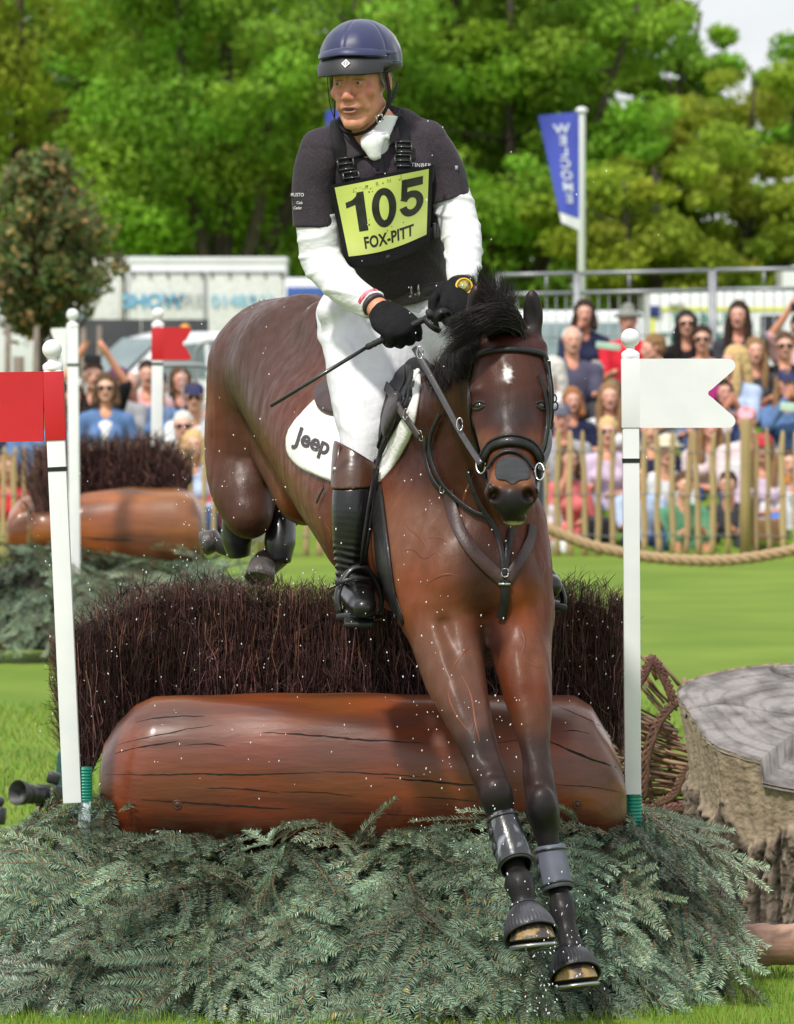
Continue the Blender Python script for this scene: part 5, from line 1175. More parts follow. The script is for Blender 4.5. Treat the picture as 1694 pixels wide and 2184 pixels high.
def g_fore(r, i):
    lock = r.randint(14); rl = np.random.RandomState(lock+50); f = r.rand()
    p0 = A(1045+70*f+r.normal()*4, 712-18*math.sin(f*3)+r.normal()*8, 17.40-.02*r.rand())
    te = A(950+60*rl.rand()+r.normal()*9, 682+rl.rand()*72+r.normal()*8, 17.28+.06*rl.rand())
    return [p0, p0+(A(1070, 650, 17.3)-A(1070, 700, 17.36))*(.7+.5*r.rand())+r.normal(size=3)*.006, te+(A(1035, 672, 17.26)-A(990, 700, 17.3))*(1+.2*rl.rand())+r.normal(size=3)*.006, te]
strands('forelock', g_fore, 2600, .0014, horse, seed=3)
def g_wisp(r, i):
    lock = r.randint(16); rl = np.random.RandomState(lock+90)
    p0 = A(1042+72*r.rand(), 690+r.normal()*10, 17.44); te = A(1008+108*rl.rand()+r.normal()*9, 560+rl.rand()*70+r.normal()*6, 17.42)
    return [p0, A(1030+70*rl.rand(), 650, 17.38)+r.normal(size=3)*.008, te+(A(0, 34, 17.4)-A(0, 0, 17.4))+r.normal(size=3)*.006, te]
strands('blown_mane', g_wisp, 650, .0008, horse, seed=5)
def g_mane(r, i):
    f = r.rand(); lock = int(f*12); rl = np.random.RandomState(lock+7)
    p0 = A(1060-120*f+r.normal()*5, 708+150*f**1.3+r.normal()*8, 17.50+.36*f)
    te = A(1000-66*f**.6+r.normal()*9+rl.normal()*8, 770+88*f+rl.normal()*12+r.normal()*8, 17.36+.34*f)
    return [p0, p0+(A(-50, -28, 17.5)-A(0, 0, 17.5))*r.uniform(.6, 1.1)+np.array([0, -.05, 0]), te+(A(-14, -50, 17.5)-A(0, 0, 17.5))+r.normal(size=3)*.012, te]
strands('mane', g_mane, 3600, .0015, horse, seed=6)
def g_tail(r, i):
    p0 = A(556+r.normal()*6, 668+r.normal()*8, 19.25); te = A(545+r.normal()*26, 960+r.normal()*60, 19.55)
    return [p0, A(548, 690, 19.4)+r.normal(size=3)*.01, A(535+r.normal()*20, 800, 19.6), te]
strands('tail', g_tail, 900, .0015, horse, seed=8)
# ================================================================ tack, all laid on the horse's surface
LEA = mat('black_leather', (.010, .009, .010), (.017, .015, .016), rough=.42, scale=60, bump=.12, spec=.28, coat=.08); LEAB = mat('brown_leather', (.050, .022, .020), (.035, .016, .015), rough=.45, scale=50, bump=.15)
STEEL0 = mat('steel', (.62, .62, .64), rough=.25, metal=1)
def on_horse(path, off=.003, n=6, surf=None, dflt=None, dmax=.10):
    L_ = spline([Vector((q[0], q[1], q[2] if len(q) > 2 else 0)) for q in path], n); ps = []; ns = []; last = None
    for q in L_:
        if q.z > 1: p, m_ = P(q.x, q.y, q.z), Vector((0, -1, 0))
        else:
            p, m_ = (surf or SH).hit(q.x, q.y, off)
            if p is None: p, m_ = P(q.x, q.y, last if last else (dflt or 17.6)), Vector((0, -1, 0))
        last = p.y; ps.append(p); ns.append(m_)
    for _ in range(3):
        ns = [ (ns[max(0, i-1)]+ns[i]*2+ns[min(len(ns)-1, i+1)]).normalized() for i in range(len(ns))]
        ps = [ps[0]]+[(ps[i-1]+ps[i]*2+ps[i+1])/4 for i in range(1, len(ps)-1)]+[ps[-1]]
    return ps, ns
def strap_on(name, path, w, th, m, parent, off=.004, n=6, dflt=None):
    ps, ns = on_horse(path, off, n, dflt=dflt); b = MB(); b.strap(ps, w, th, ns); return b.build(name, m, parent, auto=50)
def poly_patch(name, poly, surf, off, th, m, parent, rings=16, seg=5, cen=None, quilt=0, puff=0):
    """closed outline laid on the surface as a solid pad"""
    L_ = spline([Vector((u, v, 0)) for u, v in poly]+[Vector((*poly[0], 0))], seg)[:-1]; N_ = len(L_)
    c = cen or (sum(p.x for p in L_)/N_, sum(p.y for p in L_)/N_); pts = []
    for j in range(rings+1):
        f = j/rings
        for p in L_: pts.append((c[0]+(p.x-c[0])*f, c[1]+(p.y-c[1])*f, f))
    H = [surf.hit(u, v) for u, v, f in pts]; ok = [i for i, h in enumerate(H) if h[0] is not None]
    for i, h in enumerate(H):
        if h[0] is None:
            k = min(ok, key=lambda q: (pts[q][0]-pts[i][0])**2+(pts[q][1]-pts[i][1])**2); H[i] = (P(pts[i][0], pts[i][1], H[k][0].y), H[k][1])
    top = []; bot_ = []
    for (u, v, f), (p, nn) in zip(pts, H):
        e = min(1, (1-f)*rings/1.5); t = th*(.25+.75*math.sqrt(max(0, e)))+puff*math.sqrt(max(0, 1-f*f))
        if quilt: t += quilt*abs(math.sin((u+v)*.42))*abs(math.sin((u-v)*.42))
        top.append(p+nn*(off+t)); bot_.append(p+nn*off*.2)
    K_ = len(pts); F = []
    for j in range(rings):
        for i in range(N_):
            i2 = (i+1) % N_; F.append((j*N_+i, j*N_+i2, (j+1)*N_+i2, (j+1)*N_+i)); F.append((K_+j*N_+i, K_+(j+1)*N_+i, K_+(j+1)*N_+i2, K_+j*N_+i2))
    for i in range(N_): i2 = (i+1) % N_; F.append((rings*N_+i, rings*N_+i2, K_+rings*N_+i2, K_+rings*N_+i))
    b = MB(); b.raw(top+bot_, F); return b.build(name, m, parent)
PADW = mat('pad_white', (.80, .79, .77), (.72, .71, .69), rough=.85, scale=30, bump=.3, bscale=90)
pad = thing('saddle_pad', 'white quilted saddle pad with dark lettering under the saddle', 'saddle pad', P(720, 930, 18.2))
pp = poly_patch('pad', [(716, 815), (690, 842), (652, 880), (624, 914), (615, 945), (622, 975), (650, 1002), (700, 1024), (740, 1040), (775, 1048), (805, 1034), (845, 990), (880, 925), (892, 870), (898, 810), (880, 790), (800, 790)], SH, .003, .012, PADW, pad, rings=34, quilt=.0016)
SPD = Surf(pp.data)
def jeep(x, y):
    K_ = FP/18.2; a = .33; u = 666+(x*math.cos(a)*.92+y*math.sin(a)*.6+y*.1)*K_; v = 946-(y*math.cos(a)*1.0-x*math.sin(a))*K_; p, n = SPD.hit(u, v, .0025); return p if p is not None else P(u, v, 18.2)
put_text('pad_lettering', 'Jeep', jeep, mat('pad_print', (.05, .04, .045), rough=.6), pad, .047, bold=.03, sub=.02, wide=.92)
b = MB(); ps, ns = on_horse([(893, 800), (886, 815), (884, 850)], .014); b.tube(ps, .007, 8); b.build('binding', PADW, pad)
sad = thing('saddle', 'dark brown leather jumping saddle beneath the rider', 'saddle', P(830, 800, 18.2))
poly_patch('rear_panel', [(712, 815), (684, 838), (680, 862), (692, 885), (718, 896), (760, 900), (790, 850), (760, 815)], SH, .016, .012, LEAB, sad, puff=.01)
fl_ = poly_patch('flap', [(800, 790), (858, 778), (884, 800), (890, 840), (882, 872), (862, 905), (838, 945), (815, 1000), (800, 1040), (780, 1042), (772, 1000), (760, 920), (765, 840)], SH, .016, .010, LEA, sad, rings=18)
SF = Surf(fl_.data)
poly_patch('knee_roll', [(838, 842), (852, 836), (858, 856), (848, 890), (832, 925), (822, 930), (822, 895)], SF, .001, .006, mat('flap_leather', (.022, .015, .016), (.03, .02, .02), rough=.4, scale=30, bump=.2), sad, puff=.012)
for pth in ([(868, 800), (872, 840), (850, 890), (822, 960), (800, 1030)], [(880, 800), (884, 850), (860, 900), (832, 960), (808, 1030)]):
    ps, ns = on_horse(pth, .0275, 8); b = MB(); b.tube(ps, .004, 7); b.build('piping', LEA, sad)
S = SDF(); S.path([(P(838, 700, 18.36), .11), (P(850, 765, 18.25), .065), (P(880, 800, 18.07), .050), (P(900, 812, 18.0), .036)], .03, None, (1, 0, 0), 1.25); S.path([(P(790, 690, 18.6), .12), (P(838, 700, 18.36), .11)], .03, None, (1, 0, 0), 1.3)
obj('seat', S.mesh('seat', .007, LEA), sad)
poly_patch('girth', [(790, 1030), (812, 1030), (824, 1100), (836, 1200), (846, 1270), (862, 1325), (852, 1330), (830, 1290), (810, 1240), (800, 1150)], SH, .003, .006, LEA, sad, rings=6)
strap_on('girth_strap', [(700, 1040), (690, 1058), (684, 1072)], .012, .004, LEAB, sad, .012)
lw = thing('stirrup', 'black stirrup and leather holding the boot on the near side of the brush', 'stirrup', P(765, 1310, 17.8))
b = MB(); b.strap([P(800, 1000, 17.80), P(786, 1080, 17.77), P(776, 1150, 17.765), P(770, 1208, 17.77)], .010, .003, Vector((.4, -1, 0))); b.build('stirrup_leather', LEA, lw)
b = MB(); b.strap([P(806, 1000, 17.82), P(796, 1080, 17.79), P(786, 1150, 17.78), P(776, 1208, 17.78)], .010, .003, Vector((.4, -1, 0))); b.build('stirrup_leather', LEA, lw)
IR = mat('stirrup_black', (.010, .010, .012), rough=.32, coat=.3)
b = MB(); ring_ = spline([P(724, 1306, 17.74), P(719, 1276, 17.745), P(730, 1240, 17.76), P(752, 1213, 17.77), P(778, 1211, 17.78), P(800, 1235, 17.80), P(813, 1275, 17.82), P(811, 1308, 17.83)], 6); b.tube(ring_, .0075, 10, flat=(1.0, 1.5)); b.build('iron', IR, lw)
b = MB(); b.box(P(768, 1316, 17.785), (.122, .055, .017), Matrix.Rotation(-.5, 3, 'Z'), bev=.006); b.build('tread', IR, lw)
b = MB(); b.strap([P(716, 1247, 17.74), P(732, 1240, 17.735), P(760, 1232, 17.735), P(790, 1236, 17.75)], .011, .003, Vector((0, -1, .3))); b.build('spur_strap', LEA, lw)
b = MB(); b.tube([P(742, 1240, 17.78), P(722, 1247, 17.85), P(706, 1254, 17.90)], [.005, .0045, .004], 8); b.build('spur', STEEL0, lw)
rs = thing('stirrup', 'black stirrup on the far side, peeping out right of the horse above the brush', 'stirrup', P(1190, 1290, 17.8))
b = MB(); b.tube(spline([P(1160, 1200, 17.8), P(1178, 1225, 17.8), P(1196, 1255, 17.8), P(1202, 1285, 17.8), P(1185, 1300, 17.8), P(1160, 1304, 17.8)], 5), .0075, 8, flat=(1, 1.5)); b.build('iron', IR, rs)
b = MB()
b.box(P(1178, 1292, 17.82), (.06, .05, .014), Matrix.Rotation(.25, 3, 'Y'), bev=.005); b.build('tread', IR, rs)
b = MB(); b.strap([P(1150, 1130, 17.9), P(1160, 1170, 17.85), P(1170, 1215, 17.8)], .012, .004, Vector((.3, -1, 0))); b.build('stirrup_leather', LEA, rs)
# ---- breastplate
bp = thing('breastplate', 'brown and black breastplate with martingale strap crossing the chest', 'breastplate', P(1077, 1235, 17.5))
strap_on('wither_strap', [(838, 835), (862, 862), (886, 890), (914, 925)], .024, .005, mat('grey_brown_leather', (.060, .045, .045), (.045, .033, .033), rough=.45, scale=40), bp, .030)
strap_on('shoulder_strap', [(958, 1045), (966, 1090), (985, 1140), (1020, 1190), (1074, 1236)], .036, .005, LEAB, bp, .004)
strap_on('shoulder_strap', [(1134, 1120), (1130, 1150), (1112, 1190), (1082, 1236)], .030, .005, LEAB, bp, .004)
strap_on('neck_strap', [(914, 930), (912, 975), (925, 1020), (948, 1050)], .013, .004, LEA, bp, .006)
strap_on('neck_strap', [(946, 880), (926, 925), (925, 975), (946, 1030), (985, 1070), (1015, 1092), (1045, 1100)], .013, .004, LEA, bp, .010)
strap_on('martingale_fork', [(1000, 1000), (1020, 1060), (1055, 1130), (1070, 1180), (1076, 1225)], .014, .004, LEA, bp, .010)
strap_on('martingale_fork', [(1090, 1125), (1084, 1160), (1078, 1225)], .016, .004, LEA, bp, .008)
strap_on('chest_strap', [(1077, 1236), (1078, 1262), (1076, 1290), (1070, 1318)], .024, .005, LEA, bp, .006)
def buckle(u, v, w, h, ang, parent, surf=None, off=.012, m=None, r=.0016):
    p, n = (surf or SH).hit(u, v, off)
    if p is None: p, n = P(u, v, 17.5), Vector((0, -1, 0))
    up = Vector((math.sin(ang), 0, math.cos(ang))); up = (up-n*up.dot(n)).normalized(); s_ = up.cross(n).normalized(); b = MB()
    cs = [p+s_*math.cos(a)*w/2*(1.2 if abs(math.cos(a)) < .8 else 1)+up*math.sin(a)*h/2*(1.2 if abs(math.sin(a)) < .8 else 1) for a in np.linspace(0, 2*math.pi, 17)]
    b.tube(cs, r, 7); return b.build('buckle', m or STEEL0, parent)
buckle(1078, 1222, .018, .022, 0, bp); buckle(865, 862, .026, .026, .8, bp, off=.038); buckle(892, 885, .022, .03, .8, bp, off=.038); buckle(916, 922, .02, .03, 0, bp, off=.03); buckle(949, 1043, .014, .02, .4, bp)
b = MB(); p, n = SH.hit(1077, 1245, .012); b.box(p, (.032, .006, .006)); b.build('keeper', STEEL0, bp)
# ---- bridle
br_ = thing('bridle', 'black leather bridle with padded noseband and long reins', 'bridle', P(1090, 900, 17.2))
def tube_on(name, path, r, m, parent, off, flat=None, n=6, dflt=None):
    ps, ns = on_horse(path, off, n, dflt=dflt); b = MB(); b.tube(ps, r, 10, flat=flat, up=(lambda i: ns[i])); return b.build(name, m, parent)
tube_on('browband', [(1010, 775), (1016, 760), (1045, 750), (1090, 746), (1130, 750), (1156, 757), (1163, 770)], .0088, LEA, br_, .006, (.7, 1.05))
strap_on('cheekpiece', [(1013, 758), (1006, 800), (1004, 850), (1008, 900), (1016, 950), (1024, 990)], .014, .004, LEA, br_, .004, dflt=17.38)
strap_on('cheekpiece', [(1158, 758), (1167, 800), (1171, 850), (1168, 900), (1160, 950), (1150, 1000)], .014, .004, LEA, br_, .004, dflt=17.38)
strap_on('throat_lash', [(1168, 770), (1178, 830), (1176, 880), (1165, 930)], .010, .003, LEA, br_, .004, dflt=17.42)
strap_on('noseband_headpiece', [(1150, 800), (1164, 860), (1160, 930), (1148, 975)], .009, .003, LEA, br_, .006)
tube_on('noseband', [(1030, 1000), (1036, 975), (1052, 952), (1090, 942), (1128, 952), (1146, 975), (1152, 1002)], .0165, LEA, br_, .008, (.55, 1.0), 8)
tube_on('noseband_edge', [(1032, 988), (1040, 965), (1056, 945), (1090, 934), (1126, 945), (1144, 967), (1151, 990)], .004, LEA, br_, .017)
tube_on('flash_strap', [(1046, 1000), (1056, 980), (1076, 966), (1100, 966), (1120, 980), (1134, 1004)], .0055, LEA, br_, .007, (.7, 1))
strap_on('chin_strap', [(1024, 985), (1032, 1010), (1044, 1036), (1048, 1044)], .013, .004, LEA, br_, .004); strap_on('chin_strap', [(1150, 1000), (1148, 1025), (1143, 1048)], .014, .004, LEA, br_, .004)
poly_patch('nose_net', [(1062, 984), (1090, 974), (1120, 984), (1130, 1006), (1128, 1022), (1110, 1026), (1094, 1034), (1078, 1026), (1060, 1022), (1056, 1004)], SH, .0015, .003, mat('nose_patch', (.035, .037, .042), (.022, .023, .026), rough=.8, scale=30, bump=.5, stretch=(.4, 1, 3), bdist=.004), br_, rings=12)
for (u, v) in ((1026, 992), (1151, 1006)):
    p, n = SH.hit(min(max(u, 1038), 1140), v, .0); d_ = (p.y if p else 17.2)-.004; b = MB(); c = P(u, v, d_); b.tube([c+Vector((math.cos(a)*.012, math.sin(a)*.016, math.sin(a)*.022)) for a in np.linspace(0, 6.283, 20)], .0028, 7); b.build('bit_ring', STEEL0, br_)
for (u, v) in ((1181, 850), (1184, 866), (1174, 905)):
    b = MB(); c = P(u, v, 17.42); b.tube([c+Vector((math.cos(a)*.008, 0, math.sin(a)*.011)) for a in np.linspace(0, 6.283, 14)], .0022, 6); b.build('side_buckle', IR, br_)
b = MB(); b.tube(spline([P(1180, 872, 17.42), P(1178, 900, 17.42), P(1166, 925, 17.40), P(1172, 940, 17.4)], 5), .0032, 7); b.build('loose_strap_end', LEA, br_)
b = MB(); b.strap(spline([P(884, 742, 17.60), P(915, 796, 17.54), P(950, 860, 17.46), P(985, 925, 17.36), P(1026, 990, 17.22)], 6), .0165, .0035, Vector((-.25, -1, .1))); b.build('rein', mat('rein_leather', (.030, .028, .030), (.045, .042, .044), rough=.4, scale=60, coat=.2), br_)
b = MB(); b.strap(spline([P(975, 705, 17.62), P(1060, 800, 17.66), P(1150, 880, 17.52), P(1172, 940, 17.36), P(1152, 1004, 17.22)], 6), .0165, .0035, Vector((.3, -1, .1))); b.build('rein', MATS['rein_leather'], br_)
b = MB(); b.strap(spline([P(934, 705, 17.60), P(930, 680, 17.58), P(940, 664, 17.57), P(955, 668, 17.58), P(968, 690, 17.60), P(990, 720, 17.62)], 6), .018, .0035, [Vector((-.6, -1, .5))]*31); b.build('rein_loop', LEA, br_)
b = MB(); b.tube(spline([P(905, 680, 17.585), P(922, 697, 17.57), P(938, 706, 17.58)], 5), .006, 8, flat=(1, 1.6)); b.build('rein_bight', LEA, br_)
for (u, v, d) in ((896, 752, 17.575), (981, 905, 17.36)):
    b = MB(); c = P(u, v, d); b.tube([c+Vector((math.cos(a)*.008, .004*math.sin(a), math.sin(a)*.017)) for a in np.linspace(0, 6.283, 16)], .002, 6); b.build('martingale_ring', STEEL0, br_)
# ---- leg boots
BGLINT = mat('boot_wet_glint', (.014, .014, .018), (.34, .36, .42), rough=.3, scale=16, detail=8, lo=.52, hi=.66, stretch=(1.6, 1.6, .45), coat=.5, bump=.15); BDRY = mat('boot_neoprene', (.012, .012, .014), (.03, .03, .034), rough=.38, scale=12, coat=.3, bump=.1); BGREY = mat('boot_greyblue', (.035, .036, .048), (.11, .12, .16), rough=.5, scale=8, stretch=(1.5, 1.5, .5))  # whitish streaks put reflections off the wet boot into its colour
def tubeshell(name, pts, rads, m, parent, n=30, ribs=0, rib_amp=0, th=.004, frontdir=None, squash=1.0):
    """open sleeve round a limb, outer and inner wall; a rib pattern may run lengthwise"""
    pts = [Vector(p) for p in pts]; V = []; F = []; k_ = len(pts); prev = None
    for w_i, dr in enumerate((0, -th)):
        for i, p in enumerate(pts):
            t = (pts[min(i+1, k_-1)]-pts[max(i-1, 0)]).normalized(); x = Vector((1, 0, 0)); x = (x-t*x.dot(t)).normalized(); y = t.cross(x)
            for j in range(n):
                a = 2*math.pi*j/n; r = rads[i]+dr+(rib_amp*(i/(k_-1))**.3*(math.cos(a*ribs)) if ribs and not dr and 0 < i < k_-2 else 0); V.append(p+x*math.cos(a)*r+y*math.sin(a)*r*squash)
    M_ = k_*n
    for i in range(k_-1):
        for j in range(n): j2 = (j+1) % n; F.append((i*n+j, i*n+j2, (i+1)*n+j2, (i+1)*n+j)); F.append((M_+i*n+j, M_+(i+1)*n+j, M_+(i+1)*n+j2, M_+i*n+j2))
    for i in (0, k_-1):
        for j in range(n): j2 = (j+1) % n; F.append((i*n+j, i*n+j2, M_+i*n+j2, M_+i*n+j))
    b = MB(); b.raw(V, F); return b.build(name, m, parent)
def leg_boot(label, pts, rr, m, tail=None, edge=True):
    t = thing('tendon_boot', label, 'horse boot', P(*pts[-1][:3]), group='black protective boots on the legs of the horse')
    c = [P(*p) for p in pts]; L_ = spline(c, 5); R_ = np.interp(np.linspace(0, 1, len(L_)), np.linspace(0, 1, len(rr)), rr)
    tubeshell('shell', L_, [px(r) for r in R_], m, t, squash=1.15)
    if edge:
        x0, x1 = L_[0], L_[-1]
        for q, r in ((L_[1], R_[1]), (L_[-2], R_[-2])):
            i = L_.index(q); tt = (L_[min(i+1, len(L_)-1)]-L_[i-1]).normalized(); x = Vector((1, 0, 0)); x = (x-tt*x.dot(tt)).normalized(); y = tt.cross(x); b = MB()
            b.tube([q+x*math.cos(a)*px(r+.8)+y*math.sin(a)*px(r+.8)*1.15-tt*(.010*max(0, -math.sin(a)) if q is L_[-2] else 0) for a in np.linspace(0, 6.283, 30)], .0032, 7); b.build('binding', BDRY, t)
        for f in (.28, .55):
            i = int(f*len(L_)); q = L_[i]; tt = (L_[i+1]-L_[i-1]).normalized(); x = Vector((1, 0, 0)); x = (x-tt*x.dot(tt)).normalized(); y = tt.cross(x); b = MB()
            pa = [q+x*math.cos(a)*px(R_[i]+.5)+y*math.sin(a)*px(R_[i]+.5)*1.15 for a in np.linspace(R(150), R(262), 10)]; ns = [(p-q).normalized() for p in pa]; b.strap(pa, .022, .003, ns); b.build('fastening_strap', BDRY, t)
    return t
leg_boot('black boot with wet white streaks on the raised foreleg left of the other', [(1070, 1738, 17.315), (1082, 1780, 17.295), (1094, 1822, 17.265), (1102, 1850, 17.24)], [31, 35, 37, 36], BGLINT)
leg_boot('grey blue sheened boot on the lower, right-hand foreleg', [(1174, 1805, 17.365), (1180, 1850, 17.355), (1190, 1900, 17.335)], [31, 34, 33], BGREY)
def cup(label_parent, c, r):
    S = SDF(); S.el(P(*c), (px(r[0]), px(r[1]), px(r[2])), None, .01); return obj('fetlock_cup', S.mesh('cup', .004, BDRY), label_parent)
leg_boot('black glossy boot on the tucked hind leg nearest the left post', [(512, 1075, 19.06), (506, 1110, 19.10), (506, 1150, 19.12), (510, 1185, 19.13)], [27, 34, 36, 26], BDRY, edge=False)
leg_boot('black glossy boot on the hind leg nearer the riding boot', [(606, 1080, 19.16), (600, 1115, 19.08), (597, 1160, 19.05), (598, 1200, 19.04)], [24, 34, 36, 24], BDRY, edge=False)
def bell(label, top, bot, r0, r1):
    t = thing('bell_boot', label, 'horse boot', P(*bot), group='ribbed black rubber bell boots over the front hooves'); a, c = P(*top), P(*bot); n = 12
    pts = [a.lerp(c, i/n) for i in range(n+1)]; rr = [px(r0+(r1-r0)*(1-(1-i/n)**1.9)) for i in range(n+1)]
    tubeshell('ribbed_bell', pts, rr, mat('bell_rubber', (.016, .016, .02), (.07, .07, .085), rough=.42, scale=14, lo=.45, hi=.7, stretch=(1, 1, .3)), t, n=192, ribs=38, rib_amp=.0016, squash=1.12)
    for q, r in ((pts[0], rr[0]+.001), (pts[-1], rr[-1]+.0005)):
        tt = (c-a).normalized(); x = Vector((1, 0, 0)); x = (x-tt*x.dot(tt)).normalized(); y = tt.cross(x); b = MB(); b.tube([q+x*math.cos(w)*r+y*math.sin(w)*r*1.12 for w in np.linspace(0, 6.283, 40)], .0034, 7); b.build('rim', MATS['bell_rubber'], t)
bell('ribbed black bell boot over the higher front hoof on the left', (1117, 1935, 17.18), (1133, 1996, 17.135), 27, 55)
bell('ribbed black bell boot over the lower front hoof on the right', (1213, 2026, 17.27), (1227, 2082, 17.225), 26, 53)
# ================================================================ the rider
SKIN = mat('skin', (1, 1, 1), (.93, .86, .84), rough=.5, scale=60, bump=.12, bscale=260, vcol=True, spec=.4, sss=.12, bdist=.002)
SK = (.62, .285, .175); SKR = (.56, .21, .145); SKD = (.40, .18, .11)
HROT = Matrix.Rotation(-.38, 4, 'Z') @ Matrix.Rotation(.05, 4, 'X') @ Matrix.Rotation(-.04, 4, 'Y')
HM = Matrix.Translation(P(771, 180, 17.93)) @ HROT @ Matrix.Diagonal((1, 1, 1.12, 1)); HM0 = Matrix.Translation(P(770, 171, 17.93)) @ HROT
def head_sdf(S, M, sc_=1.0, skin=SK, lip=(.38, .10, .085), dark=(.16, .08, .055), brow=(.16, .12, .09), detail=True, smile=0, neck=True, female=False):
    """x to the person's left, y backwards, z up; origin at the middle of the skull"""
    Rt = M.to_3x3().normalized(); T = lambda x, y, z: M @ Vector((x, y, z)); s = sc_*M.to_scale().x
    def el(c, r, k, col=skin, rot=None, op='u'): S.el(T(*c), [q*s for q in r], Rt @ (rot or Matrix.Identity(3)), k, col, op)
    def rc(a, b, ra, rb, k, col=skin, op='u'): S.rc(T(*a), T(*b), ra*s, rb*s, k, col, op=op)
    w = .93 if female else 1.0
    el((0, .018, .035), (.073, .093, .083), .02); el((0, -.030, .000), (.064*w, .062, .075), .025)
    el((0, -.040, -.045), (.052*w, .045, .055), .02)
    rc((.054*w, -.005, -.048), (.016, -.070, -.094), .016, .014, .022); rc((-.054*w, -.005, -.048), (-.016, -.070, -.094), .016, .014, .022)
    el((0, -.078, -.094), (.017*w, .015, .014), .014)
    for x in (-1, 1):
        el((x*.043*w, -.066, -.018), (.021, .019, .018), .016, SKR if detail else skin)
        rc((x*.010, -.090, .026), (x*.044, -.078, .022), .007, .007, .012)
        el((x*.031, -.104, .004), (.0165, .017, .0125), .012, op='s', col=None)
        if detail:
            el((x*.0305, -.082, .003), (.0145, .0125, .0125), .004)
            el((x*.0305, -.0945, .0045), (.0112, .009, .0036), .0015, op='s', col=None); rc((x*.018, -.0925, .0095), (x*.043, -.0865, .0085), .0030, .0030, .004)
        else: el((x*.0305, -.0875, .003), (.0095, .009, .0055), .004, dark)
        el((x*.077, .006, .002), (.009, .017, .030), .006, SKR); 
        if detail: el((x*.084, .0, .004), (.006, .009, .018), .006, op='s', col=None)
        el((x*.0115, -.104, -.0325), (.0078, .009, .0068), .006, SKR if detail else skin)
        if detail:
            el((x*.007, -.108, -.0405), (.0034, .006, .0028), .002, op='s', col=None)
            rc((x*.0195, -.098, -.036), (x*.032, -.082, -.062), .0022, .002, .006, op='s', col=None)
    rc((0, -.087, .016), (0, -.1115, -.0265), .0075, .0105, .012)
    el((0, -.112, -.028), (.0088, .008, .0078), .005, SKR if detail else skin)
    el((0, -.084, -.052), (.030, .020, .020), .012)
    if detail:
        for x in (-1, 1): rc((x*.021, -.096, -.0585), (x*.027, -.088, -.0545), .0035, .003, .005, (.40, .12, .09)); rc((x*.030, -.088, -.030), (x*.040, -.072, -.056), .010, .008, .012)
    mo = .0
    el((0, -.0985, -.0545), (.022, .0085, .0048), .005, lip, Matrix.Rotation(.25, 3, 'X')); el((0, -.0965, -.0655), (.019, .0088, .0058), .005, lip)
    el((0, -.106, -.0600), (.0195, .0155, .0050), .002, (.05, .02, .02), op='s')
    if detail: el((0, -.0925, -.0600), (.0150, .005, .0018), .001, (.45, .40, .34))
    if neck: rc((0, .018, -.05), (0, .048, -.15), .050*w, .055*w, .02)
def face_paint(V, col, M, brow, strong=True):
    Mi = np.array(M.inverted()); q = V @ Mi[:3, :3].T+Mi[:3, 3]
    x, y, z = np.abs(q[:, 0]), q[:, 1], q[:, 2]
    def bl(c, r, cl, st): 
        nonlocal col
        w = st*np.exp(-(((x-c[0])/r[0])**2+((y-c[1])/r[1])**2+((z-c[2])/r[2])**2)**1.5)[:, None]; col = col*(1-w)+np.array(cl)*w
    bl((.028, -.09, .0225), (.020, .03, .0042), brow, .75); bl((.0, -.11, -.03), (.015, .02, .02), (.56, .20, .15), .5); bl((.045, -.07, -.015), (.024, .03, .024), (.57, .21, .15), .55)
    bl((.031, -.09, .004), (.018, .03, .011), (.42, .18, .13), .4); bl((0, -.08, -.1), (.05, .03, .022), (.48, .24, .17), .4); bl((.0, -.09, -.047), (.025, .03, .006), (.50, .24, .17), .4)
    bl((0, -.094, -.0602), (.0175, .02, .0034), (.05, .015, .012), .95); bl((0, -.094, -.0582), (.012, .02, .0012), (.42, .36, .30), .7)
    bl((.031, -.0935, .0045), (.0125, .012, .0018), (.06, .03, .02), .5)
    return col
def bodychain(pts, rs): return [(P(*p), r) for p, r in zip(pts, rs)]
# key joints
J = dict(neck=(797, 268, 17.98), sl=(688, 322, 17.96), sr=(908, 302, 18.02), el=(690, 560, 17.96), wl=(803, 655, 17.70), er=(985, 505, 17.98), wr=(986, 600, 17.74),
         chest=(800, 400, 18.0), waist=(845, 560, 18.16), hip=(838, 670, 18.28), kl=(772, 905, 17.93), al=(752, 1232, 17.84), kr=(1120, 930, 18.1), ar=(1140, 1225, 17.9))
def g(n): return P(*J[n])
rider = thing('person', 'rider in navy helmet and dark polo shirt with yellow number bib, astride the horse', 'person', P(838, 720, 18.25))
BS = SDF(); head_sdf(BS, HM)
BS.path([(P(800, 262, 17.98), .054), (P(806, 330, 18.04), .062)], .02, SK)
def torso(S, inf=0, col=None):
    S.path([(P(806, 330, 18.05), .105+inf), (P(812, 400, 18.06), .118+inf), (P(832, 500, 18.12), .116+inf), (P(850, 590, 18.19), .106+inf), (P(852, 650, 18.24), .112+inf)], .04, col, (1, 0, 0), 1.16)
    S.path([(g('sl'), .052+inf), (P(806, 296, 18.02), .060+inf), (g('sr'), .052+inf)], .04, col)
    S.el(P(770, 372, 17.96), (.072+inf, .05+inf, .07+inf), None, .04, col); S.el(P(862, 364, 17.98), (.072+inf, .05+inf, .07+inf), None, .04, col)
def armL(S, inf=0, col=None): S.path([(g('sl'), .057+inf), (P(676, 420, 17.97), .051+inf), (P(680, 500, 17.97), .047+inf), (g('el'), .046+inf), (P(735, 612, 17.82), .040+inf), (g('wl'), .030+inf)], .03, col)
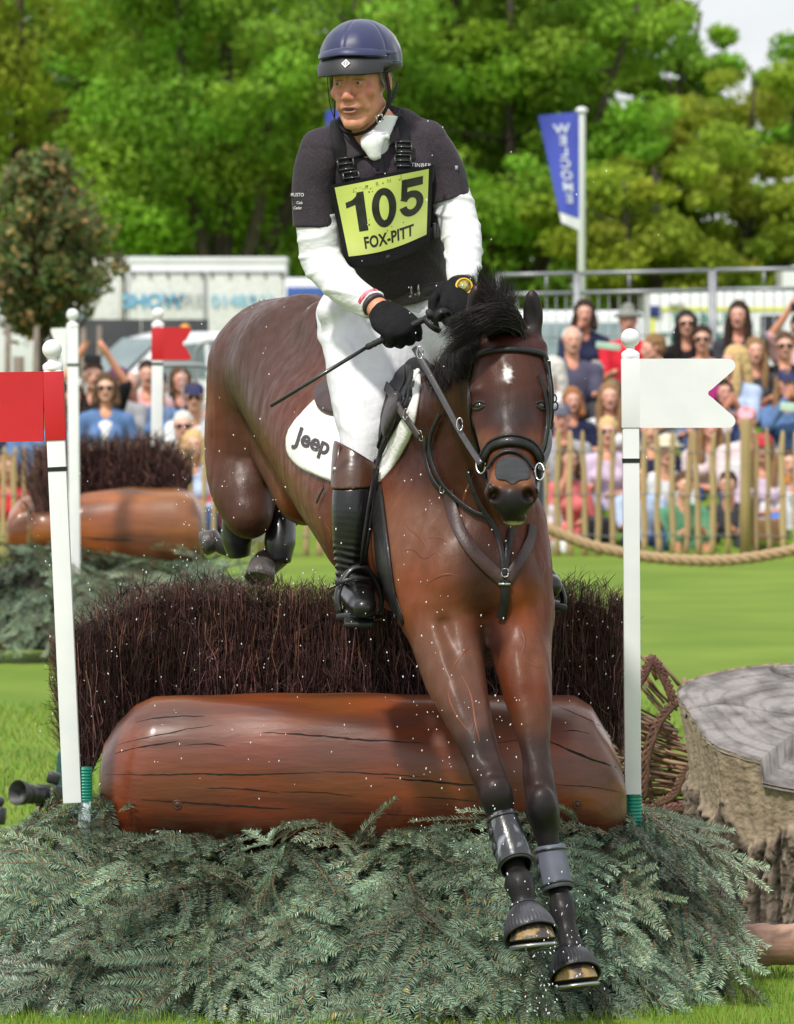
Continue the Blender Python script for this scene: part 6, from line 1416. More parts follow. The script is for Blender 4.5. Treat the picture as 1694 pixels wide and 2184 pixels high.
def armR(S, inf=0, col=None): S.path([(g('sr'), .055+inf), (P(950, 390, 18.04), .050+inf), (P(972, 450, 18.02), .046+inf), (g('er'), .045+inf), (P(988, 560, 17.84), .038+inf), (g('wr'), .029+inf)], .03, col)
def legs(S, inf=0, col=None):
    S.path([(P(800, 668, 18.28), .112+inf), (P(772, 722, 18.22), .100+inf), (P(778, 810, 18.07), .090+inf), (P(784, 880, 17.98), .080+inf), (P(777, 935, 17.92), .058+inf), (P(768, 990, 17.90), .052+inf)], .04, col)
    S.path([(P(850, 690, 18.25), .105+inf), (P(880, 700, 18.22), .105+inf), (P(960, 735, 18.22), .09+inf), (P(1010, 760, 18.22), .08+inf), (P(1060, 830, 18.15), .066+inf), (P(1100, 900, 18.12), .055+inf)], .04, col)
    S.path([(P(846, 615, 18.24), .100+inf), (P(846, 650, 18.26), .112+inf), (P(840, 695, 18.30), .116+inf)], .03, col, (1, 0, 0), 1.25); S.path([(P(735, 668, 18.4), .07+inf), (P(760, 705, 18.3), .09+inf)], .03, col); S.el(P(722, 668, 18.2), (.05+inf, .05+inf, .04+inf), None, .02, col); S.path([(P(845, 700, 18.2), .10+inf), (P(812, 820, 18.07), .075+inf)], .05, col)
torso(BS, -.006, SK); armL(BS, -.006, SK); armR(BS, -.006, SK); legs(BS, -.008, SK)
def shin(S, inf=0, col=None):
    S.path([(P(775, 925, 17.92), .054+inf), (P(760, 990, 17.88), .054+inf), (P(752, 1070, 17.83), .050+inf), (P(748, 1150, 17.82), .041+inf), (P(752, 1222, 17.85), .037+inf)], .02, col)
    S.path([(P(1105, 920, 18.12), .05+inf), (P(1118, 1010, 18.10), .05+inf), (P(1128, 1150, 18.02), .04+inf), (P(1140, 1220, 17.94), .035+inf)], .02, col)
shin(BS, -.008, SK)
def hand(S, wrist, dirv, side, curlv, inf=0, col=SK, sc_=1.34, thumb=1):
    """closed fist: palm block from the wrist along dirv, fingers curled towards curlv, knuckles spread along side"""
    w = Vector(wrist); x = Vector(dirv).normalized(); z = Vector(curlv); z = (z-x*z.dot(x)).normalized(); y = z.cross(x).normalized()*side
    Rm = Matrix((x, y, z)).transposed()
    S.el(w+x*.050*sc_, [(.050+inf)*sc_, (.040+inf)*sc_, (.019+inf)*sc_], Rm, .014, col); S.rc(w-x*.03, w+x*.02, .027+inf, .029+inf, .014, col, u=y, sq=1.15)
    for i, (ln, off) in enumerate(((.040, .030), (.044, .011), (.041, -.009), (.034, -.027))):
        k = w+x*(.086-.003*abs(i-1)-.004*(i == 3))*sc_+y*off*sc_; a = k+(x*.35+z)*ln*.55*sc_; b = a+(z*.75-x*.9)*ln*.42*sc_; c = b+(-x*1.0-z*.25)*ln*.42*sc_; r = (.0098-.0007*(i == 3)+inf)*sc_
        S.path([(k-x*.02, r), (k+z*.002, r*1.04), (a, r*.98), (b, r*.92), (c, r*.82)], .004, col, sub=2)
    t0 = w+x*.02*sc_+y*.034*sc_+z*.01*sc_; t1 = w+x*.055*sc_+y*.048*sc_+z*.028*sc_; t2 = w+x*.082*sc_+y*.036*sc_+z*.044*sc_
    S.path([(t0, .013+inf), (t1, .0115+inf), (t2, .0095+inf)], .008, col, sub=3)
HL = (g('wl')+Vector((.006, 0, -.004)), P(884, 728, 17.58)-g('wl')); HR = (g('wr'), P(975, 700, 17.62)-g('wr'))
hand(BS, HL[0], HL[1], -1, Vector((.35, .3, -.9)), -.002); hand(BS, HR[0], HR[1], 1, Vector((-.3, .45, -.6)), -.002)
def ears_clip(): pass
bme = BS.mesh('body', .0031, SKIN, smooth_col=.005, colfn=lambda V, c: face_paint(V, c, HM, (.20, .15, .12)))
# finer relief on the face only comes from the normal bump
rb = obj('body', bme, rider)
for x in (-1, 1):
    b = MB(); c = HM @ Vector((x*.0305, -.0812, .0042)); b.sphere(c, .0120, 24, 16); e = b.build('eye', mat('eye_white', (.50, .46, .43), rough=.3, spec=.3), rider)
    look = (HM.to_3x3() @ Vector((-.38, -1, -.05))).normalized(); q = look.to_track_quat('Z', 'Y').to_matrix()
    for r_, m_, o_ in ((.0058, mat('iris', (.13, .16, .15), (.07, .08, .07), rough=.15, scale=400), .0112), (.0027, mat('pupil', (.004, .004, .004), rough=.1), .01185)):
        b = MB(); b.lathe([(.0001, .0006), (r_*.6, .0005), (r_, 0)], c+look*(o_), 20, q); b.build('iris' if r_ > .004 else 'pupil', m_, e)
# ---- garments
DARK = mat('polo_cloth', (.036, .029, .037), (.052, .042, .052), rough=.85, scale=180, bump=.5, bscale=12, bdist=.02, sheen=.1, spec=.12)
BASE = mat('white_jersey', (.72, .72, .75), (.66, .66, .69), rough=.8, scale=30, bump=.45, bscale=11, bdist=.022, stretch=(1, 1, 2.2), spec=.25)
BREE = mat('white_breeches', (.70, .70, .74), (.62, .62, .66), rough=.75, scale=7, bump=.8, bscale=7, bdist=.03, spec=.2)
KIT = mat('black_webbing', (.008, .008, .010), (.014, .014, .016), rough=.6, scale=200, bump=.2, spec=.2)
def folds(amp, f, dirv=(0, 0, 1), seed=0):
    dv = np.array(Vector(dirv).normalized())
    def fn(V, N):
        q = vnoise(V, 7, seed); t = V @ dv
        return amp*(.6*np.maximum(0, np.sin(t*f+q*3.2+V[:, 0]*14))**3*(.35+.65*np.clip(vnoise(V, 5, seed+1)+.4, 0, 1))+.4*vnoise(V, 13, seed+2))
    return fn
BD = Vector((P(690, 485, 17.97)-P(680, 330, 17.97))).normalized()
def cloth_(name, build, h, m, disp=None, parent=None):
    S = SDF(); build(S); me = S.mesh(name, h, m, disp=disp); me.color_attributes.remove(me.color_attributes['Col']) if 'Col' in me.color_attributes else None
    return obj(name, me, parent or rider), me
def shirt(S):
    torso(S, .010); 
    S.path([(g('sl'), .068), (P(671, 400, 17.97), .067), (P(673, 486, 17.97), .063)], .03); S.path([(g('sr'), .066), (P(948, 370, 18.03), .063), (P(962, 428, 18.02), .058)], .03)
    for o in []: pass
def sleeve_cut(S):
    # hems of the short sleeves and the bottom edge of the shirt
    S.half(P(850, 628, 18.2), (.10, 0, -1)); None
sh, shme = cloth_('polo_shirt', lambda S: (torso(S, .010), S.half(P(850, 634, 18.2), (.10, 0, -1)), S.path([(P(765, 288, 18.02), .05), (P(800, 262, 18.05), .055), (P(850, 272, 18.05), .05)], .04), S.rc(P(784, 322, 17.86), P(796, 215, 17.97), .052, .092, .01, op='s')), .0055, DARK, folds(.006, 52, (.5, 0, 1), 2))
for nm, pts, cut, cn in (('short_sleeve', [(P(712, 318, 17.98), .050), (g('sl')+Vector((0, 0, -.012)), .067), (P(672, 400, 17.97), .064), (P(673, 500, 17.97), .060)], P(674, 486, 17.97), (-.02, 0, -1)),
                         ('short_sleeve', [(P(890, 300, 18.02), .050), (g('sr')+Vector((.004, 0, -.014)), .064), (P(946, 370, 18.03), .060), (P(962, 440, 18.02), .056)], P(960, 426, 18.02), (.30, 0, -1))):
    cloth_(nm, lambda S: (S.path(pts, .03), S.half(cut, cn)), .0045, DARK, folds(.004, 60, (1, 0, .4), 5))
cloth_('long_sleeve', lambda S: (armL(S, .009), S.half(P(676, 455, 17.97), (0, 0, 1)), S.half(P(800, 652, 17.71), g('wl')-P(760, 628, 17.78))), .0042, BASE, folds(.0085, 110, (-.35, 0, 1), 8))
cloth_('long_sleeve', lambda S: (armR(S, .010), S.half(P(965, 395, 18.02), (0, 0, 1)), S.half(P(987, 600, 17.74), (0, -.5, -1))), .0042, BASE, folds(.0085, 110, (.35, 0, 1), 9))
br, brme = cloth_('breeches', lambda S: (legs(S, .010), S.half(P(772, 1008, 17.92), Vector((.1, 0, -1)))), .0052, BREE, folds(.013, 52, (.75, 0, .66), 4))
BOOT = mat('boot_black', (.006, .006, .007), (.010, .010, .011), rough=.32, scale=30, bump=.06, bscale=30, spec=.4, coat=.2, coatr=.15)
BOOTB = mat('boot_brown', (.085, .030, .014), (.055, .019, .010), rough=.33, scale=14, bump=.08, coat=.35, coatr=.2)
def bootdisp(V, N):
    z = V[:, 2]; a = P(0, 1200, 17.85).z; return .0032*np.exp(-((z-a)/.045)**2)*np.sin(z*330+V[:, 0]*60+vnoise(V, 20, 3)*2)+.0008*vnoise(V, 14, 2)
cloth_('boot_top', lambda S: (S.path([(P(781, 905, 17.92), .072), (P(768, 955, 17.90), .0735), (P(758, 1012, 17.86), .067), (P(755, 1050, 17.84), .062)], .02), S.half(P(757, 966, 17.9), Vector((.62, .1, 1))), S.half(P(757, 1042, 17.8), (0.04, 0, -1))), .004, BOOTB)
cloth_('boot', lambda S: (S.path([(P(757, 1030, 17.85), .0595), (P(752, 1090, 17.83), .0565), (P(747, 1160, 17.83), .047), (P(750, 1220, 17.86), .042), (P(757, 1252, 17.87), .043)], .02), S.path([(P(757, 1250, 17.88), .043), (P(764, 1275, 17.80), .041), (P(772, 1292, 17.70), .034), (P(776, 1297, 17.65), .027)], .03, None, (1, 0, 0), 1.12), S.half(P(757, 1042, 17.8), (-.04, 0, 1))), .004, BOOT, bootdisp)
b = MB(); b.box(P(766, 1318, 17.80), (.080, .27, .014), Matrix.Rotation(.10, 3, 'X'), bev=.005); b.build('boot_sole', mat('sole', (.008, .008, .009), rough=.6), rider)
cloth_('boot', lambda S: (S.path([(P(1107, 935, 18.12), .056), (P(1118, 1010, 18.10), .056), (P(1128, 1150, 18.02), .046), (P(1142, 1225, 17.93), .042)], .02), S.path([(P(1142, 1222, 17.93), .040), (P(1160, 1240, 17.86), .038), (P(1172, 1250, 17.76), .032)], .02, None, (1, 0, 0), 1.1)), .006, BOOT)
b = MB(); b.box(P(1178, 1287, 17.82), (.078, .25, .016), Matrix.Rotation(.25, 3, 'Y'), bev=.005); b.build('boot_sole', MATS['sole'], rider)
b = MB(); p0 = P(727, 958, 17.63); b.strap([P(724, 948, 17.84), P(719, 985, 17.835), P(714, 1012, 17.83)], .011, .004, Vector((-.5, -1, 0))); b.build('boot_tab', BOOTB, rider)
b = MB(); b.sphere(P(715, 1001, 17.825), .007, 12, 8, (1, .5, 1)); b.build('boot_stud', mat('steel', (.62, .62, .64), rough=.25, metal=1), rider)
STEEL = MATS['steel']
GLOVE = mat('glove_black', (.007, .007, .008), (.011, .011, .013), rough=.75, scale=90, bump=.3, spec=.15)
for hd, sd, cv in ((HL, -1, Vector((.35, .3, -.9))), (HR, 1, Vector((-.3, .45, -.6)))):
    cloth_('glove', lambda S: (hand(S, hd[0], hd[1], sd, cv, .0022, None), S.half(hd[0]+hd[1].normalized()*.008, -hd[1])), .0034, GLOVE, lambda V, N: .0008*vnoise(V, 60, 3))
# bracelets, watch
def ring(name, c, ax, r, w, m, th=.003, parent=None, sq=1.0):
    q = Vector(ax).normalized().to_track_quat('Z', 'Y').to_matrix(); b = MB(); b.lathe([(r, -w/2), (r+th, -w/2+.001), (r+th, w/2-.001), (r, w/2)], c, 30, q); return b.build(name, m, parent or rider)
axl = HL[1].normalized()
ring('wristband', g('wl')-axl*.030, axl, .0345, .015, mat('red_band', (.50, .02, .05), (.6, .3, .33), rough=.6, scale=60)); ring('wristband', g('wl')-axl*.012, axl, .0325, .013, mat('grey_band', (.05, .04, .05), rough=.5))
axr = Vector((0, -.5, -1)).normalized(); wc = P(986, 607, 17.73); ring('watch_strap', wc, axr, .031, .022, KIT)
b = MB(); wf = P(990, 611, 17.69); q = Vector((.15, -1, .25)).normalized().to_track_quat('Z', 'Y').to_matrix(); b.lathe([(.0235, -.006), (.0245, 0), (.0235, .005), (.0195, .0065), (.019, .004)], wf, 30, q)
w_ = b.build('watch_case', mat('watch_yellow', (.80, .46, .015), rough=.35), rider); b = MB(); b.lathe([(.0001, .0046), (.0188, .0045)], wf, 30, q); b.build('watch_face', mat('watch_face', (.16, .17, .15), (.5, .45, .1), rough=.15, scale=130), w_)
# ---- stock, collar
def stockf(S):
    S.path([(P(798, 240, 17.985), .068), (P(796, 285, 17.985), .070), (P(800, 335, 18.0), .078)], .02); S.half(P(797, 250, 17.95), (-.10, .1, 1)); 
cloth_('stock_collar', stockf, .0035, mat('stock_white', (.82, .82, .85), (.76, .76, .80), rough=.55, scale=20, bump=.35, bscale=25, bdist=.01), folds(.003, 90, (.3, 0, 1), 3))
SK2 = SDF(); SK2.el(P(795, 302, 17.885), (.030, .020, .028), None, .015); SK2.el(P(798, 322, 17.885), (.020, .014, .026), Matrix.Rotation(-.2, 3, 'Y'), .012); SK2.el(P(806, 290, 17.90), (.034, .02, .016), None, .012)
o_ = obj('stock_knot', SK2.mesh('stock_knot', .0028, MATS['stock_white'], disp=folds(.006, 160, (1, 0, .2), 6)), rider)
SS = Surf(shme)
def patch(name, poly, surf, off, th, m, parent, n=14, flat_n=None):
    """solid patch laid on a surface: quad corners (u,v) tl,tr,br,bl"""
    V = []; tl, tr, br_, bl_ = poly; 
    for j in range(n+1):
        for i in range(n+1):
            a, b_ = i/n, j/n; u = (tl[0]*(1-a)+tr[0]*a)*(1-b_)+(bl_[0]*(1-a)+br_[0]*a)*b_; v = (tl[1]*(1-a)+tr[1]*a)*(1-b_)+(bl_[1]*(1-a)+br_[1]*a)*b_
            p, nn = surf.hit(u, v); V.append([p, nn, u, v])
    ok = [x for x in V if x[0] is not None]
    if not ok: return None
    dm = sum(x[0].y for x in ok)/len(ok)
    for x in V:
        if x[0] is None: x[0] = P(x[2], x[3], min(ok, key=lambda t: (t[2]-x[2])**2+(t[3]-x[3])**2)[0].y); x[1] = Vector((0, -1, 0))
    W = n+1; top = [x[0]+x[1]*(off+th) for x in V]; bot_ = [x[0]+x[1]*off*.3 for x in V]; N_ = W*W; F = []
    for j in range(n):
        for i in range(n): k = j*W+i; F.append((k, k+1, k+W+1, k+W)); F.append((N_+k, N_+k+W, N_+k+W+1, N_+k+1))
    per = [i for i in range(n)]+[j*W+n for j in range(n)]+[n*W+i for i in range(n, 0, -1)]+[j*W for j in range(n, 0, -1)]
    for a, b_ in zip(per, per[1:]+per[:1]): F.append((a, b_, N_+b_, N_+a))
    b = MB(); b.raw(top+bot_, F); return b.build(name, m, parent)
COLLAR = DARK
patch('shirt_collar', [(722, 262), (737, 252), (786, 334), (744, 340)], SS, .010, .005, mat('collar_cloth', (.055, .046, .056), rough=.85, spec=.1, scale=100), rider); patch('shirt_collar', [(828, 238), (846, 252), (852, 300), (834, 312)], SS, .010, .005, MATS['collar_cloth'], rider)
patch('button_placket', [(790, 330), (812, 328), (822, 372), (800, 376)], SS, .003, .002, DARK, rider, 6)
for v in (342, 362):
    p, n = SS.hit(803, v, .006); b = MB(); b.sphere(p, .005, 12, 6, (1, .5, 1)); b.build('button', KIT, rider)
# ---- number bib: a stiff vinyl sheet bowed round the chest
BC = [(714, 400), (915, 360), (910, 500), (744, 547)]
def bib(x, y, off=0):
    """x,y in 0..1 from the top left"""
    a, b_ = x, y; u = (BC[0][0]*(1-a)+BC[1][0]*a)*(1-b_)+(BC[3][0]*(1-a)+BC[2][0]*a)*b_; v = (BC[0][1]*(1-a)+BC[1][1]*a)*(1-b_)+(BC[3][1]*(1-a)+BC[2][1]*a)*b_
    v += 9*math.sin(math.pi*a)*b_; e = (2*a-1); d = 17.845+.05*e*e+.055*b_+.012*a+.003*math.sin(a*7+b_*4)
    return P(u, v, d-off)
def bibpiece(name, x0, x1, y0, y1, off, th, m, nx=20, ny=14, parent=None):
    b = MB(); V = [bib(x0+(x1-x0)*i/nx, y0+(y1-y0)*j/ny, off+th) for j in range(ny+1) for i in range(nx+1)]+[bib(x0+(x1-x0)*i/nx, y0+(y1-y0)*j/ny, off) for j in range(ny+1) for i in range(nx+1)]
    W = nx+1; N_ = W*(ny+1); F = []
    for j in range(ny):
        for i in range(nx): k = j*W+i; F.append((k, k+1, k+W+1, k+W)); F.append((N_+k, N_+k+W, N_+k+W+1, N_+k+1))
    per = list(range(nx))+[j*W+nx for j in range(ny)]+[ny*W+i for i in range(nx, 0, -1)]+[j*W for j in range(ny, 0, -1)]
    for a, b_ in zip(per, per[1:]+per[:1]): F.append((a, b_, N_+b_, N_+a))
    b.raw(V, F); return b.build(name, m, parent or rider, auto=40)
BIBY = mat('bib_yellow', (.68, .76, .20), (.64, .72, .19), rough=.35, scale=8, coat=.3, bump=.1, bscale=6, bdist=.01)
bv = bibpiece('number_bib', -.06, 1.045, -.05, 1.17, 0, .012, KIT)
bibpiece('bib_card', 0, 1, 0, 1, .0125, .0012, BIBY, parent=bv)
INK = mat('print_black', (.012, .012, .012), (.03, .03, .03), rough=.45, scale=30)
def bt(cx, cy, ang=0):
    # metres on the bib -> bib parameters (card is about .258 wide, .185 high)
    return lambda x, y: bib(cx+(x)/.258, cy-(y)/.190, .0142)
def digit(ch, cx, cy, w, h):
    # heavy condensed numerals drawn as strips of quads, units of half width / half height
    def arc(x0, y0, rx, ry, a0, a1, n, tx, ty): return [((x0+rx*math.cos(R(a0+(a1-a0)*i/n)), y0+ry*math.sin(R(a0+(a1-a0)*i/n))), (x0+(rx-tx)*math.cos(R(a0+(a1-a0)*i/n)), y0+(ry-ty)*math.sin(R(a0+(a1-a0)*i/n)))) for i in range(n+1)]
    if ch == '0': strips = [arc(0, 0, 1, 1, 0, 360, 40, .60, .36)]
    elif ch == '1': strips = [[((-.12, -1), (.66, -1)), ((-.12, -.3), (.66, -.3)), ((-.12, .42), (.66, .42)), ((.12, 1), (.66, 1))], [((-.85, .58), (-.85, .28)), ((-.3, .66), (-.3, .36)), ((.0, .80), (-.05, .40)), ((.2, 1), (.2, .40))]]
    else: strips = [[((-.78, 1), (-.70, .54)), ((0, 1), (0, .54)), ((.86, 1), (.86, .54))], [((-.78, 1), (-.30, 1)), ((-.84, .5), (-.36, .5)), ((-.90, -.05), (-.42, -.05))], arc(-.06, -.33, 1.0, .68, 155, -168, 30, .58, .37)]
    f = bt(cx, cy); b = MB()
    for st in strips:
        V = []
        for i in range(len(st)-1):
            for j in range(3):
                t = j/3; V.append([tuple(st[i][q][c]*(1-t)+st[i+1][q][c]*t for c in (0, 1)) for q in (0, 1)])
        V.append(st[-1]); K_ = 5; b.raw([f((pr[0][0]+(pr[1][0]-pr[0][0])*k/K_)*w/2, (pr[0][1]+(pr[1][1]-pr[0][1])*k/K_)*h/2) for pr in V for k in range(K_+1)], [(i*(K_+1)+k, (i+1)*(K_+1)+k, (i+1)*(K_+1)+k+1, i*(K_+1)+k+1) for i in range(len(V)-1) for k in range(K_)])
    b.build('bib_number', INK, bv, smooth=False)
for ch, cx, cy in (('1', .20, .40), ('0', .50, .41), ('5', .82, .36)): digit(ch, cx, cy, .072, .104)
put_text('bib_name', 'FOX-PITT', bt(.53, .84), INK, bv, .030, bold=.03, wide=.84, sub=.03, space=1.04)
put_text('bib_mark', 'BR', lambda x, y: bib(.5+x/.258, 1.09-y/.19, .0135), mat('grey_print', (.12, .12, .13), rough=.6), bv, .007, wide=1.2)
for k_, ch_ in enumerate('LARHJ'): put_text('bib_print', ch_, bt(.20+.125*k_, .09-.012*k_), mat('faint_print', (.24, .31, .10), rough=.5), bv, .011)
# dirt specks on the card
for i in range(26):
    x, y = rnd.uniform(.12, .8), rnd.choice([rnd.uniform(.05, .16), rnd.uniform(.5, .78)]); b = MB(); w = rnd.uniform(.0012, .0032)
    b.raw([bib(x+dx*w/.258, y+dy*w/.19, .0139) for dx, dy in ((-1, -.3), (0, -1), (1, .2), (.3, 1), (-.7, .6))], [(0, 1, 2, 3, 4)]); b.build('mud_speck', mat('mud_speck', (.10, .13, .04), rough=.8), bv, smooth=False)
# braces of the bib with slider buckles
def on_shirt(path, off): return [SS.hit(u, v, off) for u, v in path]
for path, bk in (([(722, 262), (718, 285), (724, 320), (736, 355), (748, 392)], [(740, 350), (752, 378)]), ([(848, 240), (852, 262), (858, 300), (860, 335), (862, 378)], [(860, 318), (858, 345)])):
    L_ = spline([Vector((u, v, 0)) for u, v in path], 5); pn = [SS.hit(p.x, p.y, .010) for p in L_]; pn = [x for x in pn if x[0] is not None]
    b = MB(); b.strap([x[0] for x in pn], .040, .003, [x[1] for x in pn]); sp = b.build('shoulder_strap', KIT, rider)
    for (u, v) in bk:
        p, n = SS.hit(u, v, .016); 
        if p is None: continue
        up = Vector((-.12 if u < 800 else 0, 0, 1)); up = (up-n*up.dot(n)).normalized(); s_ = up.cross(n).normalized(); hw, hh = .0215, .0155
        b = MB(); cs = [p+s_*x*hw+up*y*hh for x, y in ((-1, -1), (1, -1), (1, 1), (-1, 1), (-1, -1))]
        for a, c in zip(cs, cs[1:]): b.tube([a, c], .0032, 8)
        b.tube([p-s_*hw, p+s_*hw], .003, 8); b.build('slider_buckle', mat('buckle_black', (.02, .02, .022), rough=.25, coat=.4), sp)
p = P(926, 492, 18.02); b = MB(); b.box(p, (.012, .05, .045), Matrix.Rotation(.1, 3, 'Z'), bev=.004); b.build('side_buckle', MATS['buckle_black'], rider)
b = MB(); b.strap([P(905, 505, 17.95), P(930, 495, 18.02), P(940, 488, 18.12)], .035, .003, Vector((1, -.6, 0))); b.build('side_strap', KIT, rider)
WPR = mat('white_print', (.75, .75, .78), rough=.6)
def cloth_text(txt, u, v, h, bold, ang=0, wide=1, shear=0, surf=SS, off=.0045, m=WPR, parent=None, space=1):
    ca, sa = math.cos(ang), math.sin(ang); K_ = FP/17.95
    def fn(x, y):
        uu = u+(x*ca+y*sa)*K_; vv = v-(y*ca-x*sa)*K_; p, n = surf.hit(uu, vv, off)
        return p if p is not None else P(uu, vv, 17.93)
    return put_text('printed_text', txt, fn, m, parent or rider, h, bold, space, shear, wide, .02)
cloth_text('ETINBER', 894, 352, .0100, .01, .05, 1.0, space=1.15)
SL = Surf(*[o.data for o in rider.children if o.name.startswith('short_sleeve')])
for txt, u, v, h in (('MUSTO', 635, 415, .0095), ('Club', 640, 432, .0075), ('Cadet', 636, 443, .0080)):
    cloth_text(txt, u, v, h, .015, 0, .8 if txt != 'Cadet' else .8, .3 if txt == 'Cadet' else 0, SL, .002)
b = MB(); p, n = SL.hit(973, 358, .002)
if p is not None: b.box(p, (.008, .004, .012)); b.build('sleeve_patch', mat('patch_grey', (.35, .35, .4), rough=.6), rider)
# shirt hem, belt, lace
b = MB()
for u, a in ((878, 0), (893, 0)): b.tube([P(u, 632, 18.085), P(u-1, 606, 18.075)], .0028, 7)
b.strap([P(872, 633, 18.082), P(905, 622, 18.10)], .006, .003, Vector((0, -1, 0)))
b2 = MB(); b2.strap([P(835, 640, 18.10), P(880, 632, 18.085), P(925, 618, 18.13), P(948, 612, 18.19)], .044, .004, [Vector((-.1, -1, 0)), Vector((0, -1, 0)), Vector((.4, -1, 0)), Vector((.8, -1, 0))]); bl = b2.build('belt', mat('belt_brown', (.045, .035, .038), (.035, .027, .03), rough=.6, scale=40), rider)
o = b.build('belt_buckle', STEEL, bl)
b = MB(); b.box(P(918, 618, 18.05), (.060, .03, .036), Matrix.Rotation(-.25, 3, 'Y'), bev=.014); b.build('belt_pouch', MATS['belt_brown'], rider)
# ---- helmet
HELM = mat('silk_navy', (.020, .026, .095), (.014, .018, .07), rough=.45, scale=5, bump=.35, bscale=9, bdist=.01, sheen=.4, spec=.5)
helmet = thing('riding_helmet', None, None, HM @ Vector((0, 0, .1))); helmet.parent = rider; helmet.matrix_parent_inverse = WM[rider.name].inverted()
def helm():
    HT = HM0 @ Matrix.Translation((0, .010, .052)) @ Matrix.Rotation(-.06, 4, 'X') @ Matrix.Diagonal((.945, .95, .96, 1)); Rt = HT.to_3x3()
    S = SDF(); S.el(HT @ Vector((0, 0, .008)), (.104, .126, .104), Rt, .02); S.half(HT @ Vector((0, 0, -.018)), Rt @ Vector((0, .12, -1)), .01)
    def dsp(V, N):
        q = (V-np.array(HT.translation)) @ np.array(Rt); a = np.arctan2(q[:, 0], -q[:, 1]); r = np.hypot(q[:, 0], q[:, 1]); top = np.clip((q[:, 2]-.02)/.08, 0, 1)
        seam = np.exp(-(np.abs(((a+math.pi/6) % (math.pi/3))-math.pi/6)*r/.004)**2); return -.0022*seam*np.clip(r/.03, 0, 1)+.0016*np.sin(a*14+q[:, 2]*60)*np.clip(.5-top, 0, 1)+.0009*vnoise(V, 30, 2)
    obj('silk_cover', S.mesh('silk', .0034, HELM, disp=dsp), helmet)
    b = MB(); b.sphere(HT @ Vector((0, .0, .117)), .008, 14, 8, (1, 1, .5)); b.build('top_button', HELM, helmet)
    # shell rim under the silk
    S = SDF(); S.el(HT @ Vector((0, .002, .0)), (.105, .130, .075), Rt, .02); S.half(HT @ Vector((0, 0, -.034)), Rt @ Vector((0, .18, -1)), .006); S.half(HT @ Vector((0, 0, -.008)), Rt @ Vector((0, 0, 1)), .004); S.el(HT @ Vector((0, .0, -.05)), (.088, .108, .06), Rt, .006, op='s')
    blk = mat('helmet_shell', (.014, .014, .017), (.02, .02, .024), rough=.45, scale=200, bump=.15); obj('shell', S.mesh('shell', .0036, blk), helmet)
    # peak: curved band with thickness
    for nm, r0, z0, r1, z1, half_, m_, th in (('peak', .106, .024, .143, -.044, 1.25, blk, .004), ('silk_peak', .107, .036, .130, .012, 1.45, HELM, .003)):
        V = []; nA = 36
        for i in range(nA+1):
            a = -half_+2*half_*i/nA; e = abs(a/half_); k = (1-e**2.6)
            for (r, z) in ((r0, z0), ((r0+r1)/2+.002, (z0+z1)/2+.004), (r0+(r1-r0)*k, z0+(z1-z0)*(.55+.45*k))):
                V.append(HT @ Vector((math.sin(a)*r*.99, -math.cos(a)*(r+.024), z-.010*e)))
        M_ = len(V); dn = Rt @ Vector((0, .35, -1)).normalized()*th; V += [v+dn for v in V]; F = []
        for i in range(nA):
            for j in range(2): k = i*3+j; F.append((k, k+1, k+4, k+3)); F.append((M_+k, M_+k+3, M_+k+4, M_+k+1))
            F.append((i*3+2, M_+i*3+2, M_+i*3+5, i*3+5)); F.append((i*3, i*3+3, M_+i*3+3, M_+i*3))
        for i in (0, nA):
            for j in range(2): k = i*3+j; F.append((k, k+1, M_+k+1, M_+k))
        b = MB(); b.raw(V, F); pk = b.build(nm, m_, helmet)
        if nm == 'peak': SP = Surf(pk.data)
    b = MB(); pts = [HT @ Vector((math.sin(a)*.113, -math.cos(a)*.137, -.006)) for a in np.linspace(-2.7, 2.7, 40)]; b.tube(pts, .0035, 8); b.build('edge_band', HELM, helmet)
    # diamond badge with a ring
    for vv in (136, 140, 144, 148, 152, 130, 126):
        p, n = SP.hit(738, vv, .0015)
        if p is not None: break
    if n.y > 0: n = -n; p = p+n*.003
    up = Vector((0, 0, 1)); up = (up-n*up.dot(n)).normalized(); sd = up.cross(n).normalized()
    b = MB(); k = .0125; b.prism([(0, k), (k*.95, 0), (0, -k), (-k*.95, 0)], 0, .002, lambda x, z, y: p+sd*x+up*z+n*y); bd = b.build('badge', mat('badge_white', (.7, .7, .7), rough=.35), helmet, smooth=False)
    b = MB(); b.tube([p+n*.0022+sd*math.cos(t)*.0058+up*math.sin(t)*.0058 for t in np.linspace(0, 6.283, 17)], .0009, 5); b.tube([p+n*.0022+sd*x*.003+up*y*.003 for x, y in ((-1, -1), (-1, 1), (0, 0), (1, 1), (1, -1))], .0008, 5); b.build('badge_ring', INK, bd)
    # flag patch on the side
    SC = Surf(helmet.children[0].data); p, n = SC.hit(840, 100, .0008)
    if p is not None:
        up = Vector((0, .1, 1)); up = (up-n*up.dot(n)).normalized(); sd = up.cross(n).normalized(); fr = lambda x, z, y: p+sd*x+up*z+n*y
        b = MB(); b.prism([(-.008, -.016), (.008, -.016), (.008, .016), (-.008, .016)], 0, .0015, fr); fp = b.build('flag_patch', mat('patch_navy', (.02, .03, .12), rough=.6), helmet, smooth=False)
        b = MB(); b.prism([(-.0065, -.0135), (.0065, -.0135), (.0065, -.002), (-.0065, -.002)], .0016, .002, fr); b.build('flag_field', mat('flag_white', (.7, .68, .7), rough=.6), fp, smooth=False)
        b = MB()
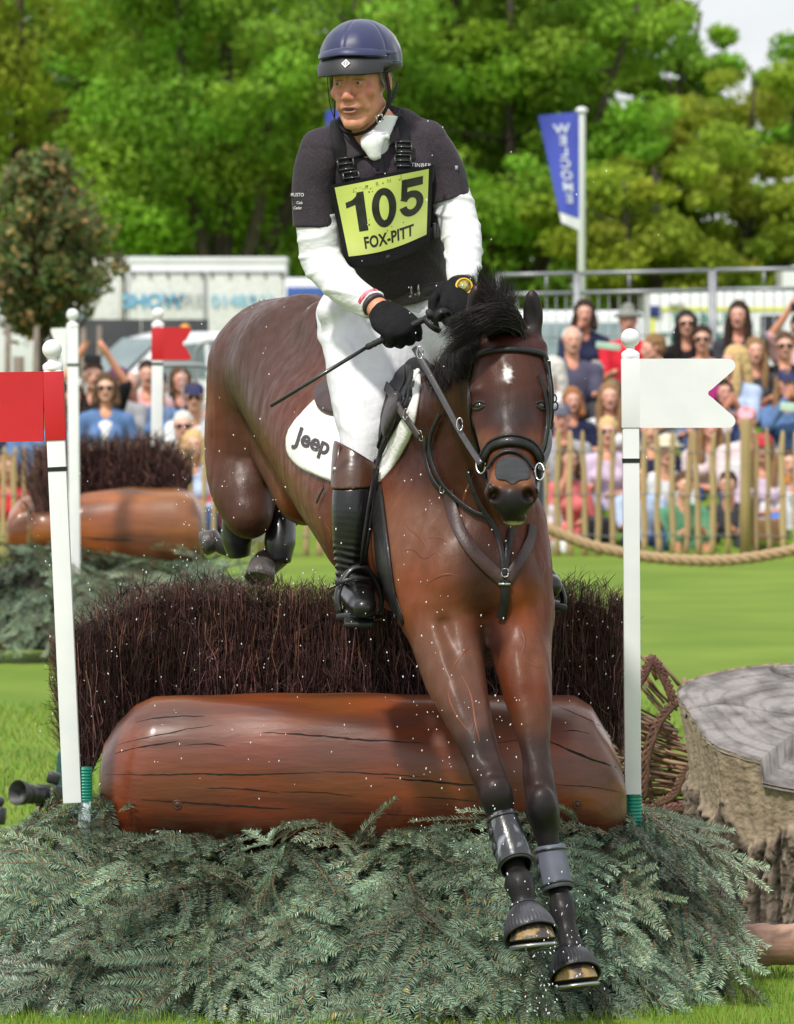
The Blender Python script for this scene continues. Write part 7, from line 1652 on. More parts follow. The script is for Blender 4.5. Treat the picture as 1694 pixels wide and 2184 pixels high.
        for pl in ([(-.0011, -.0135), (.0011, -.0135), (.0011, -.002), (-.0011, -.002)], [(-.0065, -.0090), (.0065, -.0090), (.0065, -.0066), (-.0065, -.0066)], [(-.0065, -.0135), (-.0052, -.0135), (.0065, -.003), (.0065, -.002), (.0052, -.002), (-.0065, -.0128)], [(.0065, -.0135), (.0052, -.0135), (-.0065, -.003), (-.0065, -.002), (-.0052, -.002), (.0065, -.0128)]): b.prism(pl, .0021, .0025, fr)
        b.build('flag_cross', RED_ if 'RED_' in globals() else mat('flag_red', (.5, .03, .05), rough=.6), fp, smooth=False)
        put_text('patch_text', 'GBR', lambda x, y: fr(x, y+.008, .0018), WPR, fp, .005)
    # harness straps
    for side in (-1, 1):
        a0 = HM @ Vector((side*.086, -.030, .030)); a1 = HM @ Vector((side*.088, -.020, -.035)); a2 = HM @ Vector((side*.070, -.035, -.078)); a3 = HM @ Vector((side*.035, -.060, -.112)); c = HM @ Vector((0, -.066, -.121))
        sl = HM.to_3x3() @ Vector((side, -.35, -.2)); b = MB(); b.strap(spline([a0, a1, a2, a3, c], 5), .013, .002, [sl.lerp(HM.to_3x3() @ Vector((0, -.8, -1)), max(0, (i-9)/11)) for i in range(21)]); b.build('harness_strap', KIT, helmet)
        b = MB(); b.strap(spline([HM @ Vector((side*.085, .055, .0)), HM @ Vector((side*.086, .02, -.03)), a2], 4), .011, .002, sl); b.build('harness_strap', KIT, helmet)
    b = MB(); q = HM @ Vector((.069, -.052, -.085)); u_ = HM.to_3x3() @ Vector((0, -.45, 1)).normalized(); s_ = HM.to_3x3() @ Vector((.6, -.9, 0)).normalized().cross(u_)
    cs = [q+s_*x*.008+u_*y*.008 for x, y in ((-1, -1), (1, -1), (1, 1), (-1, 1), (-1, -1))]
    for a, c in zip(cs, cs[1:]): b.tube([a, c], .0018, 7)
    b.build('harness_buckle', STEEL, helmet)
helm()
# grey temples
def hairgen(s, r):
    a = np.array(HM @ Vector((s*r.uniform(.066, .078), r.uniform(-.045, .03), r.uniform(.0, .045)))); d = np.array(HM.to_3x3() @ Vector((s*.004, .016, -.022)))
    return [a, a+d*.3, a+d*.7, a+d]
for s in (-1, 1): strands('hair', lambda r, i: hairgen(s, r), 260, .0006, rider, mat('grey_hair', (.28, .25, .22), rough=.6, vcol=True, scale=10), seed=4, seg=3)
# riding whip held in the hand on the left of the picture
wh = thing('riding_whip', 'long black riding whip held in the gloved hand, slanting down across the horse', 'whip', P(575, 868, 17.62))
tip, gr0, gr1, end = P(577, 866, 17.66), P(782, 741, 17.65), P(852, 708, 17.645), P(915, 676, 17.62)
b = MB(); b.tube([tip, tip.lerp(gr0, .5), gr0], [.0052, .0058, .0050], 12); b.build('shaft', mat('whip_black', (.012, .012, .014), (.02, .02, .022), rough=.3, scale=80, coat=.4), wh)
b = MB(); pts = [gr0.lerp(end, i/24) for i in range(25)]; b.tube(pts, [.0082+.0011*(i % 2) for i in range(25)], 14); b.build('grip', mat('grip_rubber', (.014, .014, .016), rough=.65, scale=90, bump=.3), wh)
b = MB(); b.lathe([(.011, 0), (.0145, .003), (.0145, .012), (.008, .016)], P(912, 672, 17.60), 16, (end-gr1).normalized().to_track_quat('Z', 'Y').to_matrix()); b.build('pommel', MATS['grip_rubber'], wh)
# ================================================================ paling fence, rope, crowd
PAL = mat('chestnut_pale', (.42, .30, .15), (.33, .23, .11), rough=.7, scale=5, bump=.4, stretch=(3, 3, .4), bdist=.01, orand=.14)
def palings():
    d = 53.; s = d/FP; t = thing('paling_fence', 'low fence of split chestnut pales wired together along the front of the crowd', 'fence', P(847, 1190, d)); r = random.Random(3); u = -70
    me = []
    for k in range(6):
        b = MB(); rr = random.Random(k); H = 1.0; n = 7; pts = [Vector((rr.uniform(-.008, .008), 0, H*i/7)) for i in range(8)]; pts.append(Vector((pts[-1].x, 0, H+.035)))
        b.tube(pts, [.025+rr.uniform(-.004, .004) for _ in range(7)]+[.017, .006], 7, flat=(1, .55), up=Vector((1, 0, 0))); o = b.build('pale', PAL, None); me.append(o.data); bpy.data.objects.remove(o)
    i = 0
    while u < 1780:
        vt = 947-33*max(0, min(1, (u)/1350))+r.uniform(-5, 5); vb = 1196-9*u/1694; a = P(u, vb, d-.0); top = P(u, vt, d)
        o = bpy.data.objects.new('pale', r.choice(me)); COL.objects.link(o); o.parent = t; o.matrix_parent_inverse = WM[t.name].inverted(); o.location = (a.x, d+r.uniform(-.01, .01), a.z-.02); o.rotation_euler = (0, r.gauss(0, .022), r.uniform(-.3, .3)); k = (top.z-a.z)/1.02; o.scale = (r.uniform(.85, 1.2), 1, k)
        u += (24.5 if u < 500 else 29.5)+r.uniform(-3, 3); i += 1
    for z in (.12, .45, .80):
        b = MB(); b.tube([Vector((atx(-80+i*60, d), d-.022, z+.05+.012*math.sin(i*2.1))) for i in range(32)], .0035, 5); b.build('wire', GAL, t)
    for u, h in ((1591, 1.09), (1010, 1.05), (560, 1.0), (-60, 1.0)):
        b = MB(); x = atx(u, d-.06); b.lathe([(.047, -.1), (.046, .5), (.043, h-.02), (.034, h)], (x, d-.06, .02), 14); b.build('round_post', mat('round_post', (.36, .26, .11), (.28, .21, .09), rough=.75, scale=6, bump=.4, stretch=(2, 2, .4)), t)
palings()
def rope():
    d = 40.; t = thing('rope', 'thick twisted natural rope slung low in front of the paling fence', 'rope', P(1400, 1230, d)); s = d/FP
    c = spline([P(u, v, d) for u, v in ((1082, 1078), (1120, 1104), (1170, 1128), (1250, 1160), (1330, 1179), (1420, 1192), (1520, 1196), (1600, 1190), (1694, 1172), (1790, 1140), (1880, 1100))], 26)
    m = mat('rope_fibre', (.42, .29, .165), (.33, .22, .12), rough=.85, scale=60, bump=.5, bdist=.006)
    for k in range(3):
        L_ = 0; pts = []
        for i, p in enumerate(c):
            if i: L_ += (p-c[i-1]).length
            tt = (c[min(i+1, len(c)-1)]-c[max(i-1, 0)]).normalized(); y = Vector((0, 1, 0)); z = tt.cross(y); a = L_/.185*2*math.pi/1.0*1.0+k*2.094; pts.append(p+(y*math.cos(a)+z*math.sin(a))*.0165)
        b = MB(); b.tube(pts, .0205, 9); b.build('strand', m, t)
    for u, v in ((1082, 1078), (1880, 1100)):
        st = MB(); p = P(u, v, d+.06); st.lathe([(.05, -.1), (.05, p.z+.06), (.035, p.z+.09)], (p.x, p.y, 0), 14); o = st.build('rope_post', MATS['round_post']); tag(o, 'round wooden post that carries the rope behind the horse' if u < 1200 else 'round wooden post carrying the rope beyond the right edge', 'post', 'posts carrying the rope')
rope()
# ---- people: a few poses, each a continuous body with garment shells
POSE = {}
CSK = mat('crowd_skin', (1, 1, 1), (.94, .88, .86), rough=.55, scale=30, vcol=True, orand=.10)
def make_pose(key, arms, lean=0, knees=.0, stand=False, female=False, head=(0, 0, 0)):
    V = Vector; SH_Z = .47; sx = .165 if female else .19
    hc_ = V((0, -.03-lean*.55, .73)); neck = V((0, -lean*.42, .56))
    HMx = Matrix.Translation(hc_) @ Matrix.Rotation(head[2], 4, 'Z') @ Matrix.Rotation(head[0], 4, 'X') @ Matrix.Rotation(head[1], 4, 'Y')
    chest = V((0, -lean*.3, .36)); pel = V((0, 0, .06)); w = .88 if female else 1
    def torso_(S, i=0, c=None):
        S.path([(pel, .125*w+i), (V((0, -lean*.1, .2)), .112*w+i), (chest, .125*w+i), (V((0, -lean*.38, .48)), .075+i)], .04, c, (1, 0, 0), 1.22)
        S.path([(V((-sx, -lean*.4, SH_Z)), .052*w+i), (V((0, -lean*.42, .50)), .058+i), (V((sx, -lean*.4, SH_Z)), .052*w+i)], .05, c)
        if female: S.el(V((-.07, -.10-lean*.3, .34)), (.065+i, .06+i, .06+i), None, .03, c); S.el(V((.07, -.10-lean*.3, .34)), (.065+i, .06+i, .06+i), None, .03, c)
    def arm_(S, side, i=0, c=None, upto=1.0):
        sh = V((side*(sx+.01), -lean*.4, SH_Z-.01)); e, hnd = arms[0 if side < 0 else 1]; e = V(e); hnd = V(hnd); e.x *= side; hnd.x *= side
        pts = [(sh, .050*w+i), (sh.lerp(e, .5), .046*w+i), (e, .038*w+i)]
        if upto > .6: pts += [(e.lerp(hnd, .5), .035*w+i), (hnd, .026*w+i)]
        S.path(pts, .025, c)
        if i == 0:
            d = (hnd-e).normalized(); S.path([(hnd, .026), (hnd+d*.05, .032), (hnd+d*.10, .025)], .015, c)
            for q in range(4): o = d.orthogonal().normalized(); S.rc(hnd+d*.09+o*(.022-.015*q), hnd+d*.145+o*(.022-.015*q)*1.1, .009, .007, .004, c)
            S.rc(hnd+d*.04+d.cross(o)*.02, hnd+d*.09+d.cross(o)*.045, .011, .008, .006, c)
    if stand: kn = [V((s_*.10, -.02, -.42)) for s_ in (-1, 1)]; ft = [V((s_*.11, .0, -.84)) for s_ in (-1, 1)]
    else: kn = [V((s_*.15, -.42, .14+knees)) for s_ in (-1, 1)]; ft = [V((s_*.13, -.50, -.30+knees*.2)) for s_ in (-1, 1)]
    def legs_(S, i=0, c=None, upto=1.0):
        for q, s_ in enumerate((-1, 1)):
            hp = V((s_*.09, 0, .03)); pts = [(hp, .095*w+i), (hp.lerp(kn[q], .5), .080*w+i), (kn[q], .060+i)]
            if upto > .6: pts += [(kn[q].lerp(ft[q], .45), .055+i), (ft[q], .040+i)]
            S.path(pts, .04, c)
    B = SDF(); head_sdf(B, HMx, 1.0, (.70, .40, .30), detail=False, female=female, dark=(.10, .06, .05)); B.path([(hc_+V((0, .02, -.06)), .050*w), (neck, .052*w), (neck-V((0, 0, .06)), .06)], .02, SK)
    torso_(B, -.004, SK); [arm_(B, s_, 0, SK) for s_ in (-1, 1)]; legs_(B, -.004, SK)
    for q in ft: B.path([(q, .036), (q+V((0, -.06, -.035)), .034), (q+V((0, -.14, -.05)), .026)], .02, SK)
    P_ = {'head': HMx, 'body': B.mesh('body', .0105, CSK, colfn=lambda V_, c_: face_paint(V_, c_, HMx, (.18, .12, .08)))}
    def cl(name, f, h=.0135, dsp=folds(.008, 38, (.3, .2, 1), 4)):
        S = SDF(); f(S); me = S.mesh(name, h, mat('cloth', (.5, .5, .5)), disp=dsp, relax=1)
        if 'Col' in me.color_attributes: me.color_attributes.remove(me.color_attributes['Col'])
        P_[name] = me
    hole = lambda S: S.rc(neck+V((0, -.07, -.035)), neck+V((0, .0, .12)), .045, .06, .01, op='s')
    cl('short_sleeved_top', lambda S: (torso_(S, .010), [arm_(S, s_, .014, None, .5) for s_ in (-1, 1)], hole(S)))
    cl('long_sleeved_top', lambda S: (torso_(S, .014), [arm_(S, s_, .012) for s_ in (-1, 1)], hole(S)))
    cl('trousers', lambda S: legs_(S, .010)); cl('shorts', lambda S: legs_(S, .016, None, .5))
    for q, nm in enumerate(('shoe', 'shoe2')):
        S = SDF(); S.path([(ft[q]+V((0, .02, -.03)), .042), (ft[q]+V((0, -.07, -.045)), .042), (ft[q]+V((0, -.15, -.055)), .034)], .02); P_[nm] = S.mesh('shoe', .014, mat('cloth', (.5, .5, .5)))
    POSE[key] = P_
KN = ((.20, -.12, .22), (.15, -.36, .26)); CH = ((.21, -.22, .26), (.05, -.165, .585)); LAP = ((.23, -.06, .22), (.07, -.26, .20)); PH = ((.20, -.24, .36), (.055, -.30, .60)); UP = ((.27, -.12, .66), (.12, -.20, .90)); KN2 = ((.20, -.28, .20), (.11, -.46, .30)); SIDE = ((.26, .02, .22), (.24, .0, .02))
make_pose('rest', (KN, KN)); make_pose('rest_w', (KN, LAP), female=True, lean=.08); make_pose('chin', (CH, LAP), lean=.15, female=True); make_pose('phone', (PH, PH), lean=.05, female=True)
make_pose('lean', (KN2, KN2), lean=.35, knees=.12); make_pose('fold_w', (LAP, LAP), lean=.18, female=True, head=(0, 0, .15)); make_pose('up', (UP, UP)); make_pose('stand', (SIDE, SIDE), stand=True, female=True); make_pose('up_stand', (UP, UP), stand=True)
make_pose('turn', (KN, LAP), head=(.05, .05, -.75)); make_pose('turn_w', (LAP, KN), female=True, head=(.05, 0, -.9))
# hair, hats, glasses in head coordinates
HEADW = {}
def hw(name, f, h=.009, dsp=None, m=None):
    S = SDF(); f(S); me = S.mesh(name, h, m or mat('cloth', (.5, .5, .5)), disp=dsp, relax=1)
    if 'Col' in me.color_attributes: me.color_attributes.remove(me.color_attributes['Col'])
    HEADW[name] = me
V_ = Vector
hd_ = lambda V, N: .0045*np.sin(V[:, 0]*190+vnoise(V, 18, 2)*2.4)+.003*vnoise(V, 26, 4)
def hair_short(S): S.el(V_((0, .024, .048)), (.083, .100, .088)); S.el(V_((0, .05, .0)), (.078, .07, .07)); S.el(V_((0, -.085, -.02)), (.064, .07, .078), None, .01, None, 's')
def hair_long(S, L=.30):
    hair_short(S); 
    for s_ in (-1, 1): S.path([(V_((s_*.066, .0, .05)), .028), (V_((s_*.080, -.005, -.03)), .030), (V_((s_*.088, -.012, -.12)), .034), (V_((s_*.086, -.03, -.12-L*.5)), .032), (V_((s_*.080, -.04, -.10-L)), .016)], .02)
    S.path([(V_((0, .07, .03)), .06), (V_((0, .09, -.1)), .06), (V_((0, .1, -.10-L*.7)), .045)], .03, None, (1, 0, 0), 1.4)
hw('short_hair', hair_short, dsp=hd_); hw('long_hair', hair_long, dsp=hd_); hw('bob_hair', lambda S: hair_long(S, .0), dsp=hd_)
hw('tied_hair', lambda S: (hair_short(S), S.ball(V_((0, .12, .05)), .04)), dsp=hd_)
hw('balding_hair', lambda S: (S.el(V_((0, .030, .030)), (.084, .096, .085)), S.el(V_((0, -.06, .03)), (.07, .085, .11), None, .01, None, 's'), S.el(V_((0, -.0, .14)), (.05, .08, .06), None, .01, None, 's')), dsp=hd_)
hw('cap', lambda S: (S.el(V_((0, .015, .062)), (.086, .105, .076)), S.half(V_((0, 0, .04)), (0, 0, -1)), S.path([(V_((0, -.08, .048)), .03), (V_((0, -.145, .036)), .022)], .01, None, (1, 0, 0), 2.3), S.half(V_((0, -.05, .032)), (0, .0, -1)), S.half(V_((0, -.1, .062)), (0, -1, 1.2))), .008)
hw('sun_hat', lambda S: (S.el(V_((0, .01, .07)), (.088, .10, .085)), S.el(V_((0, 0, .050)), (.155, .165, .014), None, .02), S.half(V_((0, 0, .036)), (0, 0, -1))), .008)
hw('bucket_hat', lambda S: (S.path([(V_((0, .01, .10)), .062), (V_((0, .01, .05)), .088)], .02), S.el(V_((0, 0, .045)), (.135, .145, .028), None, .03), S.half(V_((0, 0, .028)), (0, 0, -1))), .008)
hw('hood', lambda S: (S.el(V_((0, .03, .035)), (.105, .115, .12)), S.path([(V_((0, .06, -.05)), .1), (V_((0, .05, -.22)), .13)], .05), S.el(V_((0, -.10, -.01)), (.066, .09, .085), None, .01, None, 's')), .011)
b = MB()
for s_ in (-1, 1): b.sphere((s_*.034, -.096, .002), .026, 12, 8, (1, .28, .80))
b.tube([(-.034, -.102, .008), (.034, -.102, .008)], .004, 6)
for s_ in (-1, 1): b.tube([(s_*.05, -.092, .006), (s_*.078, -.05, .008), (s_*.082, .0, .006)], .0035, 6)
o = b.build('sunglasses', mat('dark_lens', (.012, .012, .014), rough=.12)); HEADW['sunglasses'] = o.data; bpy.data.objects.remove(o)
S = SDF(); S.el((0, -.098, .33), (.062, .055, .14)); S.path([((-.055, -.06, .47), .02), ((0, -.13, .33), .04), ((.055, -.06, .47), .02)], .03); HEADW['white_vest'] = S.mesh('white_vest', .012, mat('cloth', (.5, .5, .5)))
def flatmat(name, c, rough=.85): return mat(name, c, tuple(x*.82 for x in c), rough=rough, scale=9, bump=.3, bdist=.01, spec=.25)
PAL_ = dict(navy=(.018, .022, .06), red=(.62, .02, .04), slate=(.085, .08, .13), black=(.014, .013, .016), pink=(.75, .36, .33), white=(.74, .74, .76), sky=(.46, .56, .78), coral=(.68, .17, .17), lilac=(.60, .48, .62), grey=(.36, .37, .40), denim=(.11, .20, .40), green=(.10, .27, .16), cream=(.66, .62, .54), charcoal=(.05, .05, .06), rose=(.70, .40, .42), jeans=(.04, .07, .17), blue=(.10, .2, .55), mint=(.30, .58, .46), palepink=(.72, .60, .62), khaki=(.22, .19, .12),
            dark_brown=(.035, .020, .014), brown=(.10, .055, .030), light_brown=(.26, .15, .075), blonde=(.60, .42, .20), white_hair=(.62, .60, .56), ginger=(.30, .13, .055), black_hair=(.012, .009, .009), grey_hair=(.30, .28, .26), purple=(.12, .02, .12), magenta=(.45, .04, .25), hatgrey=(.20, .21, .19), straw=(.62, .55, .42), capnavy=(.03, .035, .10), cappink=(.72, .36, .42), capred=(.45, .02, .05), capgrey=(.10, .10, .14))
def setm(o, c):
    m = flatmat('cloth_'+c if c not in ('dark_brown', 'brown', 'light_brown', 'blonde', 'white_hair', 'ginger', 'black_hair', 'grey_hair') else 'hair_'+c, PAL_[c], .85 if 'hair' not in c else .5)
    o.material_slots[0].link = 'OBJECT'; o.material_slots[0].material = m
CG = 'spectators behind the paling fence'
def person(label, hu, hv, d, pose, top, topc, leg='trousers', legc='jeans', hair='short_hair', hairc='brown', extra=None, rz=0, sc_=1.0, shades=False):
    """hu, hv: picture position of the middle of the head"""
    P_ = POSE[pose]; hm = P_['head']; hp = P(hu, hv, d); Rz = Matrix.Rotation(rz, 3, 'Z'); loc = hp-Rz @ (hm.translation*sc_); t = thing('person', label, 'person', loc, (0, 0, rz), CG); t.scale = (sc_, sc_, sc_)
    def pt(name, me, c=None, M=None):
        o = bpy.data.objects.new(name, me); COL.objects.link(o); o.parent = t
        if M is not None: o.matrix_local = M
        if c: setm(o, c)
        return o
    pt('body', P_['body']); pt(top, P_[top], topc); pt(leg, P_[leg], legc)
    if 'open denim jacket' in label: pt('white_vest', HEADW['white_vest'], 'white', Matrix.Identity(4))
    pt('shoe', P_['shoe'], 'charcoal'); pt('shoe', P_['shoe2'], 'charcoal')
    if hair: pt(hair, HEADW[hair], hairc, hm)
    if extra: pt(extra[0], HEADW[extra[0]], extra[1], hm)
    if shades: pt('sunglasses', HEADW['sunglasses'], None, hm)
    return t
S1, S2 = 'short_sleeved_top', 'long_sleeved_top'
def s2u(x, y): return x/1.1334, y/1.1334
CR = [
 ('woman with dark hair, glasses and navy top, chin on her hand, in the back row', 1413, 757, 59.0, 'chin', S2, 'navy', 'trousers', 'charcoal', 'bob_hair', 'dark_brown', None, 0, 1, 0),
 ('man in grey bucket hat and bright red polo shirt in the back row', 1519, 775, 58.6, 'rest', S1, 'red', 'shorts', 'khaki', 'short_hair', 'grey_hair', ('bucket_hat', 'hatgrey'), 0, 1, 0),
 ('white-haired man in slate purple jumper right of the horse’s head', 1384, 822, 57.6, 'rest', S2, 'slate', 'trousers', 'charcoal', 'balding_hair', 'white_hair', None, .12, 1.04, 0),
 ('woman with long black hair and dark sunglasses in a black top', 1659, 782, 59.0, 'fold_w', S2, 'black', 'trousers', 'charcoal', 'long_hair', 'black_hair', None, -.1, 1, 1),
 ('woman in pale pink top with tied-back hair and light sunglasses', 1699, 820, 58.2, 'rest_w', S1, 'pink', 'trousers', 'jeans', 'tied_hair', 'dark_brown', None, -.1, 1, 1),
 ('woman with long dark hair in an open black jacket, highest on the right', 1786, 762, 59.2, 'rest_w', S2, 'charcoal', 'trousers', 'charcoal', 'long_hair', 'dark_brown', None, -.2, 1.05, 0),
 ('woman with light brown wavy hair sitting below the black-jacketed woman', 1826, 848, 58.2, 'fold_w', S1, 'charcoal', 'trousers', 'jeans', 'long_hair', 'light_brown', None, -.1, .98, 0),
 ('man with short hair, dark glasses and black shirt near the right edge', 1898, 836, 58.3, 'rest', S1, 'black', 'trousers', 'jeans', 'short_hair', 'brown', None, 0, 1, 1),
 ('blonde long-haired woman in a light blue shirt turned to the left', 1775, 872, 57.2, 'turn_w', S2, 'sky', 'trousers', 'jeans', 'long_hair', 'blonde', None, -.35, 1.05, 0),
 ('person at the right edge raising both arms to photograph', 1934, 792, 59.4, 'up', S1, 'rose', 'trousers', 'jeans', 'short_hair', 'dark_brown', None, .1, 1, 0),
 ('person with short fair hair turned sideways just right of the white post ball', 1578, 842, 58.0, 'turn', S1, 'charcoal', 'trousers', 'jeans', 'short_hair', 'light_brown', None, -.5, 1, 0),
 ('woman with pale silver hair hanging forward beside the horse’s cheek', 1330, 898, 57.0, 'turn_w', S2, 'white', 'trousers', 'jeans', 'long_hair', 'white_hair', None, -.6, 1, 0),
 ('girl with strawberry blonde hair in a navy top', 1384, 968, 56.4, 'rest_w', S1, 'navy', 'trousers', 'jeans', 'bob_hair', 'ginger', None, .1, .92, 0),
 ('woman with straight light brown hair and a white top left of the white flag post', 1474, 958, 56.6, 'rest_w', S1, 'white', 'trousers', 'jeans', 'long_hair', 'light_brown', None, 0, 1, 0),
 ('man in dark grey cap and grey tee shirt beside the bridle', 1357, 1012, 55.8, 'rest', S1, 'grey', 'trousers', 'jeans', 'short_hair', 'grey_hair', ('cap', 'capgrey'), 0, 1, 0),
 ('woman with hair up, sunglasses and lilac dress left of the white post', 1470, 1043, 55.6, 'rest_w', S1, 'lilac', 'trousers', 'sky', 'tied_hair', 'blonde', None, -.05, 1, 1),
 ('woman in coral red dress with her hand to her face behind the pales', 1374, 1112, 54.8, 'chin', S1, 'coral', 'shorts', 'coral', 'bob_hair', 'brown', None, .35, .98, 0),
 ('dark-haired child in a pale top low beside the horse’s muzzle', 1306, 1176, 54.4, 'rest_w', S1, 'palepink', 'trousers', 'white', 'short_hair', 'dark_brown', None, .2, .8, 0),
 ('woman in white shirt and pale straw sun hat right of the white post', 1612, 1092, 55.0, 'lean', S2, 'white', 'trousers', 'mint', 'short_hair', 'brown', ('sun_hat', 'straw'), .1, 1, 0),
 ('boy with brown hair in green tee shirt leaning forward behind the pales', 1656, 1174, 54.3, 'lean', S1, 'green', 'shorts', 'green', 'short_hair', 'brown', None, .25, .92, 0),
 ('person in pink cap standing out beneath the tip of the white flag', 1806, 1020, 56.0, 'rest', S1, 'palepink', 'trousers', 'jeans', 'short_hair', 'brown', ('cap', 'cappink'), -.1, 1, 0),
 ('woman in raspberry red cap, lilac top and blue jeans right of the round fence post', 1846, 1086, 55.0, 'rest_w', S1, 'lilac', 'trousers', 'blue', 'long_hair', 'light_brown', ('cap', 'capred'), -.15, 1, 0),
 ('woman holding a purple phone by the notch of the white flag', 1748, 948, 56.8, 'phone', S1, 'palepink', 'trousers', 'jeans', 'bob_hair', 'dark_brown', None, .3, .95, 0),
 ('person in royal blue cap and denim jacket photographing at the right edge', 1901, 930, 57.0, 'phone', S2, 'denim', 'trousers', 'jeans', 'long_hair', 'light_brown', ('cap', 'capnavy'), .15, 1, 0),
 ('man in white shirt with an orange cup low at the right edge', 1908, 1120, 55.0, 'rest', S1, 'white', 'shorts', 'khaki', 'short_hair', 'dark_brown', None, .1, 1, 0),
 ('person in blue jeans and pale shirt seated behind the sun-hatted woman', 1716, 1028, 56.2, 'fold_w', S1, 'palepink', 'trousers', 'jeans', 'long_hair', 'light_brown', None, .1, 1, 0),
 ('man in navy shirt tucked between the white post and the sun hat', 1572, 1040, 56.2, 'rest', S1, 'navy', 'trousers', 'charcoal', 'short_hair', 'dark_brown', None, 0, 1, 0),
 ('child in light blue tee shirt half hidden by the white flag post', 1548, 1150, 54.5, 'rest', S1, 'sky', 'trousers', 'jeans', 'short_hair', 'brown', None, .1, .85, 0),
 ('man with grey hair and dark blue jacket behind the girl in navy', 1440, 905, 57.8, 'rest', S2, 'charcoal', 'trousers', 'charcoal', 'short_hair', 'grey_hair', None, 0, .95, 0),
 ('woman in white blouse half hidden by the white flag board', 1640, 905, 57.6, 'rest_w', S2, 'white', 'trousers', 'jeans', 'bob_hair', 'brown', None, 0, 1, 0),
 ('man in blue checked shirt hidden mostly by the white flag board', 1700, 915, 57.7, 'rest', S2, 'denim', 'trousers', 'jeans', 'short_hair', 'brown', None, 0, 1, 0),
 ('person in khaki top low between the boy and the round post', 1760, 1172, 54.6, 'lean', S1, 'charcoal', 'trousers', 'charcoal', 'short_hair', 'dark_brown', None, -.2, .9, 0),
 ('person in cream top behind the horse’s chin', 1290, 1060, 55.8, 'rest_w', S1, 'cream', 'trousers', 'jeans', 'bob_hair', 'brown', None, 0, 1, 0),
 # left-hand crowd
 ('woman in sunglasses, open denim jacket and white top left of the far red flag', 256, 938, 56.2, 'stand', S2, 'denim', 'trousers', 'denim', 'bob_hair', 'brown', None, 0, 1.04, 1),
 ('man in dark tee shirt raising a phone over his head', 226, 908, 57.2, 'up', S1, 'black', 'trousers', 'jeans', 'short_hair', 'dark_brown', None, .05, 1.05, 0),
 ('person in purple cap and pale grey top behind the denim jacket', 285, 922, 57.6, 'rest', S1, 'grey', 'trousers', 'jeans', 'short_hair', 'brown', ('cap', 'purple'), -.1, 1, 0),
 ('bald-headed man in pale top just right of the purple cap', 316, 932, 57.8, 'rest', S1, 'palepink', 'trousers', 'jeans', 'balding_hair', 'grey_hair', None, -.3, .98, 0),
 ('man in navy cap, dark glasses and white shirt beside the horse’s hindquarters', 470, 962, 56.2, 'lean', S2, 'white', 'trousers', 'jeans', 'short_hair', 'brown', ('cap', 'capnavy'), .0, 1, 1),
 ('white-haired person with sunglasses low before the white-shirted man', 443, 1030, 55.4, 'rest', S1, 'white', 'trousers', 'jeans', 'short_hair', 'white_hair', None, .05, 1, 1),
 ('woman with blonde bob and light blue top behind the pales near the hind legs', 468, 1075, 54.7, 'rest_w', S2, 'sky', 'trousers', 'jeans', 'bob_hair', 'blonde', None, 0, 1, 0),
 ('person in pink and grey with dark hair behind the far red flag post', 356, 905, 58.2, 'stand', S2, 'rose', 'trousers', 'slate', 'short_hair', 'dark_brown', None, 0, 1, 0),
 ('person in dark blue right of the far red flag post behind the barrier', 436, 918, 58.6, 'stand', S2, 'navy', 'trousers', 'jeans', 'bob_hair', 'brown', None, .2, .98, 0),
 ('person in blue grey top standing by the crowd barrier', 384, 935, 57.6, 'stand', S1, 'denim', 'trousers', 'slate', 'tied_hair', 'dark_brown', None, -.2, 1, 0),
 ('person in navy top and shorts hidden down to the chest by the leaning red flag', 30, 1010, 56.4, 'rest', S2, 'navy', 'shorts', 'charcoal', 'short_hair', 'brown', None, .1, 1.05, 0),
 ('person in denim shirt and shorts sitting right of the navy top behind the red flag', 92, 985, 56.2, 'rest', S1, 'denim', 'shorts', 'charcoal', 'short_hair', 'dark_brown', None, -.1, 1.05, 0),
 ('person in black standing at the left between the two near flag posts', 176, 960, 56.8, 'stand', S2, 'navy', 'trousers', 'black', 'bob_hair', 'dark_brown', None, .1, 1, 0),
 ('person in red low behind the leftmost pales', 14, 1130, 55.2, 'rest_w', S1, 'red', 'trousers', 'white', 'bob_hair', 'light_brown', None, .1, .9, 0),
 ('person in white seated left of the horse’s hind boots', 506, 1010, 57.0, 'rest', S1, 'white', 'trousers', 'jeans', 'short_hair', 'grey_hair', None, .1, .98, 0),
 ('child in coral shirt crouched beneath the hindquarters', 540, 1130, 54.6, 'lean', S1, 'coral', 'trousers', 'jeans', 'short_hair', 'light_brown', None, 0, .85, 0),
]
for (lab, x, y, d, pose, tp, tc_, lg, lc, hr, hcl, ex, rz, sc_, sh_) in CR:
    person(lab, x/1.1334, y/1.1334, d, pose, tp, tc_, lg, lc, hr, hcl, ex, rz, sc_, bool(sh_))
def held(name, label, cat, u, v, d, size, c, rot=0, bev=.006):
    b = MB(); b.box(P(u, v, d), size, Matrix.Rotation(rot, 3, 'Y'), bev=bev); o = b.build(name, flatmat('held_%02d%02d%02d' % tuple(int(q*99) for q in c), c, .4)); tag(o, label, cat)
held('phone', 'magenta phone held up at the notch of the white flag board', 'phone', 1516, 838, 56.4, (.11, .012, .17), (.45, .03, .22), .3)
held('phone', 'dark phone raised over the head of the man in the dark tee shirt', 'phone', 197, 765, 56.9, (.15, .012, .075), (.02, .02, .025), .1)
held('camera', 'small black camera raised by the person at the right edge', 'camera', 1702, 655, 59.1, (.13, .07, .085), (.02, .02, .022), 0, .012)
held('programme', 'open pale green programme on the lap of the white-haired man’s neighbour', 'booklet', 1298, 738, 58.1, (.22, .03, .06), (.45, .66, .52), .12)
held('phone', 'white phone held by the person in the royal blue cap', 'phone', 1682, 868, 56.7, (.14, .012, .075), (.55, .75, .6), .1)
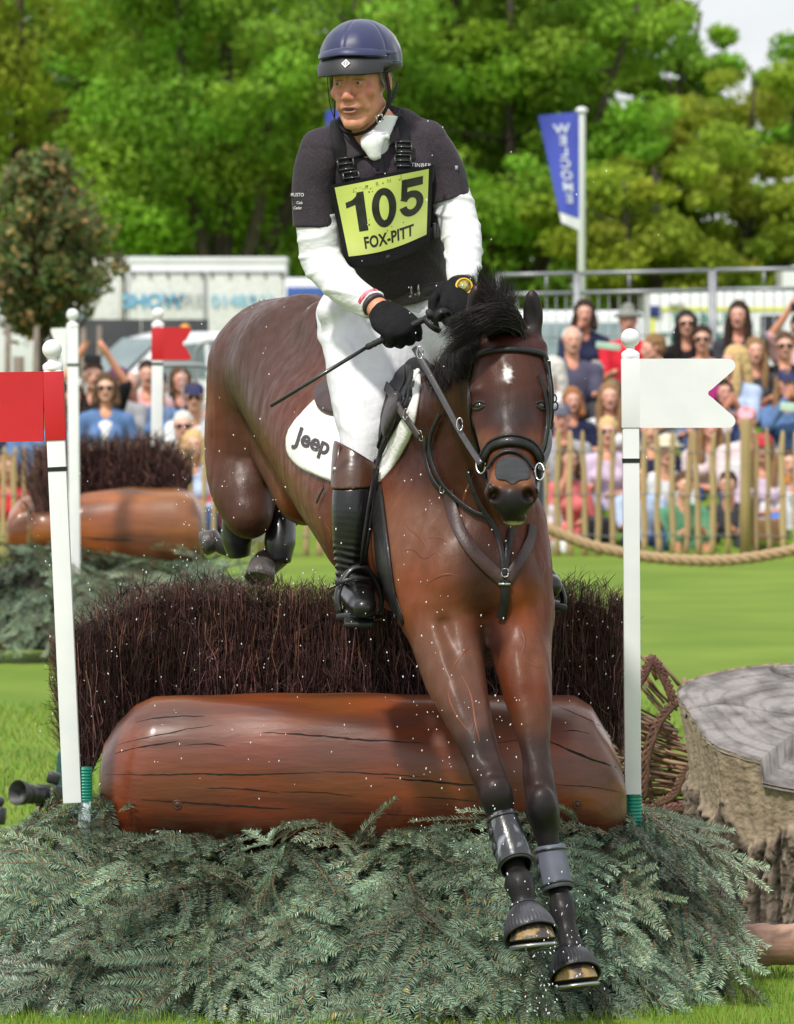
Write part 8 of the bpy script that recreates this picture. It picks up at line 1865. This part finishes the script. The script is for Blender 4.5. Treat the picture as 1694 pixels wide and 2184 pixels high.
held('cup', 'orange drinks cup in the hand of the man at the lower right edge', 'cup', 1678, 1026, 54.8, (.06, .06, .08), (.75, .25, .04), .1, .012)
held('cool_box', 'white cool box on the grass among the people right of the white post', 'box', 1592, 1010, 56.0, (.35, .25, .2), (.7, .7, .72), 0, .02)
held('bag', 'brown wicker picnic basket by the red-capped woman’s knees', 'basket', 1632, 1130, 54.3, (.26, .2, .18), (.22, .12, .06), 0, .02)
held('bag', 'black rucksack on the grass behind the pales right of the horse', 'bag', 1282, 1130, 54.3, (.24, .2, .22), (.015, .015, .02), .1, .04)
# ================================================================ spray of water drops thrown up by the jump
def spray():
    r = np.random.RandomState(9); pts = []
    def cl(n, u0, u1, v0, v1, d0, d1, s0=.0008, s1=.0018):
        for _ in range(int(n*.62)): pts.append((P(r.uniform(u0, u1), r.uniform(v0, v1), r.uniform(d0, d1)), r.uniform(s0, s1)))
    cl(110, 880, 1120, 1480, 1830, 17.0, 17.3); cl(90, 700, 1100, 1000, 1450, 17.0, 17.25); cl(120, 1080, 1300, 1860, 2120, 16.9, 17.15, .001, .002); cl(70, 1110, 1190, 2020, 2170, 17.0, 17.2, .001, .002); cl(110, 360, 760, 1080, 1320, 17.9, 18.8); cl(60, 430, 760, 640, 1080, 18.0, 18.3)
    cl(90, 360, 480, 880, 1240, 18.8, 19.6); cl(60, 220, 900, 1230, 1500, 17.9, 18.2); cl(90, 60, 420, 1000, 1800, 17.4, 18.2); cl(70, 300, 1200, 1500, 1800, 17.7, 17.95); cl(60, 700, 1450, 250, 1100, 17.0, 17.8); cl(60, 1200, 1340, 1260, 1560, 18.0, 18.4)
    base = bmesh.new(); bmesh.ops.create_icosphere(base, subdivisions=1, radius=1); bv_ = np.array([v.co[:] for v in base.verts]); bf = np.array([[v.index for v in f.verts] for f in base.faces]); base.free()
    V = []; F = []
    for i, (p, s) in enumerate(pts):
        dv = np.array([r.normal()*.3, 0, 1.]); dv /= np.linalg.norm(dv); q = bv_*s; q = q+np.outer(q @ dv, dv)*r.uniform(0, 1.6); V.append(q+np.array(p)); F.append(bf+i*len(bv_))
    o = obj('water_drops', npmesh('water_drops', np.concatenate(V), np.concatenate(F), True, mat('water_drop', (.85, .88, .92), (.8, .83, .88), rough=.08, spec=.8, scale=5))); tag(o, 'scattered spray of water drops flying round the horse', 'water', kind='stuff')
spray()
